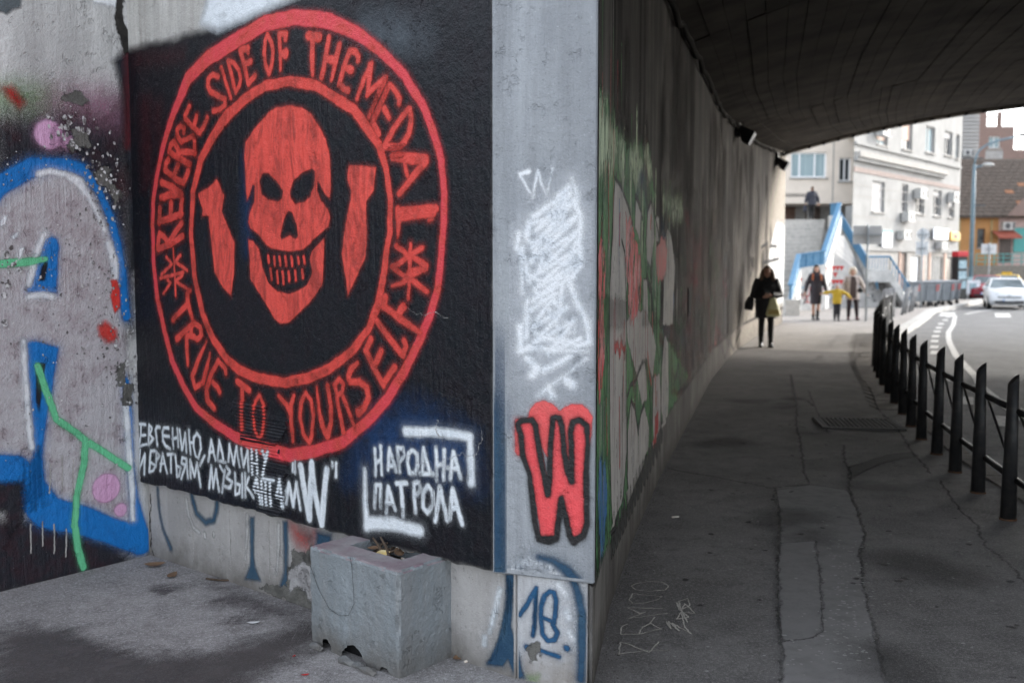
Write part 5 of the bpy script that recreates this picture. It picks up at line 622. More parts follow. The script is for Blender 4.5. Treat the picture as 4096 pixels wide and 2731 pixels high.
["TW","faded_graffiti","fade_red",1.9,0.02,0.02,[[9.584,1.888,0.0312,9.286,1.847,0.0257,9.048,1.64,0.0311,9.223,1.363,0.0254,9.443,1.131,0.0319],[6.438,1.554,0.0432,6.476,1.216,0.0438,6.552,0.887,0.039,6.732,0.615,0.0416,6.977,0.5,0.0389],[7.07,1.566,0.045,6.77,1.57,0.0555,6.551,1.802,0.0482,6.469,2.13,0.0528,6.175,2.197,0.062],[5.754,1.294,0.027,6.054,1.298,0.0226,6.346,1.372,0.02,6.549,1.12,0.0182,6.819,0.973,0.0265],[8.775,1.434,0.0503,8.529,1.241,0.0413,8.241,1.336,0.0561,8.144,1.658,0.0458,8.17,1.996,0.0422],[11.913,0.75,0.0314,12.203,0.662,0.0372,12.5,0.616,0.0282,12.76,0.5,0.0299,13.056,0.5,0.04],[13.674,1.617,0.0545,13.876,1.366,0.0485,13.638,1.159,0.0418,13.415,1.386,0.049,13.117,1.428,0.0399],[7.11,1.207,0.0388,6.895,0.97,0.0459,6.612,1.085,0.0561,6.609,1.425,0.0378,6.868,1.596,0.0473],[5.231,0.662,0.0273,4.95,0.781,0.031,4.759,1.044,0.0277,4.844,1.37,0.0235,4.554,1.456,0.0298],[7.482,1.686,0.0559,7.781,1.709,0.0449,8.056,1.846,0.0675,8.356,1.861,0.0645,8.476,2.172,0.0428],[10.093,1.217,0.0603,10.362,1.067,0.0704,10.429,0.735,0.0697,10.586,0.5,0.0688,10.808,0.5,0.0783],[7.902,1.478,0.0463,7.611,1.557,0.0522,7.324,1.455,0.0507,7.209,1.769,0.0685,7.11,2.09,0.0525],[3.045,1.775,0.0311,2.886,2.064,0.0398,2.737,2.359,0.0303,2.73,2.5,0.0314,2.695,2.5,0.0311],[6.149,1.303,0.0166,6.363,1.065,0.0206,6.663,1.08,0.0167,6.954,1.162,0.0179,6.935,0.823,0.0206],[7.633,1.835,0.0337,7.915,1.95,0.0336,8.203,1.855,0.0234,8.485,1.737,0.0251,8.742,1.561,0.0349],[11.29,1.27,0.0883,11.027,1.432,0.0551,11.033,1.772,0.0832,11.064,2.11,0.0756,11.173,2.427,0.0843],[4.761,0.894,0.0215,4.908,0.598,0.0207,5.208,0.576,0.0236,5.5,0.5,0.0229,5.748,0.5,0.0226],[9.499,1.298,0.0342,9.423,1.627,0.0213,9.455,1.965,0.0335,9.241,2.202,0.0277,9.339,2.5,0.0269],[7.505,1.423,0.0366,7.25,1.245,0.0472,7.061,0.98,0.0447,6.98,0.653,0.0429,6.798,0.5,0.0456],[12.056,0.838,0.0478,11.863,0.577,0.0437,11.621,0.5,0.0401,11.741,0.5,0.0482,12.031,0.5,0.0333],[5.544,0.866,0.0301,5.844,0.857,0.0307,6.036,0.596,0.0338,6.021,0.5,0.0397,5.74,0.5,0.0404],[8.144,0.577,0.0312,8.354,0.82,0.03,8.598,0.623,0.0277,8.858,0.5,0.0251,8.986,0.5,0.025],[8.858,1.024,0.0222,8.782,1.353,0.0236,8.536,1.547,0.0301,8.376,1.835,0.0223,8.103,1.976,0.0192],[12.639,1.831,0.0248,12.348,1.747,0.0252,12.067,1.867,0.0218,11.785,1.753,0.0246,11.694,1.429,0.0189],[3.814,1.157,0.0406,4.11,1.104,0.046,4.368,0.93,0.052,4.386,1.27,0.0437,4.493,1.587,0.0357],[4.929,1.407,0.0316,4.91,1.067,0.0237,4.705,1.316,0.021,4.525,1.588,0.0282,4.392,1.893,0.0326]],[]],
["TW","faded_graffiti","fade_green",1.9,0.02,0.02,[[11.206,1.121,0.0393,11.18,0.782,0.0325,10.888,0.702,0.0404,10.597,0.622,0.0292,10.327,0.5,0.0406],[11.16,1.301,0.0336,10.86,1.315,0.0334,10.571,1.225,0.0394,10.342,1.006,0.0272,10.287,0.671,0.0274],[9.095,1.645,0.0595,8.801,1.579,0.0502,8.672,1.272,0.053,8.426,1.077,0.0456,8.166,0.909,0.0425],[10.203,1.883,0.0517,10.483,2.003,0.0619,10.772,2.096,0.0718,10.803,2.434,0.0728,11.101,2.395,0.063],[3.582,1.49,0.0274,3.571,1.15,0.0211,3.82,0.961,0.0298,4.101,1.082,0.0263,4.401,1.082,0.0213],[11.294,0.719,0.0802,11.145,1.014,0.0781,10.849,0.963,0.0577,10.584,1.123,0.0854,10.873,1.214,0.0589],[3.915,0.725,0.0351,4.09,1.0,0.0333,4.367,0.87,0.0351,4.659,0.793,0.0392,4.635,0.5,0.0366],[11.351,1.842,0.0678,11.067,1.732,0.0637,10.81,1.907,0.0625,10.51,1.916,0.0702,10.215,1.855,0.0477],[9.088,0.844,0.0292,9.303,1.081,0.0259,9.589,1.184,0.0353,9.713,0.875,0.0278,9.76,1.211,0.0346],[11.353,0.912,0.02,11.29,1.244,0.0225,11.213,1.573,0.016,10.977,1.363,0.0222,10.758,1.594,0.018],[2.831,1.677,0.02,2.677,1.385,0.0145,2.409,1.233,0.019,2.231,0.959,0.0143,2.027,0.71,0.0214],[10.745,0.878,0.0262,11.044,0.861,0.0309,11.103,1.194,0.0281,11.245,1.494,0.0266,11.543,1.456,0.0235],[3.202,0.718,0.0661,3.213,1.058,0.0488,3.192,1.397,0.0716,3.143,1.733,0.0568,3.01,2.038,0.0633],[5.97,0.818,0.0295,5.773,1.075,0.0418,5.749,1.414,0.0285,5.843,1.737,0.0325,5.895,2.071,0.0332],[10.976,1.489,0.0741,11.213,1.697,0.0691,11.512,1.67,0.0622,11.804,1.751,0.0583,12.027,1.524,0.0691],[5.149,1.202,0.0485,5.437,1.105,0.042,5.737,1.11,0.0377,6.035,1.144,0.0465,6.331,1.199,0.0382]],[]],
["TW","faded_graffiti","black_tw",1.9,0.02,0.02,[[10.314,1.698,0.0107,10.088,1.922,0.0106,10.03,2.255,0.013,9.733,2.302,0.0117,9.685,2.5,0.012],[4.246,1.909,0.0131,4.464,1.675,0.009,4.456,1.336,0.0089,4.203,1.153,0.0101,4.368,0.869,0.01],[10.282,1.999,0.0161,10.58,2.041,0.0219,10.678,1.719,0.02,10.933,1.541,0.021,10.994,1.208,0.0223],[4.261,1.061,0.0194,4.109,0.768,0.0199,3.938,0.5,0.0207,3.848,0.5,0.0141,3.773,0.5,0.0151],[13.278,1.195,0.02,13.364,0.869,0.0292,13.311,0.534,0.0229,13.399,0.5,0.0253,13.69,0.5,0.0194],[9.397,1.013,0.0323,9.613,0.777,0.025,9.718,0.5,0.0312,9.418,0.5,0.0239,9.129,0.557,0.0199],[7.763,1.32,0.0234,8.014,1.134,0.0191,8.217,0.884,0.0216,8.49,1.024,0.016,8.779,0.931,0.0249],[6.882,1.332,0.015,6.629,1.15,0.0196,6.427,0.898,0.023,6.204,0.672,0.0217,6.095,0.5,0.0195],[5.647,1.093,0.0119,5.347,1.103,0.0128,5.64,1.03,0.0119,5.739,1.351,0.013,5.714,1.69,0.0137],[13.579,1.474,0.0295,13.863,1.365,0.0293,14.161,1.397,0.0301,14.452,1.483,0.0341,14.44,1.823,0.0342],[7.993,1.674,0.0155,7.741,1.858,0.0174,7.726,2.197,0.0177,7.853,2.5,0.0152,8.007,2.5,0.0114],[11.92,1.478,0.0248,11.66,1.31,0.0268,11.402,1.484,0.0331,11.529,1.792,0.0303,11.474,2.127,0.0226],[3.372,1.317,0.0332,3.131,1.519,0.0225,2.842,1.61,0.0321,2.701,1.31,0.0279,2.546,1.019,0.0313],[5.974,1.798,0.0137,5.769,2.046,0.0127,5.618,2.34,0.009,5.622,2.5,0.0139,5.594,2.5,0.0109],[4.535,2.164,0.0143,4.464,1.833,0.0156,4.499,1.496,0.0161,4.517,1.156,0.0115,4.379,0.854,0.0136],[9.295,2.104,0.0154,9.512,2.339,0.0214,9.785,2.478,0.0215,9.949,2.5,0.0227,9.951,2.5,0.0208],[8.141,0.693,0.014,7.851,0.777,0.0149,7.552,0.805,0.0116,7.47,1.132,0.0146,7.176,1.197,0.011],[11.374,1.395,0.0132,11.648,1.533,0.0127,11.399,1.723,0.0171,11.238,2.01,0.0129,10.942,1.955,0.0188],[5.302,0.677,0.0236,5.585,0.788,0.0282,5.789,0.538,0.0282,5.999,0.782,0.0189,6.284,0.885,0.0202],[11.28,1.324,0.0151,11.2,0.996,0.0169,11.005,0.738,0.0127,11.15,0.5,0.0121,11.376,0.5,0.0156],[5.136,1.709,0.014,4.836,1.7,0.012,4.566,1.553,0.0124,4.364,1.804,0.0135,4.45,2.13,0.012],[8.93,1.088,0.0206,8.81,0.776,0.0165,8.642,1.058,0.0135,8.44,1.309,0.02,8.271,1.028,0.0185],[12.149,1.755,0.0224,11.992,2.045,0.0209,11.694,2.084,0.0228,11.395,2.059,0.0221,11.378,1.72,0.0208],[4.588,1.838,0.012,4.697,2.155,0.0086,4.993,2.206,0.0099,5.29,2.154,0.0119,5.406,2.468,0.0123],[5.326,1.434,0.0267,5.087,1.64,0.0274,5.038,1.976,0.0216,4.91,2.283,0.0294,4.617,2.359,0.0205],[8.574,1.676,0.0107,8.68,1.358,0.01,8.77,1.033,0.0104,8.973,0.783,0.0127,8.903,0.5,0.0098]],[]],
["TW","faded_graffiti","fade_blue",1.9,0.02,0.02,[[3.338,0.92,0.0222,3.298,1.257,0.0195,3.328,1.596,0.017,3.122,1.842,0.0214,2.829,1.769,0.0204],[6.751,0.855,0.0314,6.671,1.183,0.038,6.384,1.084,0.0304,6.116,0.931,0.0311,5.833,1.044,0.0306],[8.108,1.337,0.0176,7.838,1.189,0.0222,7.718,0.877,0.0188,7.485,0.662,0.0248,7.242,0.5,0.0154],[12.545,0.695,0.0192,12.443,0.5,0.0164,12.419,0.5,0.0141,12.698,0.5,0.0173,12.988,0.5,0.0168],[11.049,1.686,0.0246,11.275,1.908,0.024,11.497,2.138,0.0265,11.757,1.97,0.0213,11.546,1.728,0.0216],[5.449,0.805,0.0309,5.62,0.526,0.0251,5.725,0.5,0.0225,6.025,0.5,0.0249,6.309,0.5,0.0262],[2.919,1.696,0.0429,2.848,2.027,0.0513,2.617,2.243,0.0531,2.317,2.227,0.0429,2.067,2.039,0.0514],[13.629,0.655,0.0575,13.56,0.986,0.053,13.445,1.3,0.0587,13.528,1.627,0.0522,13.701,1.905,0.0537],[4.168,1.463,0.0518,4.115,1.128,0.0509,4.133,0.789,0.0429,3.928,0.54,0.0519,3.653,0.5,0.0379],[3.963,2.01,0.0695,4.225,1.845,0.0645,4.395,1.565,0.0635,4.49,1.243,0.0668,4.351,0.941,0.0573]],[]],
["TW","run_off","dirt_streak",0.7,0.12,0.06,[[16.889,3.472,0.33,16.636,1.986,0.165],[18.872,1.728,0.219,18.831,1.299,0.109],[18.595,2.143,0.371,18.627,1.687,0.186],[18.93,3.884,0.425,18.871,2.231,0.213],[20.48,3.468,0.212,20.278,2.881,0.106],[10.751,3.669,0.145,10.657,3.183,0.072],[11.199,3.565,0.39,11.311,3.141,0.195],[5.041,3.875,0.146,5.12,2.418,0.073],[6.503,2.399,0.235,6.529,1.617,0.117],[11.957,2.879,0.283,11.977,1.736,0.141],[21.884,1.693,0.379,21.83,0.6,0.189],[12.249,3.8,0.264,12.253,2.509,0.132],[12.658,3.194,0.407,12.426,1.943,0.204],[5.1,1.807,0.265,5.012,0.747,0.133],[16.402,1.841,0.288,16.348,0.957,0.144],[18.886,3.065,0.3,19.066,2.256,0.15],[5.371,3.372,0.446,5.626,1.932,0.223],[9.305,1.473,0.219,9.282,0.6,0.11],[11.865,1.525,0.226,11.736,1.015,0.113],[7.686,1.867,0.36,7.693,1.096,0.18],[14.232,1.542,0.404,14.321,0.6,0.202],[4.184,2.679,0.233,4.208,2.01,0.117],[10.542,3.775,0.139,10.604,2.751,0.07],[22.654,2.002,0.232,22.605,0.79,0.116],[10.56,2.063,0.388,10.753,0.6,0.194],[17.781,3.828,0.254,18.079,3.336,0.127],[6.705,3.988,0.366,6.83,2.49,0.183],[16.141,3.774,0.423,16.133,2.777,0.211],[20.282,2.106,0.295,20.3,0.944,0.147],[23.392,2.588,0.139,23.464,0.786,0.069],[7.69,1.875,0.136,7.776,0.6,0.068],[22.304,3.799,0.186,22.277,3.31,0.093],[4.304,3.152,0.249,4.261,2.024,0.125],[5.448,3.698,0.221,5.442,2.341,0.111],[6.452,2.434,0.378,6.461,1.917,0.189],[9.979,3.528,0.181,9.793,1.605,0.09],[11.051,3.242,0.222,11.122,1.983,0.111],[4.006,2.704,0.322,3.978,1.506,0.161],[22.482,3.485,0.231,22.514,1.69,0.116],[17.66,1.517,0.269,17.662,0.6,0.134],[4.652,3.592,0.147,4.689,1.858,0.073],[5.833,3.209,0.324,5.848,1.957,0.162],[20.648,3.446,0.241,20.643,1.7,0.12],[15.545,3.216,0.257,15.643,1.599,0.129],[17.57,2.938,0.208,17.419,1.389,0.104],[10.065,3.459,0.211,10.109,1.509,0.106]],[]],
["TW","run_off","fade_pale",0.75,0.12,0.06,[[16.207,3.277,0.193,16.308,2.853,0.097],[24.264,2.024,0.243,24.28,0.854,0.122],[8.957,3.297,0.062,8.918,2.706,0.031],[5.578,1.159,0.116,5.675,0.6,0.058],[20.847,1.18,0.209,20.607,0.6,0.105],[13.364,2.049,0.163,13.204,0.6,0.082],[4.24,1.171,0.186,4.131,0.6,0.093],[22.246,3.295,0.126,22.201,1.602,0.063],[22.587,3.413,0.051,22.487,2.974,0.025],[11.576,2.806,0.202,11.617,1.676,0.101],[7.705,1.737,0.174,8.002,0.6,0.087],[15.574,2.378,0.25,15.748,0.818,0.125],[17.259,2.461,0.226,17.223,1.679,0.113],[9.407,1.817,0.238,9.492,0.6,0.119],[16.657,2.075,0.272,16.689,0.961,0.136],[4.371,3.233,0.272,4.404,2.032,0.136],[17.05,2.243,0.242,17.01,0.6,0.121],[11.878,1.949,0.091,11.796,0.784,0.046],[17.894,2.982,0.086,17.979,1.132,0.043],[7.882,2.591,0.124,8.014,1.708,0.062],[20.238,3.417,0.163,20.306,2.799,0.081],[22.252,1.849,0.226,22.447,1.353,0.113],[12.316,3.554,0.181,12.448,2.008,0.091],[5.678,3.491,0.088,5.694,1.507,0.044],[16.166,1.964,0.078,16.351,0.619,0.039],[11.001,2.739,0.056,11.02,1.495,0.028],[12.059,1.88,0.241,11.962,0.6,0.12],[23.755,2.219,0.189,23.761,0.926,0.094],[4.8,1.198,0.223,4.658,0.6,0.112],[8.151,2.435,0.063,8.139,0.678,0.031]],[]],
["TW","cream_wash","cream_wash",0.6,0.8,0.1,[],[[15.5,0.02,18.5,0.7,21.0,2.0,23.0,3.2,24.8,4.4,25.6,5.2,27.4,5.2,27.4,0.02]]],  # sun patch put into the wall colour, diagonal edge along its boundary
["G","crack","crack_g",2,0.006,0.012,[[4.342,15.416,0.0143,3.948,13.907,0.0129,3.489,12.123,0.0113,2.952,10.222,0.0096,2.793,9.53,0.0089,2.505,8.476,0.008,2.38,7.993,0.0075,2.322,7.664,0.0073],[1.316,8.228,0.0075,1.477,8.031,0.0074,1.615,7.917,0.0073,1.779,7.735,0.0072,1.884,7.595,0.0071,1.979,7.493,0.007,2.148,7.561,0.0071,2.304,7.63,0.0072],[2.009,7.493,0.007,1.938,7.234,0.0068,1.845,6.766,0.0064,1.716,6.258,0.006,1.533,5.623,0.0048,1.402,5.102,0.0049,1.287,4.695,0.0061,1.223,4.417,0.0058,1.155,4.127,0.0041,1.099,3.951,0.0039],[3.141,9.32,0.0089,2.892,8.562,0.0082,2.773,8.07,0.0077,2.534,7.362,0.0071,2.387,6.766,0.0065,2.226,6.166,0.006,2.071,5.82,0.0057,1.951,5.438,0.0053,1.83,5.04,0.005,1.729,4.668,0.0047,1.625,4.301,0.0043,1.537,4.005,0.0041],[5.024,13.907,0.0132,4.311,11.625,0.0111,4.156,10.879,0.0104,3.936,9.981,0.0096,3.662,9.021,0.0088,3.555,8.562,0.0084,3.418,8.031,0.0079],[3.387,7.771,0.0077,3.27,7.362,0.0073,3.109,6.821,0.0068,3.054,6.452,0.0065,2.865,5.903,0.006,2.847,5.661,0.0058,2.789,5.368,0.0056,2.712,5.134,0.0054],[1.872,6.031,0.0039,1.714,5.438,0.0035,1.533,4.805,0.0031,1.445,4.514,0.003,1.372,4.429,0.0029,1.226,4.389,0.0038],[3.473,12.665,0.0117,3.72,12.479,0.0116,3.647,11.952,0.0112],[2.983,10.475,0.0098,3.07,10.347,0.0097],[3.022,9.981,0.0094,3.181,9.981,0.0094],[4.038,13.467,0.007,3.659,11.952,0.0062,3.201,9.981,0.0052]],[]],
["G","tar_patch","tar",1.5,0.02,0.02,[],[[2.846,8.309,3.111,8.562,3.366,8.832,3.651,8.973,3.593,8.74,3.419,8.65,3.166,8.434,2.93,8.148,2.713,7.843]]],
["G","repair_strip","repair",1,0.012,0.02,[],[[1.999,7.427,2.32,7.63,2.541,7.427,2.387,6.766,2.226,6.166,2.071,5.82,1.899,5.265,1.727,4.668,1.537,4.005,1.51,3.89,1.083,3.89,1.154,4.127,1.223,4.417,1.316,4.805,1.533,5.623,1.715,6.258,1.845,6.766]]],
["G","repair_strip","repair2",1.4,0.006,0.02,[],[[1.648,5.988,1.872,6.031,1.714,5.438,1.533,4.805,1.445,4.514,1.372,4.429,1.226,4.389,1.318,4.805,1.535,5.623]]],
["G","chalk_letter","chalk",2,0.0035,0.0028,[[0.464,4.234,0.0041,0.571,4.267,0.0041,0.685,4.278,0.0041],[0.468,4.234,0.0041,0.492,4.37,0.0042,0.521,4.358,0.0042,0.6,4.256,0.0041],[0.604,4.256,0.0041,0.661,4.381,0.0042]],[]],
["G","chalk_letter","chalk",2,0.0035,0.0028,[[0.503,4.477,0.0043,0.518,4.565,0.0043,0.55,4.603,0.0044],[0.503,4.47,0.0043,0.589,4.477,0.0043,0.698,4.539,0.0043],[0.589,4.477,0.0043,0.61,4.565,0.0044,0.659,4.616,0.0044],[0.698,4.534,0.0043,0.654,4.616,0.0044,0.693,4.695,0.0045]],[]],
["G","chalk_letter","chalk",2,0.0035,0.0028,[[0.572,4.833,0.0046,0.644,4.827,0.0046,0.74,4.816,0.0046],[0.575,4.833,0.0046,0.624,4.749,0.0045,0.65,4.763,0.0045,0.559,4.682,0.0044,0.758,4.744,0.0045]],[]],
["G","chalk_letter","chalk",2,0.0035,0.0028,[[0.621,5.04,0.0048,0.595,4.949,0.0047,0.613,4.891,0.0046,0.684,4.905,0.0046,0.74,4.949,0.0047,0.766,4.994,0.0047,0.66,5.025,0.0047,0.631,5.04,0.0048]],[]],
["G","chalk_letter","chalk",2,0.0035,0.0028,[[0.636,5.166,0.0049,0.649,5.102,0.0048,0.717,5.077,0.0048,0.803,5.102,0.0048,0.832,5.166,0.0049,0.802,5.232,0.0049,0.729,5.238,0.0049,0.662,5.205,0.0049,0.636,5.166,0.0049]],[]],
["G","chalk_letter","chalk",2,0.0035,0.0028,[[0.74,4.629,0.0044,0.744,4.539,0.0043,0.751,4.642,0.0044,0.777,4.514,0.0043,0.766,4.616,0.0044,0.825,4.477,0.0043,0.813,4.565,0.0044,0.835,4.805,0.0046,0.845,4.92,0.0047,0.902,4.964,0.0047,0.889,4.862,0.0046,0.84,4.805,0.0046,0.869,4.891,0.0047,0.893,4.749,0.0045,0.828,4.763,0.0045,0.793,4.668,0.0045,0.854,4.695,0.0045,0.825,4.805,0.0046,0.832,4.905,0.0047,0.838,4.629,0.0044]],[]],
["G","damp_stain","damp",1,0.08,0.03,[],[[-2.393,4.459,-2.292,4.58,-2.133,4.546,-1.93,4.405,-1.617,4.253,-1.34,4.224,-1.159,4.405,-1.052,4.546,-0.936,4.58,-0.883,4.313,-0.993,4.119,-1.083,3.9,-1.45,3.666,-1.979,3.666]]],
["G","damp_stain","damp2",1,0.08,0.03,[],[[-1.66,5.262,-1.391,5.048,-0.96,4.696,-0.936,4.58,-1.121,4.667,-1.329,4.819,-1.487,4.914,-1.468,5.082]]],
["G","damp_stain","damp2",1,0.05,0.03,[],[[-1.926,5.153,-1.812,5.225,-1.73,5.117,-1.808,5.014],[-1.364,4.638,-1.3,4.708,-1.218,4.638,-1.286,4.58]]],
["G","gum_spot","gum",1.7,0.006,0.01,[[3.54,9.54,0.012,3.545,9.554,0.008],[1.417,3.744,0.007,1.428,3.746,0.004],[3.103,10.804,0.017,3.074,10.802,0.013],[1.953,3.862,0.013,1.96,3.861,0.007],[3.401,10.013,0.009,3.399,10.004,0.004],[2.015,3.409,0.012,2.011,3.397,0.008],[2.646,5.805,0.008,2.637,5.814,0.007],[1.51,5.83,0.016,1.511,5.831,0.01],[2.187,10.493,0.007,2.179,10.498,0.007],[2.963,10.517,0.013,2.97,10.548,0.011],[2.67,6.925,0.009,2.67,6.937,0.007],[2.414,6.261,0.016,2.408,6.259,0.014],[2.518,8.821,0.013,2.501,8.805,0.012],[2.353,4.562,0.015,2.336,4.568,0.011],[3.163,10.685,0.01,3.16,10.685,0.007],[3.424,10.506,0.017,3.403,10.474,0.01],[2.389,4.595,0.011,2.384,4.587,0.01],[1.697,7.406,0.009,1.714,7.41,0.005],[2.693,5.518,0.011,2.703,5.518,0.007],[2.832,10.454,0.017,2.85,10.448,0.014],[2.789,5.963,0.016,2.784,5.947,0.013],[2.719,8.65,0.014,2.719,8.66,0.008],[1.254,4.944,0.007,1.266,4.949,0.006],[1.823,6.185,0.011,1.832,6.192,0.011],[2.497,8.771,0.01,2.508,8.761,0.009],[2.789,8.913,0.012,2.783,8.932,0.007],[1.509,7.428,0.012,1.498,7.43,0.009],[2.528,7.945,0.015,2.53,7.934,0.011],[2.139,5.286,0.013,2.127,5.297,0.013],[3.691,10.661,0.01,3.698,10.659,0.005],[0.939,5.275,0.016,0.931,5.26,0.01],[0.938,4.863,0.014,0.939,4.87,0.01],[1.895,7.111,0.017,1.9,7.143,0.011],[1.434,5.861,0.007,1.43,5.846,0.004],[0.6,3.859,0.009,0.606,3.866,0.008],[2.679,5.241,0.013,2.69,5.246,0.012],[2.674,9.341,0.01,2.674,9.34,0.005],[3.477,9.654,0.012,3.474,9.668,0.008],[2.979,6.581,0.01,2.967,6.592,0.007],[1.059,3.874,0.012,1.068,3.879,0.007],[2.537,4.415,0.01,2.527,4.429,0.007],[2.202,3.545,0.007,2.197,3.549,0.004],[1.871,5.292,0.017,1.865,5.286,0.013],[1.562,6.473,0.015,1.575,6.493,0.01],[2.011,6.336,0.014,2.007,6.344,0.01],[1.26,6.188,0.017,1.26,6.2,0.014],[3.058,9.514,0.009,3.054,9.515,0.007],[2.629,4.456,0.015,2.612,4.475,0.014],[1.656,7.31,0.009,1.642,7.315,0.006],[2.169,3.503,0.018,2.149,3.485,0.011],[2.117,4.846,0.01,2.118,4.854,0.006],[2.349,9.772,0.009,2.36,9.772,0.005],[2.277,10.48,0.016,2.274,10.495,0.01],[2.051,7.841,0.008,2.039,7.836,0.007],[2.115,5.541,0.015,2.095,5.57,0.008],[3.288,8.468,0.012,3.295,8.469,0.008],[1.631,3.92,0.013,1.621,3.919,0.012],[2.077,5.254,0.014,2.103,5.254,0.01],[2.689,7.846,0.007,2.679,7.844,0.005],[2.075,3.988,0.009,2.06,3.99,0.005],[1.17,5.775,0.013,1.165,5.769,0.008],[2.208,9.418,0.018,2.215,9.407,0.009],[2.111,7.387,0.011,2.084,7.358,0.01],[1.829,5.212,0.017,1.833,5.212,0.01],[3.273,9.638,0.018,3.277,9.643,0.012],[2.978,9.316,0.013,2.973,9.337,0.01],[3.346,10.587,0.008,3.352,10.579,0.005],[3.37,9.652,0.006,3.366,9.654,0.004],[2.202,6.622,0.009,2.217,6.63,0.005],[1.732,7.345,0.008,1.738,7.352,0.007]],[]],
["G","oil_stain","oil",1.2,0.1,0.05,[[3.25,11.783,0.117,3.379,11.951,0.06],[2.26,5.61,0.213,2.408,5.331,0.201],[1.165,3.712,0.087,1.276,3.738,0.056],[2.846,7.52,0.108,2.677,7.553,0.108],[2.931,12.373,0.182,3.154,12.469,0.138],[2.119,9.517,0.218,1.86,9.376,0.157],[2.253,3.665,0.084,2.164,3.683,0.077],[1.621,4.029,0.141,1.629,4.285,0.105],[2.45,4.247,0.058,2.553,4.26,0.055],[2.909,12.385,0.088,2.955,12.407,0.049],[3.574,12.613,0.11,3.63,12.683,0.107],[3.319,12.156,0.063,3.274,12.143,0.044],[1.874,6.102,0.121,1.918,6.262,0.075],[3.625,10.972,0.122,3.87,11.064,0.112],[1.913,6.647,0.208,1.693,6.461,0.144],[3.017,9.987,0.118,3.044,9.966,0.113]],[]]]
pavement_paint = []
for it in PAINT:
    fr, name, col, layer, soft, res, st, po = it
    if fr == 'G': pavement_paint.append(it); continue
    par = PARENT[fr]
    if fr == 'M' and ground_paint is not None: par = ground_paint
    o = paint_mesh(fr, name, col, layer, soft, res, st, po, par)
    if o is not None and name in ('paint_drip', 'run_off'): o['kind'] = 'stuff'
    if name == 'black_ground': ground_paint = o; o['label'] = 'black painted ground of the emblem'
    if o is not None and name in ('painted_skull', 'painted_heart'): o['label'] = {'painted_skull': 'red skull with black eye sockets', 'painted_heart': 'coral red heart'}[name]
for r in RIBS:
    p = np.asarray(r).reshape(-1, 2); u0, v0 = p.min(0); u1, v1 = p.max(0)
    nu, nv = int((u1 - u0) / .012) + 2, int((v1 - v0) / .0021) + 2
    U, V = np.meshgrid(np.linspace(u0, u1, nu), np.linspace(v0, v1, nv)); U = U.ravel(); V = V.ravel()
    idx = np.arange(nu * nv).reshape(nv, nu); q = np.stack([idx[:-1, :-1], idx[:-1, 1:], idx[1:, 1:], idx[1:, :-1]], -1).reshape(-1, 4)
    ins = inpoly(r, U, V); q = q[ins[q].sum(1) >= 3]
    P = place('M', U, V, .0016 + rib_height(U, V))
    meshobj('corrugated_board', P, q, plain('corrugated', (.012, .013, .016), (.02, .02, .024), .42, 30) if 'corrugated' not in MATS else MATS['corrugated'], mural, smooth=True)

# peeling flakes of old paint on the wing wall
v = []; f = []
def flakes(cu, cz, su, sz, n, s0, s1):
    o, u, n_ = FR['LW']
    for k in range(n):
        a, z = random.gauss(cu, su), random.gauss(cz, sz)
        if a > .84 or z < .1: continue
        s = random.uniform(s0, s1); th = random.uniform(0, 6.28); lift = random.uniform(.2, .8) * s; b = len(v); m_ = random.randint(4, 6)
        for q in range(m_):
            t_ = th + 6.28 * q / m_; r_ = s * random.uniform(.5, 1.1); w_ = r_ * math.cos(t_ - th)
            p = o + u * (a + r_ * math.cos(t_)) + np.array([0, 0, z + r_ * math.sin(t_) * 1.3]) + n_ * (.0045 + max(0, w_ / s + .3) * lift * .6); v.append(p)
        f.append(tuple(range(b, b + m_)))
for q in ((-.02, 1.62, .09, .08, 60, .006, .022), (.60, 1.62, .10, .22, 110, .003, .011), (.70, 1.2, .06, .3, 90, .003, .010), (.62, 2.15, .08, .14, 120, .003, .012), (.45, 2.42, .10, .07, 40, .006, .02), (.30, 1.6, .2, .3, 120, .002, .007), (.3, .9, .25, .2, 70, .002, .007), (.1, 2.2, .1, .06, 40, .002, .007), (.80, 1.05, .02, .12, 30, .004, .014)): flakes(*q)
fo = meshobj('paint_flakes', v, f, plain('flake', (.55, .54, .54), (.10, .09, .09), .6, 40, lo=.42, hi=.56), left); fo['kind'] = 'stuff'
# ---- vault of boards: lines run along the tunnel, arch across it
def arch(s): return .74 * (1 - ((s - 7) / 7) ** 2)
def vpt(i, s, dz=0): return (W[i, 0] + D_[0] * s, W[i, 1] + D_[1] * s, float(np.interp(W[i, 1], ZJ[:, 0], ZJ[:, 1])) + arch(s) + dz)
vault = MB(); K = len(W)
ss = np.linspace(-.5, 14.4, 40); v = [vpt(i, s, .07) for i in range(K) for s in ss] + [vpt(i, s, .35) for i in range(K) for s in ss]; f = []
m = len(ss)
for b, fl in ((0, 1), (K * m, 0)):
    for i in range(K - 1):
        for j in range(m - 1): f.append((b + i * m + j, b + i * m + j + 1, b + (i + 1) * m + j + 1, b + (i + 1) * m + j))
for i in (0, K - 1):
    for j in range(m - 1): f.append((i * m + j, i * m + j + 1, K * m + i * m + j + 1, K * m + i * m + j))
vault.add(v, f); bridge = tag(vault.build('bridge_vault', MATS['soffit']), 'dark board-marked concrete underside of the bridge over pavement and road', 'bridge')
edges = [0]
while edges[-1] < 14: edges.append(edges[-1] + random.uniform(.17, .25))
STN = [(0, 4), (4, 7), (7, 9)]
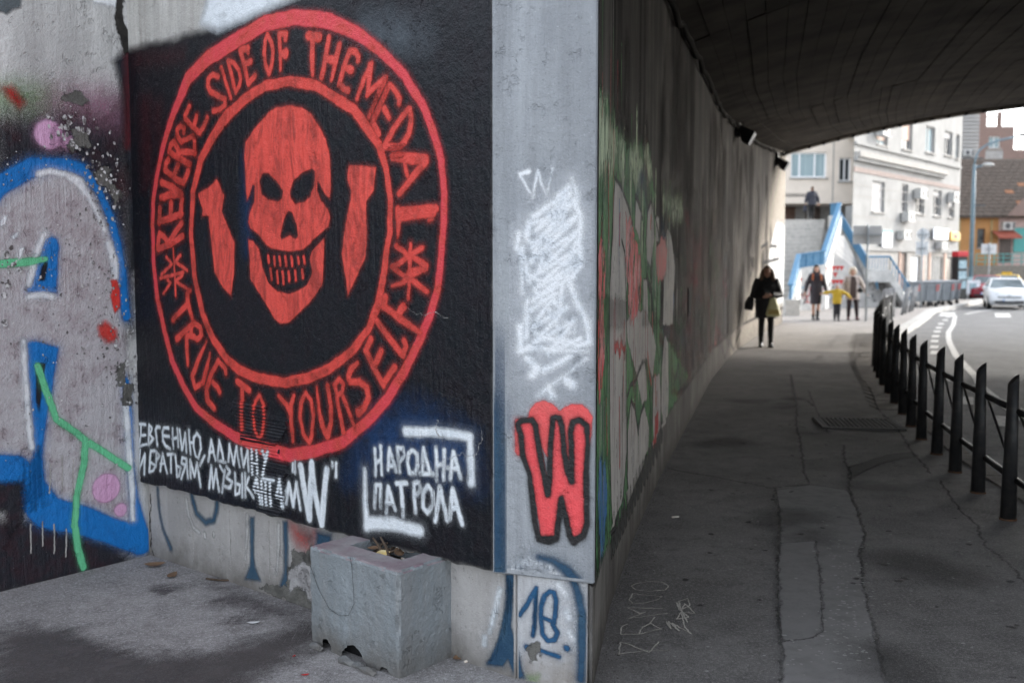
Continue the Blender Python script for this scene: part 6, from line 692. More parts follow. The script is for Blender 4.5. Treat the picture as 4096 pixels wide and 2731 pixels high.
for a, b in zip(edges[:-1], edges[1:]):
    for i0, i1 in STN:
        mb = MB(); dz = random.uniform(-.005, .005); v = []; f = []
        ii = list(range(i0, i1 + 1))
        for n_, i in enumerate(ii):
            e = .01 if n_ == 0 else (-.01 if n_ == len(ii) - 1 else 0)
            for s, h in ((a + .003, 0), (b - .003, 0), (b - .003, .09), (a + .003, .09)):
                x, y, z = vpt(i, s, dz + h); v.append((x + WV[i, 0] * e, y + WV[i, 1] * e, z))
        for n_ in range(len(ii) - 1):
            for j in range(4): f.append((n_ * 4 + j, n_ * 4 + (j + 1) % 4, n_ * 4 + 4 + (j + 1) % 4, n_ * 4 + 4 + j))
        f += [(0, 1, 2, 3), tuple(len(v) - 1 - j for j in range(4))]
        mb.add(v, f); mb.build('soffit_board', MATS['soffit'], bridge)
# lip beam along the far mouth
mb = MB(); v = []; f = []
for s in ss:
    x, y, z = vpt(K - 1, s)
    for a, h in ((-.28, -.07), (.10, -.07), (.10, 1.3), (-.28, 1.3)): v.append((x + WV[-1, 0] * a, y + WV[-1, 1] * a, z + h))
for j in range(len(ss) - 1):
    for k in range(4): f.append((j * 4 + k, j * 4 + (k + 1) % 4, j * 4 + 4 + (k + 1) % 4, j * 4 + 4 + k))
mb.add(v, f); mb.build('edge_beam', MATS['vault_edge'], bridge)
for s in np.arange(.6, 13, .42):
    x, y, z = vpt(K - 1, s); MB().box(x - .03, x + .03, y - .36, y - .28, z - .10, z - .04).build('drip_stub', MATS['dark_void'], bridge)
mb = MB(); P0 = W[0] - D_[:2] * 3; P1 = W[0] + D_[:2] * 18; P2 = W[-1] + D_[:2] * 18; P3 = W[-1] - D_[:2] * 3
mb.prism([P0, P1, P2, P3], 6.3, 7.3); mb.build('deck', MATS['vault_edge'], bridge)
mb = MB()
for j in range(len(ss) - 1):
    a, b = vpt(0, ss[j]), vpt(0, ss[j + 1]); mb.add([a, b, (b[0], b[1], 6.4), (a[0], a[1], 6.4)], [(0, 1, 2, 3)])
mb.build('portal_face', MATS['vault_edge'], bridge)
mb = MB(); q0 = W[0] + D_[:2] * 14; q1 = W[-1] + D_[:2] * 14
mb.prism([q0, q0 + D_[:2] * .6, q1 + D_[:2] * .6, q1], -.4, 6.3)
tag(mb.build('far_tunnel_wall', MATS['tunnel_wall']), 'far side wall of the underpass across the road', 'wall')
# cable and floodlights along the joint
pts = []
for t in np.linspace(2.2, WL[-1] - .3, 60):
    x, y = tw(t, .05); z = float(np.interp(y, ZJ[:, 0], ZJ[:, 1])); pts.append((float(x), float(y), z - .07 + .025 * math.sin(t * 9) - (.03 if int(t * 2) % 3 == 0 else 0)))
tag(MB().tube(pts, .028, 6).build('power_cable', MATS['cable'], smooth=True), 'dusty cable running along the joint of wall and vault', 'cable')
def floodlight(t, z, label):
    x, y = tw(t, .02); r = empty('floodlight', (float(x), float(y), z), math.atan2(float(np.interp(t, WL, WN[:, 1])), float(np.interp(t, WL, WN[:, 0]))))
    tag(r, label, 'floodlight', 'floodlights on the tunnel wall')
    MB().box(-.02, .06, -.12, .12, -.05, .30).build('wall_bracket', MATS['lamp_black'], r)
    h = MB(); h.add([(.05, -.22, .16), (.05, .22, .16), (.34, .22, .02), (.34, -.22, .02), (.10, -.17, -.14), (.10, .17, -.14), (.22, .17, -.20), (.22, -.17, -.20)],
                    [(0, 1, 2, 3), (4, 7, 6, 5), (0, 4, 5, 1), (2, 6, 7, 3), (0, 3, 7, 4), (1, 5, 6, 2)])
    h.build('housing', MATS['lamp_black'], r)
    MB().add([(.345, -.20, .005), (.345, .20, .005), (.235, .165, -.19), (.235, -.165, -.19)], [(0, 1, 2, 3)]).build('lens', MATS['lamp_glass'], r)
    MB().tube([(.05, 0, .25), (.12, .05, .2), (.1, .03, .1)], .012, 6).build('lead', MATS['cable'], r)
floodlight(float(np.interp(18.85, W[:, 1], WL)), 4.14, 'black floodlight high on the dark stretch of tunnel wall')
floodlight(float(np.interp(27.0, W[:, 1], WL)), 4.42, 'black floodlight beside the bright tunnel mouth')
for yv, z, lab, s in ((10.36, 1.32, 'small black recess box low on the dark tunnel wall', .15), (22.76, 1.77, 'small black box on the sunlit end of tunnel wall', .13)):
    x, y = tw(float(np.interp(yv, W[:, 1], WL)), 0); r = empty('wall_box', (float(x), float(y), z), math.atan2(WN[4, 1], WN[4, 0])); tag(r, lab, 'box')
    MB().box(-.05, .012, -s, s, -s, s).build('casing', MATS['dark_void'], r); MB().box(.012, .016, -s * .8, s * .8, -s * .8, s * .8).build('cover', MATS['dark_void'], r)

# ------------------------------------------------------------ ground, pavement, road
gm = MB(); gm.add([(-900, -900, -.30), (900, -900, -.30), (900, 900, -.30), (-900, 900, -.30)], [(0, 1, 2, 3)])
tag(gm.build('ground', MATS['far_ground']), 'wide grey ground reaching to the horizon', kind='structure')
KERB = [(3.3, -9), (3.42, 0), (3.55, 4), (3.68, 6), (3.83, 7.4), (4.05, 8.7), (4.4, 10.2), (4.95, 12.3), (5.55, 14.2), (6.2, 16), (7.0, 18.2), (7.9, 20.7), (8.9, 23.2), (10.2, 25.9), (12.3, 30.1), (14.3, 34.2), (16.2, 38.2), (17.0, 39.4), (19.5, 43.1), (24.5, 51.3), (30, 59), (40, 72)]
pv = MB(); poly = KERB + [(40, 75), (-45, 75), (-45, -9)]; pv.prism(poly, -.28, 0)
pave = tag(pv.build('pavement', MATS['pavement']), 'worn asphalt pavement with cracks and repair strips', kind='structure')
fc = MB(); fc.add([(-9, -9, .003), (.20, -9, .003), (.27, 3.9, .003), (.1, 4.1, .003), (-2.13, 5.85, .003), (-9, 0, .003)], [(0, 1, 2, 3, 4, 5)])
tag(fc.build('forecourt', MATS['forecourt']), 'asphalt forecourt in the corner of the walls, coloured paler for open skylight', kind='structure')  # lighter than the tunnel floor: open sky light put into the colour
kx = [k for k in KERB if k[1] > 18.5]
sp = [(4.7, 20.4), (5.6, 19.9), (6.4, 19.6), (7.3, 19.2)] + [(x - .1, y) for x, y in kx[1:]] + [(40, 74.5), (-40, 74.5), (-40, 30), (7.9, 29.5), (6.0, 24.5)]
stp = MB(); stp.add([(x, y, .0035) for x, y in sp], [tuple(range(len(sp)))]); tag(stp.build('daylit_pavement', MATS['daylit_pavement']), 'pavement beyond the tunnel, coloured paler for the daylight there', kind='structure')  # lighter sheet: daylight at the tunnel mouth put into the asphalt colour
rd = MB(); rp = KERB + [(70, 72), (70, -9)]; rd.add([(x, y, -.12) for x, y in rp], [tuple(range(len(rp)))]); road = tag(rd.build('road', MATS['road']), 'grey asphalt road curving out of the underpass', kind='structure')
for it in pavement_paint:
    fr, name, col, layer, soft, res, st, po = it; paint_mesh(fr, name, col, layer, soft, res, st, po, pave)
def along(path, step):
    p = np.array(path); L = np.concatenate([[0], np.cumsum(np.linalg.norm(np.diff(p, axis=0), axis=1))]); out = []
    for t in np.arange(0, L[-1], step): out.append((float(np.interp(t, L, p[:, 0])), float(np.interp(t, L, p[:, 1]))))
    return out
kerb = empty('kerb'); tag(kerb, 'pale kerb stones along the edge of the pavement', kind='structure')
kp = along(KERB[3:], .98)
for (x0, y0), (x1, y1) in zip(kp[:-1], kp[1:]):
    u = unit(x1 - x0, y1 - y0); nrm = np.array([u[1], -u[0]]); L = math.hypot(x1 - x0, y1 - y0) - .015; w_ = .17 if y0 < 23 else (.34 if y0 < 38 else .4)
    h = .012 if y0 < 23 else .03
    mb = MB(); a = np.array([x0, y0]); q = [a - nrm * (w_ - .05), a + nrm * .05, a + nrm * .05 + u[:2] * L, a - nrm * (w_ - .05) + u[:2] * L]
    mb.prism(q, -.2, h); mb.build('kerbstone', MATS['kerbstone'] if y0 > 22 else MATS['paver'], kerb, bevel=.012)
# paving stones beside the far run of the fence
PS = [(8.5, 24.44), (7.66, 22.13), (6.64, 19.22), (6.13, 17.68), (5.67, 16.2), (5.26, 14.83), (4.99, 13.78), (4.57, 12.41), (4.25, 11.35)]
for x, y in along(PS, .42):
    i = np.argmin([abs(k[1] - y) for k in KERB]); xr = float(np.interp(y, [k[1] for k in KERB], [k[0] for k in KERB])) - .14
    if xr - x < .15: continue
    mb = MB(); mb.box(x, xr - .01, y, y + .40, -.02, .005 + random.uniform(0, .004)); mb.build('paving_stone', MATS['paver'], pave, bevel=.01)
# road markings
def ribbon(name, pts, w_, parent, mat='road_paint', z=-.116):
    p = [np.array(q) for q in pts]; v = []; f = []
    for i, q in enumerate(p):
        t = p[min(i + 1, len(p) - 1)] - p[max(i - 1, 0)]; t = t / np.linalg.norm(t); nr = np.array([t[1], -t[0]]) * w_ / 2
        v += [(*(q - nr), z), (*(q + nr), z)]
    for i in range(len(p) - 1): f.append((2 * i, 2 * i + 1, 2 * i + 3, 2 * i + 2))
    return meshobj(name, v, f, MATS[mat], parent)
SC = 1.07
solid = [(15.6, 35.3), (14.92, 33.49), (12.7, 28.6), (11.12, 25.31), (10.2, 23.2), (9.53, 21.59), (8.42, 18.81), (7.65, 16.67), (7.13, 15.22), (6.6, 13.9), (6.26, 12.86), (6.01, 12.06), (5.7, 11.0), (5.3, 9.4), (5.0, 7.5)]
ribbon('edge_line', [(x * SC, y * SC) for x, y in solid], .13, road)
ribbon('edge_line', [(x * SC, y * SC) for x, y in [(15.9, 34.9), (17.5, 37.2), (20, 40.2), (24, 44)]], .15, road)
for x, y in [(14.56, 33.17), (13.56, 31.12), (12.55, 29.07), (11.72, 27.27), (10.99, 25.68), (10.21, 23.94), (9.54, 22.41), (8.86, 20.82), (8.29, 19.44), (6.61, 14.96), (5.75, 12.5), (5.38, 10.82), (17.0, 38.4), (18.6, 41.0), (20.4, 43.6)]:
    u = unit(.42, .9); c = np.array([x, y]) * SC; ribbon('lane_dash', [c - u[:2] * .42, c + u[:2] * .42], .17, road)
for x0, x1 in ((14.35, 1.1), (15.95, 1.1), (17.3, 1.1), (18.45, 1.0), (19.7, 1.0)):
    y = 34.6 - (x0 - 14.3) * .42; mb = []
    meshobj('crossing_bar', [(x0 * SC, (y - 1.1) * SC, -.1155), ((x0 + .5) * SC, (y - 1.15) * SC, -.1155), ((x0 + 1.75) * SC, (y + 1.5) * SC, -.1155), ((x0 + 1.25) * SC, (y + 1.55) * SC, -.1155)], [(0, 1, 2, 3)], MATS['road_paint'], road)
meshobj('faded_mark', [(17.3, 24, -.1155), (17.6, 24, -.1155), (17.5, 26.6, -.1155), (17.2, 26.6, -.1155)], [(0, 1, 2, 3)], MATS['road_paint'], road)
# drain grate
gr = empty('drain_grate', (3.72, 10.6, .006), -.16); tag(gr, 'slotted iron drain grate let into the tunnel pavement', 'grate')
MB().box(-.40, .40, -.33, .33, -.02, .002).build('well', MATS['dark_void'], gr)
fm = MB()
for a in ((-.42, .42, -.36, -.31), (-.42, .42, .31, .36), (-.42, -.38, -.31, .31), (.38, .42, -.31, .31)): fm.box(*a, -.01, .012)
fm.build('frame', MATS['grate_iron'], gr)
for i in range(16):
    x = -.36 + i * .048; MB().box(x - .012, x + .012, -.31, .31, -.008, .011).build('bar', MATS['grate_iron'], gr)
# ------------------------------------------------------------ railing beside the road
FP = [(3.05, 5.0), (3.19, 5.79), (3.333, 6.58), (3.50, 7.37), (3.66, 8.12), (3.84, 8.90), (4.02, 9.68), (4.24, 10.48), (4.49, 11.35), (4.74, 12.25), (5.02, 13.2), (5.29, 14.12), (5.56, 15.0), (5.85, 15.9), (6.15, 16.8), (6.48, 17.7), (6.85, 18.6), (7.22, 19.5)]
fence = empty('guard_railing', (FP[0][0], FP[0][1], 0)); tag(fence, 'black tubular guard railing with slant-cut posts between pavement and road', 'railing')
def post_mesh(name, r, h, mat, slope=.09, rt=None):
    rt = rt or r
    n = 18; v = []; f = []
    for z in (0, 1):
        for k in range(n):
            a = 2 * math.pi * k / n; q = rt if z else r; v.append((q * math.cos(a), q * math.sin(a), 0 if z == 0 else h + slope * .5 * math.cos(a)))
    f = [(k, (k + 1) % n, n + (k + 1) % n, n + k) for k in range(n)] + [tuple(range(n - 1, -1, -1)), tuple(range(n, 2 * n))]
    me = bpy.data.meshes.new(name); me.from_pydata(v, [], f); me.materials.append(MATS[mat])
    for p in me.polygons[:n]: p.use_smooth = True
    return me
pme = post_mesh('post', .052, .945, 'fence_black', .07, .034); rme = post_mesh('collar', .056, .012, 'rust', 0)
F0 = Vector((FP[0][0], FP[0][1], 0))
for i, (x, y) in enumerate(FP):
    o = link(bpy.data.objects.new('post', pme), fence); o.location = Vector((x, y, 0)) - F0; o.rotation_euler = (random.uniform(-.012, .012), random.uniform(-.012, .012), -.1)
    c = link(bpy.data.objects.new('collar', rme), fence); c.location = o.location
for (x0, y0), (x1, y1) in zip(FP[:-1], FP[1:]):
    a = Vector((x0, y0, 0)) - F0; b = Vector((x1, y1, 0)) - F0
    off = Vector((.036, -.01, 0))
    for z, r in ((.735, .024), (.27, .022)): MB().tube([a + off + Vector((0, 0, z)), b + off + Vector((0, 0, z))], r, 10).build('rail', MATS['fence_black'], fence, smooth=True)
    MB().tube([a + off + Vector((0, 0, .27)), b + off + Vector((0, 0, .735))], .0095, 6).build('brace', MATS['fence_black'], fence, smooth=True)
# grey railings further on
def grey_run(pts, label, h=.95, lean=0):
    r = empty('street_railing', (pts[0][0], pts[0][1], 0)); tag(r, label, 'railing', 'grey railings beyond the tunnel')
    me = post_mesh('post', .055, h, 'fence_grey'); o0 = Vector((pts[0][0], pts[0][1], 0))
    for x, y in pts:
        o = link(bpy.data.objects.new('post', me), r); o.location = Vector((x, y, 0)) - o0; o.rotation_euler = (random.uniform(-.02, .02), lean + random.uniform(-.03, .03), 0)
    for z in (.3, .74): MB().tube([Vector((x, y, z)) - o0 for x, y in pts], .022, 8).build('rail', MATS['fence_grey'], r)
grey_run([(7.9, 21.2), (8.22, 22.0), (8.55, 22.8), (8.88, 23.6), (9.2, 24.35), (9.55, 25.1)], 'grey railing carrying on from the black one into daylight')
grey_run([(11.6, 31.0), (11.95, 31.7), (12.3, 32.4), (12.68, 33.1)], 'short grey railing beside the pale kerb before the crossing')
grey_run([(13.4, 34.2), (13.9, 35.2), (14.45, 36.2), (14.95, 37.2)], 'leaning grey railing in front of the waste bins', lean=.18)
# ------------------------------------------------------------ planter block
pu = unit(.438, -.379); pn = np.array([pu[1], -pu[0], 0.]); PO = np.array([-.465, 3.985, 0.])
Lx, Ly, Hz = .585, .335, .452
bm = bmesh.new()
bmesh.ops.create_cube(bm, size=1, matrix=Matrix.Translation((-Lx / 2, Ly / 2, Hz / 2)) @ Matrix.Diagonal((Lx, Ly, Hz, 1)))
for ax, n_ in ((0, 40), (1, 24), (2, 32)):
    for k in range(1, n_):
        c = [-Lx / 2, Ly / 2, Hz / 2]; c[ax] = (-Lx, 0, 0)[ax] + (Lx, Ly, Hz)[ax] * k / n_; nr = [0, 0, 0]; nr[ax] = 1
        bmesh.ops.bisect_plane(bm, geom=bm.verts[:] + bm.edges[:] + bm.faces[:], plane_co=c, plane_no=nr)
bm.faces.ensure_lookup_table()
hole = [f_ for f_ in bm.faces if f_.normal.z > .9 and -.45 < f_.calc_center_median().x < -.115 and .13 < f_.calc_center_median().y < .30]
ret = bmesh.ops.extrude_face_region(bm, geom=hole); bmesh.ops.delete(bm, geom=hole, context='FACES')
for vv in [g for g in ret['geom'] if isinstance(g, bmesh.types.BMVert)]: vv.co.z -= .085
from mathutils import noise as mn
for vv in bm.verts:
    p = vv.co.copy(); q = Vector((p.x * 9, p.y * 9, p.z * 9)); k = mn.noise(q) * .004 + mn.noise(q * 4) * .0022
    cx, cy = -Lx / 2, Ly / 2; d_ = Vector((1 if p.x > -.002 else (-1 if p.x < -Lx + .002 else 0), 1 if p.y > Ly - .002 else (-1 if p.y < .002 else 0), 1 if p.z > Hz - .002 else 0))
    ne = sum(abs(c) for c in d_)
    if ne >= 2: vv.co -= d_ * (.003 + .020 * max(0, mn.noise(q * 1.3 + Vector((3, 0, 0)))) + .010 * max(0, mn.noise(q * 4)))
    if ne: vv.co += d_ * k
def broken(e): return (.075 * math.sin(math.pi * (e - .34) / .30) if .34 < e < .64 else 0) + (.05 if .76 < e < .84 else 0) + (.035 * math.sin(math.pi * (e - .10) / .12) if .10 < e < .22 else 0)
bmesh.ops.delete(bm, geom=[f_ for f_ in bm.faces if f_.calc_center_median().y < .02 and f_.calc_center_median().z < broken(-f_.calc_center_median().x / Lx) + .006 * mn.noise(f_.calc_center_median() * 60)], context='FACES')
for _ in range(2):
    for vv in [q_ for q_ in bm.verts if q_.is_boundary]:
        nb = [e_.other_vert(vv).co for e_ in vv.link_edges if e_.is_boundary]
        if len(nb) == 2 and vv.co.z > .006: vv.co = vv.co * .4 + (nb[0] + nb[1]) * .3
for vv in bm.verts:
    if vv.is_boundary: vv.co.x += random.uniform(-.003, .003); vv.co.z += random.uniform(-.002, .004)
me = bpy.data.meshes.new('planter_block'); bm.normal_update()
me.materials.append(MATS['planter']); me.materials.append(MATS['planter_top'])
for f_ in bm.faces:
    if f_.normal.z > .75: f_.material_index = 1
bm.to_mesh(me); bm.free()
planter = link(bpy.data.objects.new('planter_block', me)); planter.location = PO; planter.rotation_euler = (0, 0, math.atan2(pu[1], pu[0]))
tag(planter, 'chipped grey painted concrete planter block at the foot of mural wall', 'planter')
loc2 = lambda x, y, z: tuple(PO + pu * x - pn * y + np.array([0, 0, z]))
MB().box(-Lx + .02, -.02, .05, Ly - .02, -.01, .14).build('core', MATS['dark_void'], planter)
MB().box(-.45, -.115, .13, .30, Hz - .10, Hz - .062).build('soil_fill', MATS['soil'], planter)
# thread hanging over the block
pts = [(-.30, -.002, Hz + .004), (-.285, -.006, Hz - .03), (-.275, -.007, .33), (-.272, -.007, .26), (-.31, -.007, .20), (-.37, -.007, .185), (-.44, -.007, .20), (-.51, -.007, .27), (-.565, -.007, .36), (-.58, -.007, .42)]
tag(MB().tube([loc2(*p) for p in pts], .0008, 5).build('loose_thread', MATS['cable']), 'thin dark thread looping down the front of planter block', 'thread')
# rubbish in and around the block
def litter(name, mb, mat, label, cat, group=None): tag(mb.build(name, MATS[mat], smooth=False), label, cat, group)
for k, (x, y, l, a) in enumerate([(-.36, .22, .13, .2), (-.31, .26, .10, .5), (-.33, .19, .12, 2.8), (-.29, .22, .10, .9), (-.38, .25, .11, -.4), (-.31, .21, .13, 2.6)]):
    p = [loc2(x - l / 2 * math.cos(a), y - l / 2 * math.sin(a) * .6, Hz - .055), loc2(x, y, Hz - .02 + .012 * (k % 3)), loc2(x + l / 2 * math.cos(a), y + l / 2 * math.sin(a) * .6, Hz - .01 + .02 * (k % 3))]
    litter('dry_twig', MB().tube(p, [.006, .007, .004], 6), 'twig', 'dry twig lying in the heap on planter block', 'twig', 'twigs in the planter')
def leafmesh(c, r, tilt, rz):
    mb = MB(); v = []; n_ = 9
    for k in range(n_):
        t = k / (n_ - 1) * 2 - 1; wv = (1 - t * t) * .42 + .02
        for sgn in (-1, 0, 1):
            x, y, z = t * r, sgn * wv * r, (abs(sgn) * .25 * wv + .22 * t * t) * r
            y2, z2 = y * math.cos(tilt) - z * math.sin(tilt), y * math.sin(tilt) + z * math.cos(tilt)
            v.append((c[0] + x * math.cos(rz) - y2 * math.sin(rz), c[1] + x * math.sin(rz) + y2 * math.cos(rz), c[2] + z2))
    f = []
    for k in range(n_ - 1): f += [(k * 3, k * 3 + 1, k * 3 + 4, k * 3 + 3), (k * 3 + 1, k * 3 + 2, k * 3 + 5, k * 3 + 4)]
    return mb.add(v, f)
for k, (x, y, r, t, a) in enumerate([(-.26, .24, .05, .8, 1.2), (-.39, .21, .032, .3, .4), (-.22, .27, .03, .5, 2.5)]):
    litter('dry_leaf', leafmesh(loc2(x, y, Hz - .02), r, t, a), 'leaf_dry', 'curled dry leaf in the heap on planter block', 'leaf', 'leaves in the planter')
litter('sweet_wrapper', leafmesh(loc2(-.30, .18, Hz - .02), .035, .9, .5), 'foil', 'crumpled gold sweet wrapper in the planter heap', 'wrapper')
def butt(c, a, L=.03, r=.004): return MB().tube([(c[0], c[1], c[2]), (c[0] + L * math.cos(a), c[1] + L * math.sin(a), c[2] + .003)], r, 8)
for k in range(11): litter('cigarette_butt', butt(loc2(-.245 + .012 * k, random.uniform(.16, .27), Hz - .052), random.uniform(0, 6.2), .045, .0055), 'butt', 'cigarette butt lying in the hollow of planter block', 'butt', 'butts in the planter')
litter('cigarette_butt', butt((-.205, 4.155, .006), .5, .04, .006), 'butt', 'cigarette butt on the ground by the planter corner', 'butt')
litter('cigarette_butt', butt((1.08, 6.62, .006), .1, .05, .006), 'butt', 'cigarette butt on the dark tunnel pavement near the wall', 'butt')
litter('dry_leaf', leafmesh((-.235, 4.185, .012), .035, .3, 1.0), 'leaf_dry', 'brown dry leaf at the right foot of planter block', 'leaf')
litter('dry_leaf', leafmesh((-2.02, 5.52, .012), .06, .2, .2), 'leaf_dry', 'pale dry leaf at the foot of the wing wall corner', 'leaf')
litter('dry_leaf', leafmesh((-1.86, 5.33, .010), .05, .2, 1.4), 'leaf_dry', 'brown dry leaf on the asphalt near the wall corner', 'leaf')
litter('dry_twig', MB().tube([(-1.66, 5.29, .008), (-1.58, 5.25, .012), (-1.52, 5.26, .008)], .006, 6), 'twig', 'short dry twig at the foot of the mural wall', 'twig')
litter('paper_scrap', leafmesh((-1.23, 4.62, .006), .03, 0, .1), 'white_scrap', 'small white paper scrap on the asphalt', 'scrap')
litter('red_scrap', leafmesh((-.86, 4.02, .005), .018, 0, .3), 'red_scrap', 'small red scrap on the damp asphalt before the planter', 'scrap')
litter('red_scrap', leafmesh((-.95, 4.22, .005), .012, 0, 1.3), 'red_scrap', 'tiny red scrap beside the damp stain edge', 'scrap')
for k, (x, y, s) in enumerate([(-.30, -.035, .07), (-.22, -.03, .055), (-.14, -.045, .06), (-.52, -.02, .055)]):
    bm = bmesh.new(); bmesh.ops.create_icosphere(bm, subdivisions=1, radius=s * .8)
    for vv in bm.verts: vv.co = Vector((vv.co.x * 1.2, vv.co.y * .5, vv.co.z * .35)) * random.uniform(.7, 1.25)
    me = bpy.data.meshes.new('concrete_chunk'); bm.to_mesh(me); bm.free(); me.materials.append(MATS['planter'])
    o = link(bpy.data.objects.new('concrete_chunk', me)); o.location = loc2(x, y, .012); o.rotation_euler = (0, 0, -.7)
    tag(o, 'broken concrete chunk at the chipped foot of planter block', 'rubble', 'chunks fallen from the planter')
# droppings on the tunnel pavement
v = []; f = []
DROPS = [[1.792,5.797],[1.415,4.368],[1.669,4.916],[1.718,4.471],[1.718,5.089],[1.673,5.01],[1.515,4.466],[1.799,5.317],[1.547,4.533],[2.158,6.027],[1.772,5.285],[1.507,4.235],[2.092,5.946],[1.692,5.124],[1.626,4.592],[1.878,5.494],[1.623,5.286],[1.492,4.491],[1.504,4.325],[1.438,4.34],[1.539,4.254],[1.806,5.083],[1.857,5.642],[1.846,5.3],[1.77,5.337],[1.581,5.072],[1.913,5.519],[1.643,4.452],[1.812,5.497],[1.98,5.586],[1.541,4.654],[1.4,4.125],[2.111,5.881],[1.997,5.799],[1.96,5.478],[1.911,5.691],[1.774,4.889],[1.384,4.132],[1.509,4.517],[1.642,4.56],[1.583,4.713],[1.585,4.577],[1.565,4.775],[1.673,4.885],[1.727,4.912],[1.466,4.409],[1.821,5.498],[1.734,5.094],[1.331,4.21],[1.561,4.912],[1.607,4.79],[1.501,4.761],[1.489,4.157],[1.429,4.35],[1.76,5.19],[1.636,4.745],[1.642,4.663],[1.88,5.748],[1.69,5.092],[2.015,5.791],[1.636,4.852],[1.536,4.584],[1.912,5.517],[1.828,5.408],[1.742,5.326],[1.893,5.451],[1.444,4.171],[1.553,4.245],[1.966,5.884],[1.876,5.574],[1.209,4.17],[1.827,5.039],[1.905,5.424],[1.739,5.06],[1.613,4.52],[1.762,5.129],[1.656,4.885],[1.707,4.846],[1.836,4.984],[1.757,4.757],[2.019,6.028],[1.525,4.417],[1.431,4.257],[1.521,4.582],[1.506,4.577],[1.464,4.391],[1.491,4.284],[1.641,5.089],[1.45,4.496],[1.472,4.271],[1.873,5.668],[1.352,4.232],[1.567,4.593],[1.667,4.9],[1.536,4.493],[1.462,4.353],[1.809,5.326],[1.903,5.482],[1.784,5.588],[1.444,4.22],[1.483,4.234],[1.5,4.466],[1.557,4.629],[1.778,5.168],[1.579,4.735],[1.798,4.854],[1.719,5.002],[1.885,5.54],[1.324,4.292],[1.8,5.515],[1.672,4.904],[1.419,4.255],[1.486,4.367],[1.675,4.764],[1.718,4.873],[1.447,4.21],[1.799,5.224],[1.975,5.659],[1.373,4.141],[1.312,4.326],[1.549,4.269],[1.527,4.404],[1.749,4.792],[2.011,5.542],[2.11,6.002],[1.364,4.251],[1.697,5.217],[1.676,5.016],[1.895,5.71],[1.972,5.904],[1.876,5.211],[1.963,6.023],[1.566,4.563],[1.485,4.36],[1.988,5.951],[1.644,5.038],[1.828,5.458],[1.936,5.898],[1.793,5.273],[1.59,4.478],[1.324,4.217],[1.886,5.7],[1.653,4.687],[1.901,5.291],[1.267,4.365],[1.518,4.432],[1.57,4.431],[1.281,4.142],[1.66,4.717],[1.666,4.812],[1.735,4.864],[1.888,5.561],[1.878,5.7],[1.508,4.494],[1.859,5.711],[1.627,4.38],[1.601,4.397],[1.459,4.389],[1.198,4.115],[1.66,4.703],[1.487,4.646],[1.857,5.295],[1.864,5.359],[1.512,4.319],[1.705,5.075],[1.23,4.12],[1.759,4.89],[1.831,5.181],[1.632,4.562],[1.855,5.412],[2.05,5.871],[2.104,5.878],[1.431,4.398],[1.849,5.494],[1.942,5.554],[1.742,5.199],[1.895,5.361],[1.56,4.523],[1.678,4.864],[1.566,4.742],[1.631,4.735],[1.195,4.153],[1.713,5.123],[1.611,4.56],[2.009,5.795],[1.532,4.673],[1.568,4.392],[2.002,5.904],[1.731,4.873],[1.59,4.714],[1.896,5.338],[1.849,5.178],[2.034,6.025],[1.541,4.18],[1.551,4.526],[1.681,4.612],[1.665,4.878],[1.35,4.258],[1.684,5.121],[1.23,4.113],[2.011,5.738],[1.895,5.865],[1.989,5.724],[1.42,4.441],[1.785,5.072],[1.267,4.388],[1.937,5.429],[1.341,4.171],[1.52,4.262],[1.271,4.274],[1.904,5.558],[1.855,5.388],[1.732,5.142],[1.583,4.645],[1.904,5.848],[1.887,5.548],[1.679,4.913],[1.638,4.386],[1.671,4.845],[1.453,4.227],[1.987,5.852],[1.542,4.303],[1.675,4.821],[1.633,4.627],[1.782,4.924],[1.404,4.337],[1.635,4.616],[1.686,4.993],[1.688,5.266],[1.994,5.743],[2.038,4.299],[1.989,4.86],[0.705,4.2],[1.498,4.644],[0.86,4.5],[0.814,4.045],[2.082,5.073],[2.386,6.163],[2.26,6.862],[1.474,5.928],[1.124,5.44],[1.208,7.205],[1.08,3.982],[2.246,5.401],[1.458,6.676],[1.424,4.73],[2.394,5.285],[2.022,4.349],[2.647,5.745],[2.06,6.483],[2.564,7.107],[2.061,6.467],[2.054,6.383],[0.79,5.421],[1.538,5.042],[0.992,5.172],[1.759,6.888],[1.403,4.695],[1.185,4.578],[3.173,7.275],[1.335,5.935],[1.906,5.207],[2.458,6.93],[1.627,6.48],[1.975,4.652],[1.096,4.21],[1.41,7.252],[1.337,4.69],[2.559,5.14],[0.959,4.88],[0.66,4.334],[1.789,6.778],[0.87,4.311],[3.062,6.368],[2.206,4.243],[1.879,7.057],[1.082,5.371],[1.409,6.38],[1.044,4.207],[0.658,4.115],[1.418,4.518],[1.377,4.07],[1.284,6.053],[1.721,5.143],[1.567,5.848],[0.921,5.16],[1.934,4.229],[1.209,4.004],[2.922,5.793],[0.815,4.296],[2.356,4.741],[2.642,5.237],[2.344,6.928],[1.171,4.111],[1.206,6.595],[0.816,5.18],[1.877,5.067],[2.209,4.659],[1.865,4.866],[2.298,6.925],[0.865,4.754],[1.219,5.443],[1.887,4.874],[1.414,6.003],[0.932,4.706],[2.724,6.623],[1.602,6.539],[2.191,5.885],[2.81,6.007],[1.844,4.775],[2.268,4.554],[2.427,4.917],[0.843,5.766],[2.397,5.704],[2.6,6.696],[2.14,5.549],[3.435,6.943],[1.249,4.449],[1.54,5.285],[1.825,6.801]]
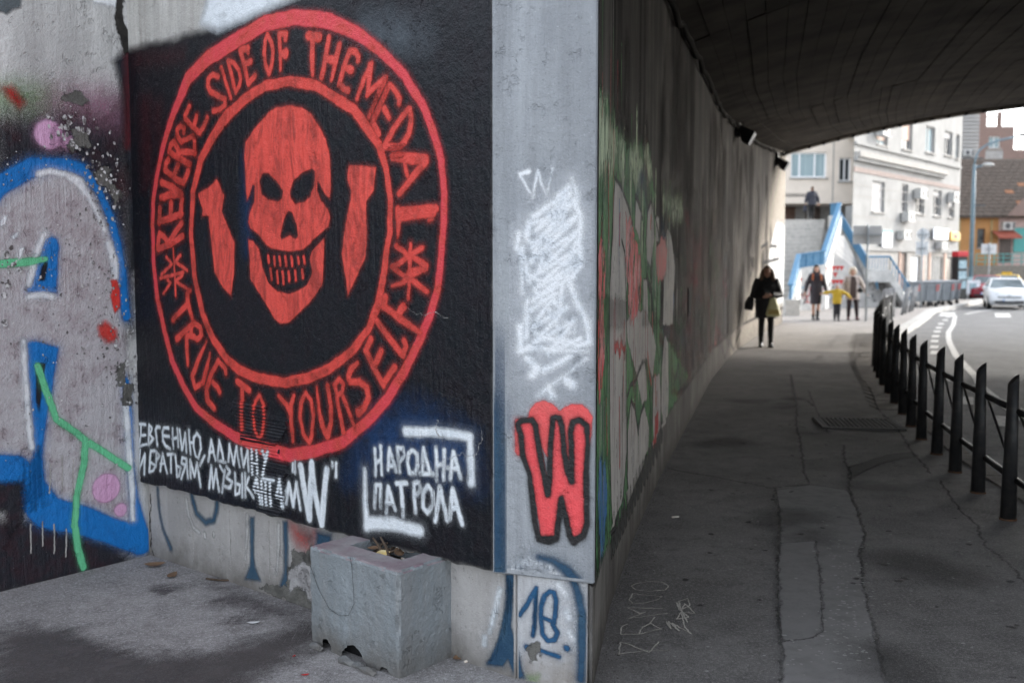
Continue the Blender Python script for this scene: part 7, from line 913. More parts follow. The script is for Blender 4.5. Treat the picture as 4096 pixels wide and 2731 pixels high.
for x, y in DROPS:
    r = random.uniform(.003, .009); n_ = 7; b = len(v); st = random.uniform(.7, 1.6)
    v += [(x + r * st * math.cos(6.283 * k / n_) * random.uniform(.7, 1.2), y + r * math.sin(6.283 * k / n_) * random.uniform(.7, 1.2), .0125) for k in range(n_)]; f.append(tuple(range(b, b + n_)))
tag(meshobj('droppings', v, f, MATS['dropping']), 'white bird droppings spattered on the repair strip', 'droppings', kind='stuff')
# gravel and dirt in the foot of the walls
v = []; f = []
def grit(x, y, r):
    b = len(v); v.extend([(x + r, y, 0), (x - r * .5, y + r * .8, 0), (x - r * .5, y - r * .8, 0), (x + random.uniform(-.3, .3) * r, y, r * .9)]); f.extend([(b, b + 1, b + 3), (b + 1, b + 2, b + 3), (b + 2, b, b + 3)])
for k in range(900):
    u = random.uniform(0, 2.8); e = random.expovariate(18); p = A0 + D_ * u + N_ * e; grit(p[0], p[1], random.uniform(.0015, .006))
for k in range(500):
    u = random.uniform(-1, .85); e = random.expovariate(18); p = FR['LW'][0] + LU * u + LN * e; grit(p[0], p[1], random.uniform(.0015, .006))
for k in range(900):
    t = abs(random.gauss(0, 2.5)); e = random.expovariate(14); x, y = tw(t, e); grit(float(x), float(y), random.uniform(.0015, .007))
for k in range(1500): grit(random.uniform(-2.6, -.2), random.uniform(3.4, 5.4), random.uniform(.0008, .003))
tag(meshobj('grit', v, f, MATS['grit_grey']), 'loose grit and crumbs along the feet of the walls', 'grit', kind='stuff')

# ------------------------------------------------------------ beyond the tunnel: steps, houses, street things
plain('stair_stone', (.52, .49, .45), (.38, .36, .33), .9, 6, [(40, .006)]); plain('parapet_white', (.62, .61, .59), (.42, .42, .41), .8, 3, [(30, .004)])
plain('rail_blue', (.045, .15, .27), (.08, .20, .32), .5, 7); plain('grey_render', (.36, .355, .345), (.27, .265, .26), .9, 3)
plain('beige_render', (.68, .60, .52), (.60, .53, .46), .9, 1.5, [(40, .004)]); plain('white_render', (.30, .298, .292), (.24, .238, .233), .85, 1.2, [(30, .003)])
plain('trim_pale', (.34, .325, .305), None, .8); plain('trim_brown', (.30, .24, .22), None, .85); plain('upvc', (.74, .75, .76), (.7, .7, .71), .4)
plain('curtain', (.34, .42, .44), (.20, .27, .29), .8, 26, stretch=(1, 1, .02)); plain('shutter_grey', (.44, .43, .42), (.34, .33, .33), .7, 60, stretch=(.1, .1, 1))
plain('dark_glass', (.03, .035, .04), (.06, .065, .07), .12, 3); plain('brown_wood', (.16, .10, .075), None, .6); plain('blind_tan', (.48, .33, .26), (.40, .27, .22), .7, 40, stretch=(.1, .1, 1))
plain('ac_white', (.5, .5, .49), None, .5); plain('ac_dark', (.10, .10, .105), None, .6)
plain('shop_door', (.10, .075, .065), None, .5); plain('sign_white', (.74, .77, .82), None, .4); plain('sign_yellow', (.62, .36, .06), None, .5); plain('sign_blue', (.12, .25, .55), None, .5)
plain('sign_back', (.56, .57, .58), (.48, .49, .50), .45, 3); plain('pole_grey', (.34, .37, .39), None, .4); plain('lamp_blue', (.15, .22, .27), (.11, .17, .21), .5, 5)
plain('bin_grey', (.23, .25, .27), (.18, .195, .21), .45, 4); plain('bin_black', (.02, .02, .022), None, .6); plain('stripe_red', (.62, .06, .04), None, .6)
plain('ribbed', (.42, .41, .40), (.36, .35, .345), .9, 2); plain('brick', (.25, .17, .145), (.19, .14, .125), .9, 8, [(30, .01)]); plain('tile_roof', (.10, .078, .064), (.058, .047, .040), .95, 5, [(25, .02)])
plain('tile_new', (.28, .13, .07), None, .9); plain('orange_wall', (.42, .21, .08), (.36, .19, .08), .85, 2); plain('pink_wall', (.55, .40, .37), None, .85); plain('teal', (.10, .33, .31), (.08, .28, .27), .6)
plain('awning_red', (.33, .09, .06), None, .7); plain('stone_wall', (.22, .20, .17), (.14, .125, .11), .95, 6, [(12, .02)]); plain('booth_black', (.016, .017, .02), None, .35); plain('booth_red', (.52, .03, .04), None, .5)
plain('poster', (.40, .52, .56), (.12, .20, .26), .5, 9); plain('yellow_wall', (.40, .31, .16), None, .85); plain('tag_black', (.04, .04, .045), None, .8); plain('tag_red', (.55, .03, .03), None, .7); plain('tag_blue', (.10, .28, .45), None, .7)
# ---- staircase with parapets
stair = empty('staircase', (9.0, 34.2, 0)); tag(stair, 'stone staircase with blue panelled parapet climbing behind the tunnel mouth', 'staircase')
O3 = Vector((9.0, 34.2, 0))
class SB(MB):
    def build(s, name, mat, parent=stair, **k): s.v = [(x - O3.x, y - O3.y, z - O3.z) for x, y, z in s.v]; return MB.build(s, name, mat, parent, **k)
NS = 21
for i in range(NS):
    z1 = .178 * (i + 1); y0 = 34.4 + i * .47 + (.8 if i >= 10 else 0); xr = (9.55 + (y0 - 34) * .33) if i < 10 else (12.05 + (y0 - 39.4) * .36)
    SB().box(5.5, xr, y0, 46.5 if i == NS - 1 else y0 + .62, z1 - .178 - (.4 if i else .05), z1).build('step', MATS['stair_stone'], bevel=.012)
PP_ = [(9.5, 34.0, .0, .55, 1.06), (10.9, 38.0, .0, 1.60, 2.14), (12.0, 38.5, .0, 1.74, 2.28), (14.04, 43.0, .0, 3.85, 4.39), (14.2, 44.6, 0, 3.9, 4.45)]
for a, b in zip(PP_[:-1], PP_[1:]):
    u = unit(b[0] - a[0], b[1] - a[1]); nr = np.array([u[1], -u[0]]) * .11
    def seg(za, zb, zc, zd, k, name, mat):
        v = []
        for p, lo, hi in ((a, za, zc), (b, zb, zd)):
            for sg in (-1, 1):
                for z in (lo, hi): v.append((p[0] + nr[0] * sg * k, p[1] + nr[1] * sg * k, z))
        SB().add(v, [(0, 1, 3, 2), (4, 6, 7, 5), (0, 4, 5, 1), (2, 3, 7, 6), (1, 5, 7, 3), (0, 2, 6, 4)]).build(name, MATS[mat])
    seg(-.1, -.1, a[3], b[3], 1, 'parapet_wall', 'parapet_white')
    seg(a[3], b[3], a[4] - .05, b[4] - .05, .35, 'blue_panel', 'rail_blue'); seg(a[4] - .05, b[4] - .05, a[4], b[4], .8, 'handrail', 'rail_blue')
    L = math.hypot(b[0] - a[0], b[1] - a[1])
    for k in range(int(L / .35) + 1):
        t = k * .35 / L; x, y = a[0] + (b[0] - a[0]) * t, a[1] + (b[1] - a[1]) * t; z0 = a[3] + (b[3] - a[3]) * t; z1 = a[4] + (b[4] - a[4]) * t
        SB().box(x - .025, x + .025, y - .055, y - .02, z0, z1 - .03).build('panel_rib', MATS['rail_blue'])
SB().box(9.25, 9.75, 33.7, 34.15, -.1, .55).build('foot_block', MATS['stair_stone'])
# side flights down to the right
FLT = [((14.25, 43.6), 3.30), ((14.5, 40.9), 1.36), ((15.45, 40.9), 1.36), ((16.3, 40.9), .12)]
for (a, za), (b, zb) in zip(FLT[:-1], FLT[1:]):
    v = [];
    for p, z in ((a, za), (b, zb)):
        for dx, dy in ((0, -.12), (0, 1.3)):
            for h in (-.34, .16): v.append((p[0] + dx, p[1] + dy, z + h))
    SB().add(v, [(0, 1, 3, 2), (4, 6, 7, 5), (0, 4, 5, 1), (2, 3, 7, 6), (1, 5, 7, 3), (0, 2, 6, 4)]).build('flight_band', MATS['parapet_white'])
    n_ = max(4, int(math.hypot(b[0] - a[0], b[1] - a[1]) / .11))
    for k in range(n_ + 1):
        t = k / n_; x, y, z = a[0] + (b[0] - a[0]) * t, a[1] + (b[1] - a[1]) * t - .05, za + (zb - za) * t
        SB().box(x - .018, x + .018, y - .018, y + .018, z + .15, z + .70).build('baluster', MATS['rail_blue'])
    SB().tube([(a[0], a[1] - .05, za + .70), (b[0], b[1] - .05, zb + .70)], .04, 8).build('handrail', MATS['rail_blue'])
SB().add([(11.9, 39.0, -.1), (14.3, 43.7, -.1), (14.3, 43.7, 3.2), (12.6, 39.9, 1.6)], [(0, 1, 2, 3)]).build('under_wall', MATS['grey_render'])
SB().add([(12.1, 39.3, -.1), (16.4, 41.6, -.1), (15.6, 41.6, 1.25), (14.5, 41.4, 1.5), (13.9, 42.0, 3.0), (12.9, 40.6, 2.4)], [(0, 1, 2, 3, 4, 5)]).build('under_wall', MATS['grey_render'])
# spray tags on the stair walls
for x, z, s in [(12.75, 1.58, .10), (12.93, 1.58, .10), (13.12, 1.58, .10), (12.82, 1.32, .10), (12.75, 1.03, .10), (12.93, 1.03, .10), (13.12, 1.03, .10)]:
    y = 39.3 + (x - 12.1) * .535 - .09; SB().add([(x - s, y - .02, z + s), (x + s, y - .02, z + s), (x, y - .02, z - s)], [(0, 1, 2)]).build('red_tag', MATS['tag_red'])
for k in range(46):
    x = random.uniform(12.6, 16.0); y = 39.3 + (x - 12.1) * .535 - .09; z = random.uniform(.15, 1.1); p = []
    for q in range(4): p.append((x + random.uniform(-.16, .16), y - .02, z + random.uniform(-.2, .25)))
    SB().tube(p, random.uniform(.008, .02), 4).build('spray_line', MATS[random.choice(['tag_black', 'tag_black', 'grey_render', 'tag_blue'])])
for k in range(40):
    t = random.random(); a, b = random.choice([(PP_[0], PP_[1]), (PP_[1], PP_[2]), (PP_[2], PP_[3])]); x, y = a[0] + (b[0] - a[0]) * t, a[1] + (b[1] - a[1]) * t
    u = unit(b[0] - a[0], b[1] - a[1]); top = a[3] + (b[3] - a[3]) * t; z = random.uniform(.2, 1) * top * .85; p = []
    for q in range(4): e = random.uniform(-.2, .2); p.append((x + u[0] * e + u[1] * .115, y + u[1] * e - u[0] * .115, min(top - .05, max(.08, z + random.uniform(-.2, .2)))))
    SB().tube(p, random.uniform(.008, .02), 4).build('spray_line', MATS[random.choice(['tag_black', 'tag_black', 'tag_red', 'tag_blue'])])
# ---- facade kit
class Facade:
    def __init__(s, name, label, o, u, group=None):
        s.o = np.array(o, float); s.u = unit(u[0], u[1]); s.n = np.array([s.u[1], -s.u[0], 0.]); s.root = empty(name, o); tag(s.root, label, 'building', group)
    def box(s, name, u0, u1, n0, n1, z0, z1, mat, parent=None, bevel=0):
        mb = MB().obox((0, 0), s.u, s.n, u0, u1, n0, n1, z0, z1); return mb.build(name, MATS[mat], parent or s.root, bevel=bevel)
    def wall_holes(s, u0, u1, z0, z1, holes, mat, depth=.25):
        """wall sheet with window openings and reveals"""
        us_ = sorted({u0, u1, *[h[0] for h in holes], *[h[1] for h in holes]}); zs = sorted({z0, z1, *[h[2] for h in holes], *[h[3] for h in holes]}); mb = MB()
        inh = lambda a, b: any(h[0] < a < h[1] and h[2] < b < h[3] for h in holes)
        P = lambda a, b, z: (s.u[0] * a + s.n[0] * b, s.u[1] * a + s.n[1] * b, z)
        for a, b in zip(us_[:-1], us_[1:]):
            for c, d in zip(zs[:-1], zs[1:]):
                if not inh((a + b) / 2, (c + d) / 2): mb.add([P(a, 0, c), P(b, 0, c), P(b, 0, d), P(a, 0, d)], [(0, 1, 2, 3)])
        for a, b, c, d in holes:
            for q in ([P(a, 0, c), P(a, -depth, c), P(a, -depth, d), P(a, 0, d)], [P(b, 0, c), P(b, 0, d), P(b, -depth, d), P(b, -depth, c)],
                      [P(a, 0, c), P(b, 0, c), P(b, -depth, c), P(a, -depth, c)], [P(a, 0, d), P(a, -depth, d), P(b, -depth, d), P(b, 0, d)]): mb.add(q, [(0, 1, 2, 3)])
        return mb.build('wall', MATS[mat], s.root)
    def window(s, a, b, c, d, mull=(.5,), frame='upvc', pane='dark_glass', depth=.18, half=0, blind='shutter_grey', sill=True, fw=.06):
        mb = MB()
        for q in ((a, a + fw, c, d), (b - fw, b, c, d), (a + fw, b - fw, c, c + fw), (a + fw, b - fw, d - fw, d)): mb.obox((0, 0), s.u, s.n, q[0], q[1], -depth, -depth + .07, q[2], q[3])
        w_ = mb.build('window', MATS[frame], s.root); xs = [a + fw] + [a + (b - a) * m for m in mull] + [b - fw]
        for m in mull: s.box('mullion', a + (b - a) * m - fw / 2, a + (b - a) * m + fw / 2, -depth, -depth + .06, c + fw, d - fw, frame, w_)
        for x0, x1 in zip(xs[:-1], xs[1:]): s.box('pane', x0, x1, -depth, -depth + .02, c + fw, d - fw, pane, w_)
        if half: s.box('blind', a + fw, b - fw, -depth + .03, -depth + .055, d - fw - (d - c) * half, d - fw, blind, w_)
        if sill: s.box('sill', a - .06, b + .06, -.02, .09, c - .07, c - .005, 'trim_pale', w_)
        return w_
    def ac(s, u0, u1, z0, z1):
        a_ = s.box('air_conditioner', u0, u1, .05, .42, z0, z1, 'ac_white'); cx, cz, r = (u0 + u1) / 2 - (u1 - u0) * .12, (z0 + z1) / 2, (z1 - z0) * .36
        c = s.u * cx; mb = MB(); mb.tube([tuple(c + s.n * .41 + np.array([0, 0, cz])), tuple(c + s.n * .435 + np.array([0, 0, cz]))], r, 14); mb.build('fan', MATS['ac_dark'], a_)
        s.box('side_grille', u1 - (u1 - u0) * .2, u1 - .03, .421, .43, z0 + .05, z1 - .05, 'ac_dark', a_)
# beige house above the steps
be = Facade('beige_house', 'beige rendered house with white triple window above the stone steps', (13, 48, 0), (1, 0))
H1 = [(.3, 2.02, 5.88, 7.08), (2.61, 3.18, 5.71, 6.82)]
be.wall_holes(-5, 3.62, 4.72, 12, H1, 'beige_render'); be.box('side_wall', 3.62, 3.86, -.6, .06, 4.62, 12, 'beige_render')
w_ = be.window(*H1[0], mull=(.26, .68), pane='curtain', fw=.075); be.window(*H1[1], mull=(.5,), pane='dark_glass', fw=.07)
be.box('soffit', -5, 3.8, -2.2, 0, 4.66, 4.72, 'beige_render'); be.box('ground_wall', -5, 3.7, -2.3, -2.2, 3.4, 4.7, 'grey_render')
be.box('garage_door', .0, 1.15, -2.2, -2.1, 3.5, 4.6, 'brown_wood'); be.box('door', 1.7, 2.4, -2.2, -2.1, 3.5, 4.6, 'shop_door'); be.box('column', 1.3, 1.5, -.5, -.2, 3.4, 4.66, 'grey_render')
be.box('entrance', 3.0, 3.45, -2.19, -2.1, 3.2, 4.4, 'upvc'); be.box('base_wall', 1.2, 3.9, -2.5, -1.0, 0, 3.4, 'grey_render'); be.ac(2.88, 3.49, 7.78, 8.15)
be.box('band', 2.3, 2.36, 0, .012, 4.72, 12, 'trim_pale')
MB().tube([(3.72, -.12, 12), (3.72, -.12, 5.75), (3.72, -.2, 5.6)], .09, 10).build('downpipe', MATS['ac_white'], be.root)
for k in range(9):
    x = -.02 + k * .13; MB().tube([(x, -.012, 4.98), (x + .05, -.012, 5.16), (x + .09, -.012, 4.96), (x + .14, -.012, 5.1)], .012, 4).build('spray_line', MATS['tag_black'], be.root)
# white corner house
wh = Facade('white_corner_house', 'white rendered corner house with cornice, narrow windows and street shops', (16.6, 47.5, 0), (9.4, 11))
up = [(1.57, 3.01, 7.55, 9.0), (5.09, 6.51, 7.64, 9.14), (8.61, 10.05, 7.79, 9.19), (11.75, 13.11, 7.89, 9.23), (13.73, 14.4, 7.85, 9.22)]
mid = [(1.2, 2.81, 4.3, 5.79), (5.15, 6.13, 4.40, 5.87), (7.38, 8.69, 4.45, 5.80), (10.18, 11.51, 4.45, 5.86), (12.75, 13.88, 4.45, 5.87)]
low = [(5.18, 6.26, .1, 2.36), (6.9, 8.3, .6, 2.2), (10.1, 12.0, .5, 2.2), (12.8, 14.1, .2, 2.2)]
hi3 = [(a, b, c + 3.3, d + 3.3) for a, b, c, d in up]
wh.wall_holes(-1.2, 14.6, 2.5, 16, up + mid + hi3, 'white_render'); wh.wall_holes(-1.2, 14.6, 0, 2.5, low, 'trim_pale')
for k, h in enumerate(up): wh.window(*h, mull=(.5,), frame='shutter_grey', pane='dark_glass' if k % 2 else 'curtain', half=(.75, .6, .0, .2, 0)[k], blind='blind_tan' if k < 2 else 'shutter_grey', fw=.09)
for k, h in enumerate(mid): wh.window(*h, mull=(.5,), frame='shutter_grey', pane='dark_glass', half=(.95, 0, .2, .15, .5)[k], blind='shutter_grey', fw=.09)
for k, h in enumerate(hi3): wh.window(*h, mull=(.5,), frame='shutter_grey', fw=.09)
wh.box('cornice', -1.2, 11.6, 0, .32, 6.72, 6.95, 'trim_pale'); wh.box('cornice', -1.2, 11.6, 0, .20, 6.55, 6.72, 'white_render'); wh.box('brown_band', -1.2, 14.6, 0, .04, 6.05, 6.28, 'trim_brown'); wh.box('string_course', -1.2, 14.6, 0, .12, 7.3, 7.42, 'white_render')
for z in (3.35, 4.0, 4.95, 5.45): wh.box('groove', -1.2, 14.6, 0, .010, z, z + .03, 'trim_pale')
wh.box('shop_band', -1.2, 14.6, 0, .10, 2.42, 2.6, 'white_render')
wh.box('shop_door', 5.24, 6.2, -.2, -.1, .1, 2.3, 'brown_wood'); wh.box('shop_window', 6.96, 8.2, -.2, -.1, .6, 2.15, 'sign_white'); wh.box('shop_door', 12.86, 14.0, -.2, -.1, .2, 2.1, 'booth_black')
g_ = wh.box('window_grille', 10.1, 12.0, -.2, -.15, .5, 2.2, 'dark_glass')
for k in range(9): wh.box('grille_bar', 10.16 + k * .2, 10.22 + k * .2, -.1, -.05, .5, 2.2, 'ac_white', g_)
for a, b, c, d in ((5.02, 5.17, 0, 2.4), (8.5, 8.75, 0, 2.4), (9.6, 9.85, 0, 2.4), (12.2, 12.5, 0, 2.4), (14.15, 14.4, 0, 2.4)): wh.box('pilaster', a, b, 0, .06, c, d, 'blind_tan')
for q in ((1.3, 2.39, 7.93, 8.45), (6.86, 7.9, 5.21, 5.71), (5.12, 6.2, 3.95, 4.44), (4.56, 5.6, 3.03, 3.48), (12.41, 13.4, 5.28, 5.83), (10.57, 11.6, 2.62, 3.0)): wh.ac(*q)
sg = wh.box('shop_sign', 9.85, 12.29, .1, .2, 3.15, 3.75, 'sign_white')
for k in range(7): wh.box('sign_letter', 10.2 + k * .26, 10.36 + k * .26, .2, .212, 3.36, 3.50 + (.07 if k in (0, 3) else 0), 'sign_blue', sg)
sg = wh.box('shop_sign', 12.7, 14.44, .1, .22, 3.11, 3.62, 'sign_yellow', bevel=.04); wh.box('sign_emblem', 13.2, 13.9, .22, .235, 3.25, 3.48, 'brown_wood', sg)
sg = wh.box('shop_sign', 2.3, 3.59, .1, .16, 2.6, 3.45, 'sign_white'); wh.box('sign_stripe', 2.3, 3.59, .16, .17, 3.32, 3.44, 'teal', sg)
# rounded corner of the white house
mb = MB(); v = []; f = []; c0 = wh.u * 14.6; R_ = 1.4; nq = 12
for k in range(nq + 1):
    a = math.pi * .5 * k / nq; p = c0 + wh.u * (R_ * math.sin(a)) - wh.n * (R_ * (1 - math.cos(a)))
    v += [(p[0], p[1], 0), (p[0], p[1], 16)]
p = c0 + wh.u * R_ - wh.n * 12; v += [(p[0], p[1], 0), (p[0], p[1], 16)]
for k in range(nq + 1): f.append((2 * k, 2 * k + 2, 2 * k + 3, 2 * k + 1))
mb.add(v, f); mb.build('corner_wall', MATS['white_render'], wh.root)
# ribbed grey block behind
tb = Facade('ribbed_grey_block', 'grey block of stacked ribbed balconies behind the white corner house', (30, 75, 0), (1, 0))
tb.box('wall', 2.2, 4.70, -3, 0, 0, 18, 'ribbed')
for k in range(46): tb.box('rib', 2.2, 4.70, 0, .16, 5.9 + k * .27, 6.03 + k * .27, 'ribbed')
for z in (6.9, 9.5): tb.box('balcony_slab', 2.8, 4.8, .1, .7, z, z + .14, 'ac_dark'); tb.ac(3.5, 4.2, z + .3, z + .75)
# ruined brick gable
bk = Facade('brick_ruin', 'bare brick upper storey with an open gap above tiled roof', (32, 80, 0), (1, 0))
H2 = [(5.85, 6.75, 11.0, 11.9)]
bk.wall_holes(4.7, 7.85, 6, 12.7, H2, 'brick'); bk.window(*H2[0], mull=(.5,), frame='upvc', pane='curtain')
bk.box('parapet', 4.7, 5.65, -2, 0, 12.7, 13.75, 'brick'); bk.box('chimney', 6.6, 6.85, -.4, 0, 12.7, 13.85, 'brick'); bk.box('lintel', 5.65, 6.6, -.3, -.05, 13.4, 13.5, 'grey_render'); bk.box('side_wall', 7.3, 9.5, -3, -.1, 6, 10.9, 'brick')
bk.box('plaster_patch', 5.6, 7.0, 0, .02, 9.2, 10.8, 'grey_render'); bk.box('window_surround', 5.7, 6.9, 0, .05, 10.85, 10.99, 'trim_pale')
# low tiled house
th = Facade('tiled_house', 'low orange and pink house with steep mossy tiled roof', (30, 68, 0), (1, 0))
H3 = [(1.6, 2.15, 2.9, 4.2)]
th.wall_holes(-1.5, 3.05, 1.6, 5.0, H3, 'orange_wall'); th.window(*H3[0], mull=(), frame='brown_wood', pane='dark_glass'); th.box('wall', -1.5, .45, 0, .05, 1.6, 4.95, 'yellow_wall'); th.box('wall', 3.05, 9, -4, 0, 1.6, 5.0, 'pink_wall')
th.box('pilaster', 2.5, 2.62, 0, .05, 2.5, 4.8, 'yellow_wall'); th.box('shop_shutter', 4.07, 6.5, 0, .1, 2.6, 4.25, 'teal'); th.box('door', 3.14, 3.94, -.05, .05, 1.9, 3.6, 'shop_door'); th.ac(3.16, 3.97, 4.11, 4.62)
mb = MB(); mb.add([(-1.8, -.5, 4.9), (9.5, -.5, 4.9), (9.5, 5, 9.2), (-1.8, 5, 9.2), (-1.8, -.5, 5.02), (9.5, -.5, 5.02), (9.5, 5, 9.35), (-1.8, 5, 9.35)], [(0, 1, 2, 3), (4, 5, 6, 7), (0, 1, 5, 4), (3, 2, 6, 7)]); rf = mb.build('roof', MATS['tile_roof'], th.root)
for j in range(16):
    y0 = -.5 + j * .345; z0 = 5.03 + j * .272
    for k in range(19):
        x = -1.75 + k * .6 + (.3 if j % 2 else 0); t_ = MATS['tile_new'] if (x > 4.2 and j < 9 and random.random() < .22) else MATS['tile_roof']
        MB().add([(x, y0, z0), (x + .57, y0, z0), (x + .57, y0 + .36, z0 + .285), (x, y0 + .36, z0 + .285), (x, y0, z0 + .05), (x + .57, y0, z0 + .05), (x + .57, y0 + .36, z0 + .30), (x, y0 + .36, z0 + .30)], [(0, 1, 5, 4), (4, 5, 6, 7), (1, 2, 6, 5), (0, 4, 7, 3)]).build('roof_tile', t_, rf)
mb = MB(); mb.add([(3.0, -1.2, 5.0), (9, -1.2, 5.0), (9, -1.2, 7.2), (5.0, -1.2, 7.2)], [(0, 1, 2, 3)]); mb.build('gable', MATS['brick'], th.root); MB().box(4.23, 4.64, -1.26, -1.19, 6.08, 6.53).build('gable_window', MATS['ac_white'], th.root)
aw = MB().add([(2.5, -1.2, 3.62), (4.1, -1.2, 3.62), (4.1, -.05, 4.05), (2.5, -.05, 4.05), (2.5, -1.2, 3.5), (4.1, -1.2, 3.5)], [(0, 1, 2, 3), (0, 4, 5, 1)]).build('awning', MATS['awning_red'], th.root)
tr = empty('terrace_wall', (31.5, 66, 0)); tag(tr, 'low stone terrace wall with thin teal railing before the tiled house', 'wall')
MB().box(-1, 8, 0, .4, -.2, 1.7).build('stone_face', MATS['stone_wall'], tr)
for k in range(14): MB().box(-.8 + k * .6, -.75 + k * .6, .1, .15, 1.7, 2.45).build('railing_post', MATS['teal'], tr)
for z in (1.95, 2.2, 2.45): MB().tube([(-.8, .12, z), (7.5, .12, z)], .03, 6).build('railing_bar', MATS['teal'], tr)
# ---- street furniture
lp = empty('street_lamp', (28.5, 62, 0)); tag(lp, 'tall blue street lamp post with curved double arm', 'street lamp')
MB().tube([(0, 0, -.12), (0, 0, 5.4), (0, 0, 7.9)], [.14, .12, .09], 12).build('post', MATS['lamp_blue'], lp, smooth=True)
MB().tube([(0, 0, 7.9), (.05, 0, 8.3), (.3, 0, 8.8), (.75, 0, 9.12), (1.6, 0, 9.4), (2.8, 0, 9.65)], .06, 8).build('arm', MATS['lamp_blue'], lp, smooth=True)
MB().tube([(0, 0, 7.75), (.5, 0, 7.82)], .05, 8).build('arm', MATS['lamp_blue'], lp)
MB().ell((.85, 0, 7.9), (.38, .16, .12)).build('lamp_head', MATS['ac_white'], lp, smooth=True); MB().ell((2.95, 0, 9.7), (.32, .15, .11)).build('lamp_head', MATS['ac_dark'], lp, smooth=True)
MB().box(.12, .75, -.05, .05, 5.35, 5.45).build('bracket', MATS['ac_dark'], lp); MB().box(-.25, .25, -.25, .25, .0, 1.0).build('base_box', MATS['poster'], lp)
l2 = empty('street_post', (28.0, 66, 0)); tag(l2, 'thinner blue grey post just behind the street lamp', 'post'); MB().tube([(0, 0, -.2), (0, 0, 5.6)], .13, 10).build('post', MATS['lamp_blue'], l2, smooth=True); MB().box(-.15, .15, -.05, .05, 5.5, 5.6).build('cap', MATS['ac_dark'], l2)
def signpost(name, label, loc, h, r, plates):
    s_ = empty(name, loc); tag(s_, label, 'sign'); MB().tube([(0, 0, -.1), (0, 0, h)], r, 10).build('post', MATS['pole_grey'], s_, smooth=True)
    for kind, x, z, a, b in plates:
        if kind == 'r': p = MB().box(x - a / 2, x + a / 2, r, r + .02, z - b / 2, z + b / 2).build('sign_plate', MATS['sign_back'], s_, bevel=.008)
        else: p = MB().tube([(x, r, z), (x, r + .02, z)], a, 24).build('sign_plate', MATS['sign_back'], s_)
        MB().box(x - .2, x + .2, -r - .01, r, z - .015, z + .015).build('clamp', MATS['pole_grey'], p)
signpost('traffic_sign', 'tall post with two blank grey sign backs beside the black railing end', (10.85, 30.5, 0), 2.95, .033, [('r', -.23, 2.63, .43, .56), ('r', .22, 2.63, .45, .56)])
signpost('traffic_sign', 'post with round and square sign backs in front of the white house', (16.55, 40.3, 0), 3.2, .035, [('d', .02, 2.95, .25, 0), ('r', -.0, 2.4, .5, .55)])
signpost('traffic_sign', 'rectangular sign back on a thin post before the tiled house', (26.6, 55.7, 0), 2.95, .04, [('r', 0, 2.62, .85, .55)])
def bin_(loc, rz, label):
    b_ = empty('waste_bin', loc, rz); tag(b_, label, 'bin', 'grey wheeled waste bins')
    mb = MB(); mb.add([(-.52, -.36, .22), (.52, -.36, .22), (.52, .36, .22), (-.52, .36, .22), (-.60, -.46, 1.0), (.60, -.46, 1.0), (.60, .46, 1.0), (-.60, .46, 1.0)], [(0, 3, 2, 1), (0, 1, 5, 4), (1, 2, 6, 5), (2, 3, 7, 6), (3, 0, 4, 7), (4, 5, 6, 7)])
    mb.build('body', MATS['bin_grey'], b_, bevel=.03)
    ld = MB().box(-.63, .63, -.50, .48, 1.0, 1.05).build('lid', MATS['bin_grey'], b_, bevel=.015)
    for x in (-.4, 0, .4): MB().box(x - .03, x + .03, -.47, -.44, .3, .95).build('rib', MATS['bin_grey'], b_)
    for x in (-.36, .42):
        for k in range(3): MB().add([(x - .07, -.475, .66 + k * .09), (x + .07, -.475, .70 + k * .09), (x + .07, -.475, .74 + k * .09), (x - .07, -.475, .70 + k * .09)], [(0, 1, 2, 3)]).build('reflector_stripe', MATS['stripe_red'], b_)
    for x in (-.45, .45):
        for y in (-.3, .3): MB().tube([(x - .03, y, .10), (x + .03, y, .10)], .10, 12).build('wheel', MATS['bin_black'], b_)
    MB().tube([(-.66, 0, .9), (.66, 0, .9)], .03, 8).build('lifting_bar', MATS['bin_black'], b_)
bin_((16.95, 41.2, 0), .1, 'grey wheeled waste bin with red striped reflectors, nearest of the row'); bin_((18.1, 42.4, 0), .15, 'grey wheeled waste bin second in the row beside the kerb'); bin_((19.2, 44.3, 0), .2, 'grey wheeled waste bin furthest along the row')
bo = empty('advert_booth', (22.6, 50.4, 0), .35); tag(bo, 'tall black kiosk panel with red cap and posters on the corner', 'kiosk')
MB().box(-.32, .32, -.2, .2, 0, 2.15).build('body', MATS['booth_black'], bo, bevel=.02); MB().box(-.34, .34, -.22, .22, 2.15, 2.42).build('cap', MATS['booth_red'], bo, bevel=.02)
for z in (1.75, 1.22, .75): MB().box(-.25, .25, -.215, -.202, z - .2, z + .2).build('poster', MATS['poster'], bo)
bd = empty('poster_board', (23.6, 51.0, 0)); tag(bd, 'white notice board standing behind the bollards', 'board'); MB().box(-.34, .34, -.03, .03, .25, .95).build('board', MATS['sign_white'], bd); MB().box(-.2, .15, -.04, -.031, .45, .8).build('print', MATS['poster'], bd)
for x in (-.28, .28): MB().box(x - .02, x + .02, -.02, .02, 0, .3).build('leg', MATS['pole_grey'], bd)
BO = [(19.3, 44.3), (20.4, 46.2), (21.2, 47.5), (21.9, 48.7), (22.6, 49.8), (23.2, 50.7), (23.9, 51.7), (24.6, 52.8), (25.4, 54.0)]
ol = ['first', 'second', 'third', 'fourth', 'fifth', 'sixth', 'seventh', 'eighth', 'ninth']
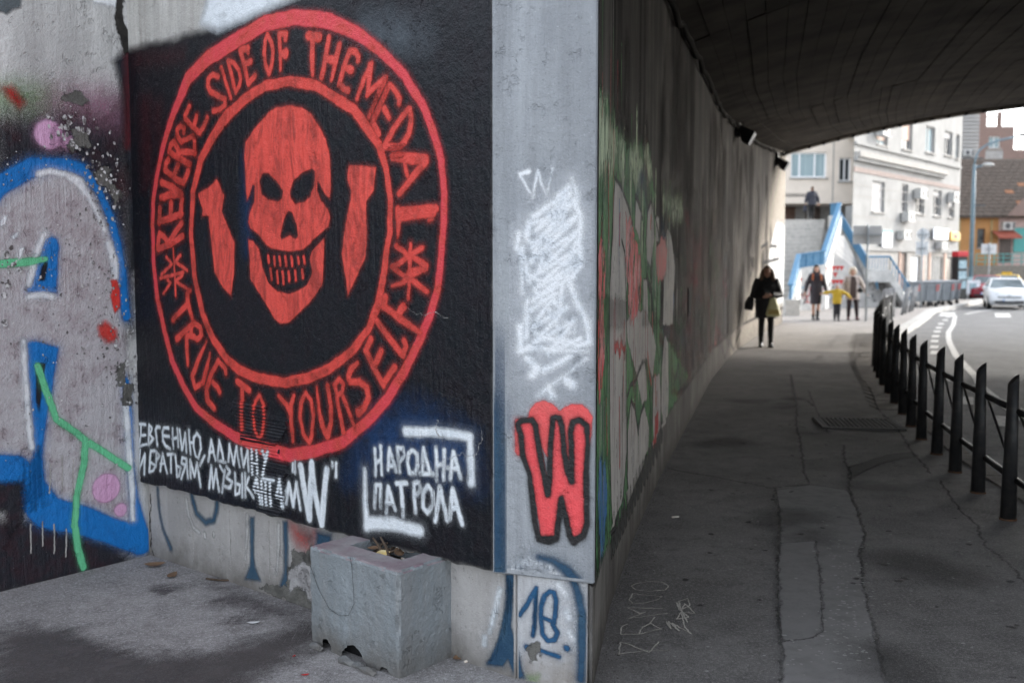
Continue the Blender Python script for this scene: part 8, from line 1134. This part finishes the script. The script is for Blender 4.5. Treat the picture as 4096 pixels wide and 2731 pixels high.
for k, (x, y) in enumerate(BO):
    b_ = empty('bollard', (x - .25, y + .15, 0)); tag(b_, f'dark kerb bollard, {ol[k]} from the waste bins', 'bollard', 'bollards along the far kerb')
    MB().tube([(0, 0, 0), (0, 0, .82)], .05, 10).build('shaft', MATS['fence_grey'], b_, smooth=True); MB().ell((0, 0, .84), (.06, .06, .05)).build('cap', MATS['fence_grey'], b_, smooth=True)

# ------------------------------------------------------------ cars
plain('car_white', (.68, .69, .70), (.66, .67, .68), .25, 2); plain('car_red', (.30, .03, .045), None, .25); plain('car_yellow', (.62, .40, .04), None, .3); plain('tyre', (.02, .02, .02), None, .8); plain('chrome', (.55, .56, .57), None, .2, metal=1)
plain('car_glass', (.05, .07, .075), (.16, .20, .21), .06, 1.5); plain('headlight', (.55, .57, .57), (.35, .36, .36), .1, 8); plain('plate', (.72, .73, .75), None, .4); plain('bumper_dark', (.03, .03, .032), None, .5); plain('car_seat', (.03, .03, .03), None, .9)
def car(name, label, loc, rz, paintm, sc=1.0, roofsign=False):
    c = empty(name, loc, rz); c.scale = (sc, sc, sc); tag(c, label, 'car')
    # stations front (y-) to rear: y, half-width low, belt z, belt half-width, roof z or None
    ST = [(-2.18, .60, .30, .62, .58), (-2.10, .76, .24, .78, .70), (-1.75, .84, .20, .84, .82), (-1.2, .86, .20, .86, .92), (-.75, .87, .20, .87, .99), (0, .87, .2, .87, 1.0), (1.0, .87, .2, .87, 1.02), (1.7, .86, .22, .85, 1.03), (2.05, .80, .3, .78, .95), (2.12, .74, .34, .70, .8)]
    v = []; f = []; n_ = 10
    for y, wl, zl, wb, zb in ST:
        half = [(0, zl), (wl * .9, zl), (wl, zl + .12), (wb + .02, (zl + zb) / 2), (wb, zb - .08), (wb * .93, zb)]
        ring = [(x, y, z) for x, z in half] + [(0, y - .0, zb + .035)] + [(-x, y, z) for x, z in half[:0:-1]]
        v += ring
    k = len(ring)
    for i in range(len(ST) - 1):
        for j in range(k): f.append((i * k + j, i * k + (j + 1) % k, (i + 1) * k + (j + 1) % k, (i + 1) * k + j))
    f += [tuple(range(k)), tuple(range(len(v) - 1, len(v) - 1 - k, -1))]
    MB().add(v, f).build('body', MATS[paintm], c, smooth=True)
    g = MB(); g.add([(-.80, -.78, .98), (.80, -.78, .98), (.62, .02, 1.40), (-.62, .02, 1.40), (-.82, 1.75, 1.02), (.82, 1.75, 1.02), (.60, 1.15, 1.40), (-.60, 1.15, 1.40)], [(0, 1, 2, 3), (4, 7, 6, 5), (1, 5, 6, 2), (0, 3, 7, 4)])
    g.build('glasshouse', MATS['car_glass'], c)
    rf = MB().add([(-.63, -.02, 1.40), (.63, -.02, 1.40), (.61, 1.18, 1.40), (-.61, 1.18, 1.40), (-.52, .12, 1.455), (.52, .12, 1.455), (.5, 1.05, 1.45), (-.5, 1.05, 1.45)], [(0, 3, 2, 1), (4, 5, 6, 7), (0, 1, 5, 4), (1, 2, 6, 5), (2, 3, 7, 6), (3, 0, 4, 7)]).build('roof', MATS[paintm], c)
    for s in (-1, 1):
        MB().tube([(s * .81, -.80, .97), (s * .63, .0, 1.41)], .035, 6).build('roof_pillar', MATS[paintm], c); MB().tube([(s * .83, 1.78, 1.0), (s * .61, 1.17, 1.41)], .05, 6).build('roof_pillar', MATS[paintm], c)
        h = MB(); h.add([(s * .45, -2.13, .60), (s * .74, -2.04, .62), (s * .80, -1.86, .74), (s * .50, -2.08, .73)], [(0, 1, 2, 3)]); h.v = [(x, y - .03, z + .01) for x, y, z in h.v]; h.build('headlight', MATS['headlight'], c)
        MB().ell((s * .97, -.62, 1.0), (.11, .06, .075)).build('mirror', MATS[paintm], c, smooth=True)
        for y in (-1.35, 1.3):
            w_ = MB().tube([(s * .70, y, .31), (s * .89, y, .31)], .31, 20).build('wheel', MATS['tyre'], c); MB().tube([(s * .88, y, .31), (s * .90, y, .31)], .19, 16).build('rim', MATS['chrome'], w_)
    MB().box(-.62, .62, -2.215, -2.17, .30, .42).build('lower_grille', MATS['bumper_dark'], c); MB().box(-.5, .5, -2.19, -2.14, .56, .61).build('grille', MATS['bumper_dark'], c)
    MB().box(-.72, .72, -2.22, -2.12, .42, .50).build('bumper_strip', MATS[paintm], c)
    p = MB().box(-.27, .27, -2.245, -2.22, .40, .51).build('number_plate', MATS['plate'], c); MB().box(-.27, -.22, -2.25, -2.2452, .40, .51).build('plate_band', MATS['sign_blue'], p)
    for dz in (0, .045): MB().add([(-.08, -2.20, .60 + dz), (0, -2.21, .65 + dz), (.08, -2.20, .60 + dz), (.08, -2.20, .62 + dz), (0, -2.21, .67 + dz), (-.08, -2.20, .62 + dz)], [(0, 1, 4, 5), (1, 2, 3, 4)]).build('badge', MATS['chrome'], c)
    MB().tube([(-.6, -.80, .995), (-.1, -.70, 1.03)], .012, 5).build('wiper', MATS['bumper_dark'], c)
    if roofsign: MB().box(-.3, .3, .4, .6, 1.46, 1.62).build('roof_sign', MATS['car_yellow'], c)
    return c
car('white_car', 'white hatchback facing the camera at right edge of the road', (21.2, 42.8, -.12), -.38, 'car_white', .88)
car('red_car', 'dark red car behind the white hatchback', (24.9, 52.3, -.12), -.45, 'car_red', .9)
car('yellow_car', 'yellow car half hidden behind the white hatchback', (28.0, 56.5, -.12), -.5, 'car_yellow', .9, True)
# ------------------------------------------------------------ people
plain('skin', (.52, .31, .23), (.45, .25, .18), .55, 8); plain('coat_black', (.012, .012, .014), (.022, .022, .025), .55, 30, [(40, .012)]); plain('coat_plum', (.028, .022, .028), (.045, .038, .045), .6, 30, [(40, .01)]); plain('coat_yellow', (.62, .42, .045), (.55, .36, .03), .6, 14, [(30, .012)])
plain('coat_beige', (.50, .44, .40), (.40, .33, .30), .8, 14, [(30, .012)]); plain('jumper_brown', (.075, .055, .055), (.11, .085, .08), .9, 60); plain('jacket_navy', (.026, .027, .040), (.04, .04, .05), .7, 12, [(30, .01)])
plain('trousers_black', (.012, .012, .013), None, .8); plain('trousers_grey', (.05, .05, .058), None, .85); plain('trousers_brown', (.045, .032, .035), None, .85); plain('boot_black', (.010, .010, .010), None, .4); plain('boot_red', (.10, .03, .03), None, .5)
plain('hair_brown', (.065, .038, .025), (.14, .085, .055), .5, 60, stretch=(1, 1, .2)); plain('hair_dark', (.02, .016, .015), None, .5); plain('hair_blonde', (.52, .42, .32), (.6, .52, .42), .6, 40); plain('hat_grey', (.36, .39, .42), None, .9); plain('bag_lime', (.66, .64, .40), (.55, .53, .28), .45, 12, [(25, .02)]); plain('bag_print', (.48, .36, .12), None, .5)
plain('strap_orange', (.42, .12, .04), None, .7); plain('lips', (.35, .10, .09), None, .5); plain('eye_dark', (.03, .02, .02), None, .3)
def remesh(o, vox=.012, it=4):
    m_ = o.modifiers.new('remesh', 'REMESH'); m_.mode = 'VOXEL'; m_.voxel_size = vox; m_.use_smooth_shade = True
    s_ = o.modifiers.new('smooth', 'SMOOTH'); s_.factor = .5; s_.iterations = it
    return o
def hand(mb, wrist, direction, side, curl=.5, sc=1.0):
    """palm with five separate bent fingers; direction = unit vector the hand points along"""
    w_ = Vector(wrist); d_ = Vector(direction).normalized(); x_ = d_.cross(Vector((0, 1, 0))); x_ = x_.normalized() if x_.length > .1 else Vector((1, 0, 0)); y_ = x_.cross(d_)
    mb.tube([w_ - d_ * .01, w_ + d_ * .04 * sc, w_ + d_ * .085 * sc], [(.022 * sc, .020 * sc), (.038 * sc, .017 * sc), (.036 * sc, .015 * sc)], 8)
    for k, L in enumerate((.072, .082, .076, .060)):
        b = w_ + d_ * .08 * sc + x_ * (k - 1.5) * .019 * sc; mid = b + d_ * L * .5 * sc; tip = mid + (d_ * (1 - curl) - y_ * curl * side) * L * .5 * sc
        mb.tube([b, mid, tip], [.0085 * sc, .008 * sc, .006 * sc], 6)
    b = w_ + d_ * .03 * sc - x_ * side * .032 * sc; mb.tube([b, b + d_ * .03 * sc - x_ * side * .022 * sc, b + d_ * .062 * sc - x_ * side * .024 * sc], [.011 * sc, .0095 * sc, .007 * sc], 6)
def person(label, loc, rz, h, J, coat, coat_len, trous, boots, hair, hairstyle, group='people'):
    """J: joints for a 1.70 m figure facing -Y: hand/elbow positions and feet; coat_len = z of hem"""
    r = empty('person', loc, rz); k = h / 1.70; r.scale = (k, k, k); tag(r, label, 'person', group)
    B = MB(); L = J['foot_l']; R = J['foot_r']; hs_ = .17
    for s, ft in ((1, L), (-1, R)):
        hip = Vector((.09 * s, 0, .88)); an = Vector((ft[0], ft[1], ft[2] + .09)); kn = (hip + an) / 2 + Vector((0, -.05 - .06 * abs(ft[1]), .02)); kn.x = (hip.x + an.x) / 2
        B.tube([hip + Vector((0, 0, .06)), hip, kn, (kn + an) / 2 + Vector((0, .015, .02)), an], [.085, .086, .058, .055, .038], 10)
        B.tube([an, Vector((ft[0], ft[1] - .02, ft[2] + .045)), Vector((ft[0] + ft[3], ft[1] - .17, ft[2] + .03))], [.042, .045, .032], 8)
    B.tube([(0, 0, .84), (0, 0, .98), (0, .0, 1.12), (0, .0, 1.28), (0, .005, 1.40), (0, .0, 1.46)], [(.155, .11), (.165, .115), (.135, .10), (.16, .115), (.165, .10), (.06, .055)], 12)
    hd = Vector(J.get('head', (0, -.01, 1.585)))
    B.tube([(0, .0, 1.42), hd + Vector((0, .01, -.09))], [.052, .048], 10); B.ell(hd, (.074, .095, .115), 14, 10); B.ell(hd + Vector((0, -.035, -.075)), (.048, .05, .045))
    B.tube([hd + Vector((0, -.088, .015)), hd + Vector((0, -.112, -.022)), hd + Vector((0, -.09, -.03))], [.010, .016, .012], 6)
    for s in (-1, 1): B.ell(hd + Vector((.076 * s, .01, -.01)), (.012, .022, .032), 8, 6)
    for s, key in ((1, 'l'), (-1, 'r')):
        sh = Vector((.165 * s, 0, 1.385)); el = Vector(J['elbow_' + key]); wr = Vector(J['wrist_' + key])
        B.tube([Vector((.08 * s, 0, 1.37)), sh, (sh + el) / 2, el, (el + wr) / 2, wr], [.06, .058, .047, .040, .037, .026], 10); hand(B, wr, J.get('hdir_' + key, wr - el), s)
    remesh(B.build('body', MATS['skin'], r, smooth=True), .011, 2)
    T = MB()
    for s, ft in ((1, L), (-1, R)):
        hip = Vector((.09 * s, 0, .88)); an = Vector((ft[0], ft[1], ft[2] + .12)); kn = (hip + an) / 2 + Vector((0, -.05 - .06 * abs(ft[1]), .02)); kn.x = (hip.x + an.x) / 2
        T.tube([hip + Vector((0, 0, .1)), hip, kn, (kn + an) / 2 + Vector((0, .015, .02)), an], [.10, .10, .070 * J.get('leg', 1), .066 * J.get('leg', 1), .052 * J.get('leg', 1)], 12)
    T.tube([(0, 0, .80), (0, 0, 1.02)], [(.165, .12), (.16, .115)], 12); remesh(T.build('trousers', MATS[trous], r, smooth=True), .013, 3)
    for s, ft in ((1, L), (-1, R)):
        b_ = MB(); b_.tube([(ft[0], ft[1], ft[2] + .22), (ft[0], ft[1], ft[2] + .10), (ft[0], ft[1] + .01, ft[2] + .05)], [.056, .052, .05], 10); b_.tube([(ft[0], ft[1] + .045, ft[2] + .05), (ft[0], ft[1] - .03, ft[2] + .052), (ft[0] + ft[3] * .7, ft[1] - .12, ft[2] + .04), (ft[0] + ft[3], ft[1] - .19, ft[2] + .03)], [.044, .050, .044, .028], 10)
        b_.box(ft[0] - .045, ft[0] + .045, ft[1] - .0, ft[1] + .055, ft[2], ft[2] + .04); remesh(b_.build('boot', MATS[boots], r, smooth=True), .011, 2)
    C_ = MB(); fl = J.get('flare', 1.0); bk_ = J.get('bulk', 1.0)
    C_.tube([(0, 0, coat_len), (0, 0, (coat_len + .95) / 2), (0, 0, .98), (0, 0, 1.12), (0, 0, 1.27), (0, .005, 1.39), (0, .005, 1.455)], [(.205 * fl, .155 * fl), (.20 * fl, .15 * fl), (.195 * bk_, .145 * bk_), (.175 * bk_, .135 * bk_), (.195 * bk_, .15 * bk_), (.19 * bk_, .13), (.085, .08)], 16)
    for s, key in ((1, 'l'), (-1, 'r')):
        sh = Vector((.175 * s, 0, 1.375)); el = Vector(J['elbow_' + key]); wr = Vector(J['wrist_' + key]); we = el + (wr - el) * .94
        C_.tube([Vector((.08 * s, 0, 1.37)), sh, (sh + el) / 2, el, (el + we) / 2, we], [.08 * bk_, .083 * bk_, .074 * bk_, .066 * bk_, .062 * bk_, .050 * bk_], 12)
    if J.get('collar'): C_.tube([(.0, .03, 1.42), (0, .02, 1.47), (0, .02, 1.50)], [(.14, .12), (.135, .115), (.11, .10)], 14)
    remesh(C_.build('coat', MATS[coat], r, smooth=True), .014, 3)
    H_ = MB(); hb = hd + Vector((0, .025, .025))
    if hairstyle == 'long':
        H_.ell(hb, (.092, .105, .115), 14, 9)
        for s in (-1, 1): H_.tube([hd + Vector((.07 * s, .02, .05)), hd + Vector((.105 * s, .0, -.06)), hd + Vector((.12 * s, -.02, -.17)), hd + Vector((.10 * s, -.06, -.25))], [.045, .052, .052, .03], 8)
        H_.tube([hd + Vector((0, .08, .0)), hd + Vector((0, .10, -.12)), hd + Vector((0, .09, -.24))], [(.08, .05), (.09, .05), (.08, .03)], 10)
    elif hairstyle == 'puffy': H_.ell(hb + Vector((0, .0, .02)), (.115, .115, .115), 14, 9); [H_.ell(hd + Vector((.085 * s, .02, -.03)), (.045, .06, .075)) for s in (-1, 1)]
    elif hairstyle == 'cap': H_.ell(hb + Vector((0, -.01, .03)), (.088, .102, .10), 14, 9); [H_.tube([hd + Vector((.07 * s, .01, .04)), hd + Vector((.085 * s, -.01, -.06)), hd + Vector((.085 * s, -.02, -.15))], [.03, .035, .02], 8) for s in (-1, 1)]
    else: H_.ell(hb + Vector((0, .01, .015)), (.081, .098, .108), 14, 9)
    ho = H_.build('hat' if hairstyle == 'beanie' else 'hair', MATS[hair], r, smooth=True)
    if hairstyle != 'short': # keep the face clear
        bm = bmesh.new(); bm.from_mesh(ho.data)
        for vv in bm.verts:
            q = vv.co - hd
            if q.y < -.02 and q.z < .045 and abs(q.x) < .062: vv.co.y = hd.y + .0
        bm.to_mesh(ho.data); bm.free()
    for s in (-1, 1): MB().ell(hd + Vector((.030 * s, -.088, .012)), (.013, .007, .008), 8, 6).build('eye', MATS['eye_dark'], r)
    MB().ell(hd + Vector((0, -.092, -.058)), (.022, .008, .007), 8, 6).build('mouth', MATS['lips'], r)
    return r
Z = lambda x, y, dx=0: (x, y, 0, dx)
w1 = person('woman in a black hooded coat looking down at her phone, lime bag on her arm', (5.29, 20.72, 0), -.18, 1.69,
    dict(foot_l=Z(.10, -.03, .02), foot_r=Z(-.09, .05, -.02), elbow_l=(.27, -.03, 1.09), wrist_l=(.07, -.25, 1.10), elbow_r=(-.27, -.02, 1.09), wrist_r=(-.06, -.25, 1.06), hdir_l=(-.8, -.4, .15), hdir_r=(.7, -.5, .2), head=(.01, -.03, 1.575), flare=1.12, bulk=1.18, collar=1, leg=.95),
    'coat_black', .62, 'trousers_black', 'boot_black', 'hair_brown', 'long')
ph = MB().box(-.035, .035, -.30, -.292, 1.09, 1.20).build('phone', MATS['booth_black']); ph.parent = w1; ph.name = 'phone'
def carry(o, p): o.parent = None; o.matrix_world = p.matrix_world if False else Matrix.LocRotScale(p.location, p.rotation_euler, p.scale); return o
carry(ph, w1); tag(ph, 'dark phone held by the woman in the black coat', 'phone')
bg = MB(); bg.tube([(.13, -.20, .66), (.13, -.20, .70), (.13, -.2, .85), (.12, -.2, 1.0), (.10, -.2, 1.10)], [(.12, .06), (.15, .075), (.115, .065), (.07, .04), (.02, .02)], 14)
bgo = bg.build('shopping_bag', MATS['bag_lime'], smooth=True); carry(bgo, w1); tag(bgo, 'lime plastic shopping bag hanging from the woman\'s arm', 'bag')
bp = MB().box(.03, .24, -.285, -.268, .70, .80).build('bag_print', MATS['bag_print'], bgo)
sb = MB(); sb.tube([(-.36, .03, .78), (-.34, .03, .92), (-.30, .03, 1.06)], [(.09, .07), (.10, .08), (.06, .04)], 12); sbo = sb.build('shoulder_bag', MATS['coat_black'], smooth=True); carry(sbo, w1); tag(sbo, 'black shoulder bag at the side of the woman in the black coat', 'bag')
w2 = person('woman in a long dark plum coat and backpack holding the child by the hand', (9.49, 31.1, 0), -.15, 1.70,
    dict(foot_l=Z(.05, -.06, .02), foot_r=Z(-.05, .10, 0), elbow_l=(.26, .0, 1.10), wrist_l=(.31, -.06, .88), elbow_r=(-.27, .02, 1.10), wrist_r=(-.33, -.03, .87), flare=.88, bulk=.98, collar=1, leg=.85),
    'coat_plum', .50, 'trousers_black', 'boot_black', 'hair_dark', 'cap')
for s in (-1, 1): MB().tube([(.10 * s, -.02, 1.47), (.125 * s, -.145, 1.36), (.13 * s, -.155, 1.24)], [.02, .028, .022], 8).build('strap', MATS['strap_orange'], w2)
bpk = MB().tube([(0, .2, 1.0), (0, .22, 1.2), (0, .18, 1.42)], [(.14, .07), (.15, .09), (.11, .05)], 12).build('backpack', MATS['strap_orange'], smooth=True); carry(bpk, w2); tag(bpk, 'orange strapped backpack on the woman in the plum coat', 'backpack')
kid = person('small child in a yellow jacket with both arms held out', (10.02, 30.7, 0), -.15, 1.12,
    dict(foot_l=Z(.08, 0, .02), foot_r=Z(-.08, .02, -.02), elbow_l=(.42, -.04, 1.26), wrist_l=(.62, -.07, 1.06), elbow_r=(-.42, -.02, 1.33), wrist_r=(-.66, -.03, 1.28), head=(0, -.01, 1.59), flare=.98, bulk=1.15, collar=1, leg=1.15),
    'coat_yellow', .80, 'trousers_grey', 'boot_black', 'hat_grey', 'beanie')
w3 = person('older blonde woman in an open beige coat beside the child', (10.62, 31.1, 0), -.15, 1.62,
    dict(foot_l=Z(.17, .02, .03), foot_r=Z(-.11, -.03, -.02), elbow_l=(.33, .02, 1.12), wrist_l=(.42, -.06, .90), elbow_r=(-.27, .0, 1.12), wrist_r=(-.30, -.12, .93), flare=1.12, bulk=1.12, leg=1.05),
    'coat_beige', .68, 'trousers_brown', 'boot_red', 'hair_blonde', 'puffy')
MB().add([(-.08, -.185, 1.42), (.05, -.185, 1.42), (.09, -.20, 1.2), (.08, -.205, .95), (.10, -.19, .72), (-.12, -.19, .72), (-.10, -.205, .95), (-.10, -.20, 1.2)], [(0, 1, 2, 7), (7, 2, 3, 6), (6, 3, 4, 5)]).build('jumper', MATS['jumper_brown'], w3)
hb_ = MB().ell((.22, -.20, .98), (.09, .05, .08)).build('handbag', MATS['boot_black'], smooth=True); carry(hb_, w3); tag(hb_, 'small black handbag on the beige coated woman', 'handbag')
m4 = person('man in a dark grey jacket seen from behind at the top of the steps', (13.55, 45.3, .178 * 21), math.pi + .1, 1.5,
    dict(foot_l=Z(.10, 0, .02), foot_r=Z(-.08, -.1, -.02), elbow_l=(.30, .0, 1.10), wrist_l=(.33, -.06, .86), elbow_r=(-.30, .03, 1.10), wrist_r=(-.34, 0, .87), flare=1.12, bulk=1.2, collar=1, leg=1.1),
    'jacket_navy', .78, 'trousers_black', 'boot_black', 'hair_brown', 'short')
tb_ = MB(); tb_.tube([(.36, -.02, .42), (.36, -.02, .62), (.35, -.02, .80)], [(.10, .08), (.11, .08), (.03, .03)], 12); tbo = tb_.build('carrier_bag', MATS['jacket_navy'], smooth=True); carry(tbo, m4); tag(tbo, 'dark blue carrier bag held by the man on the steps', 'bag')
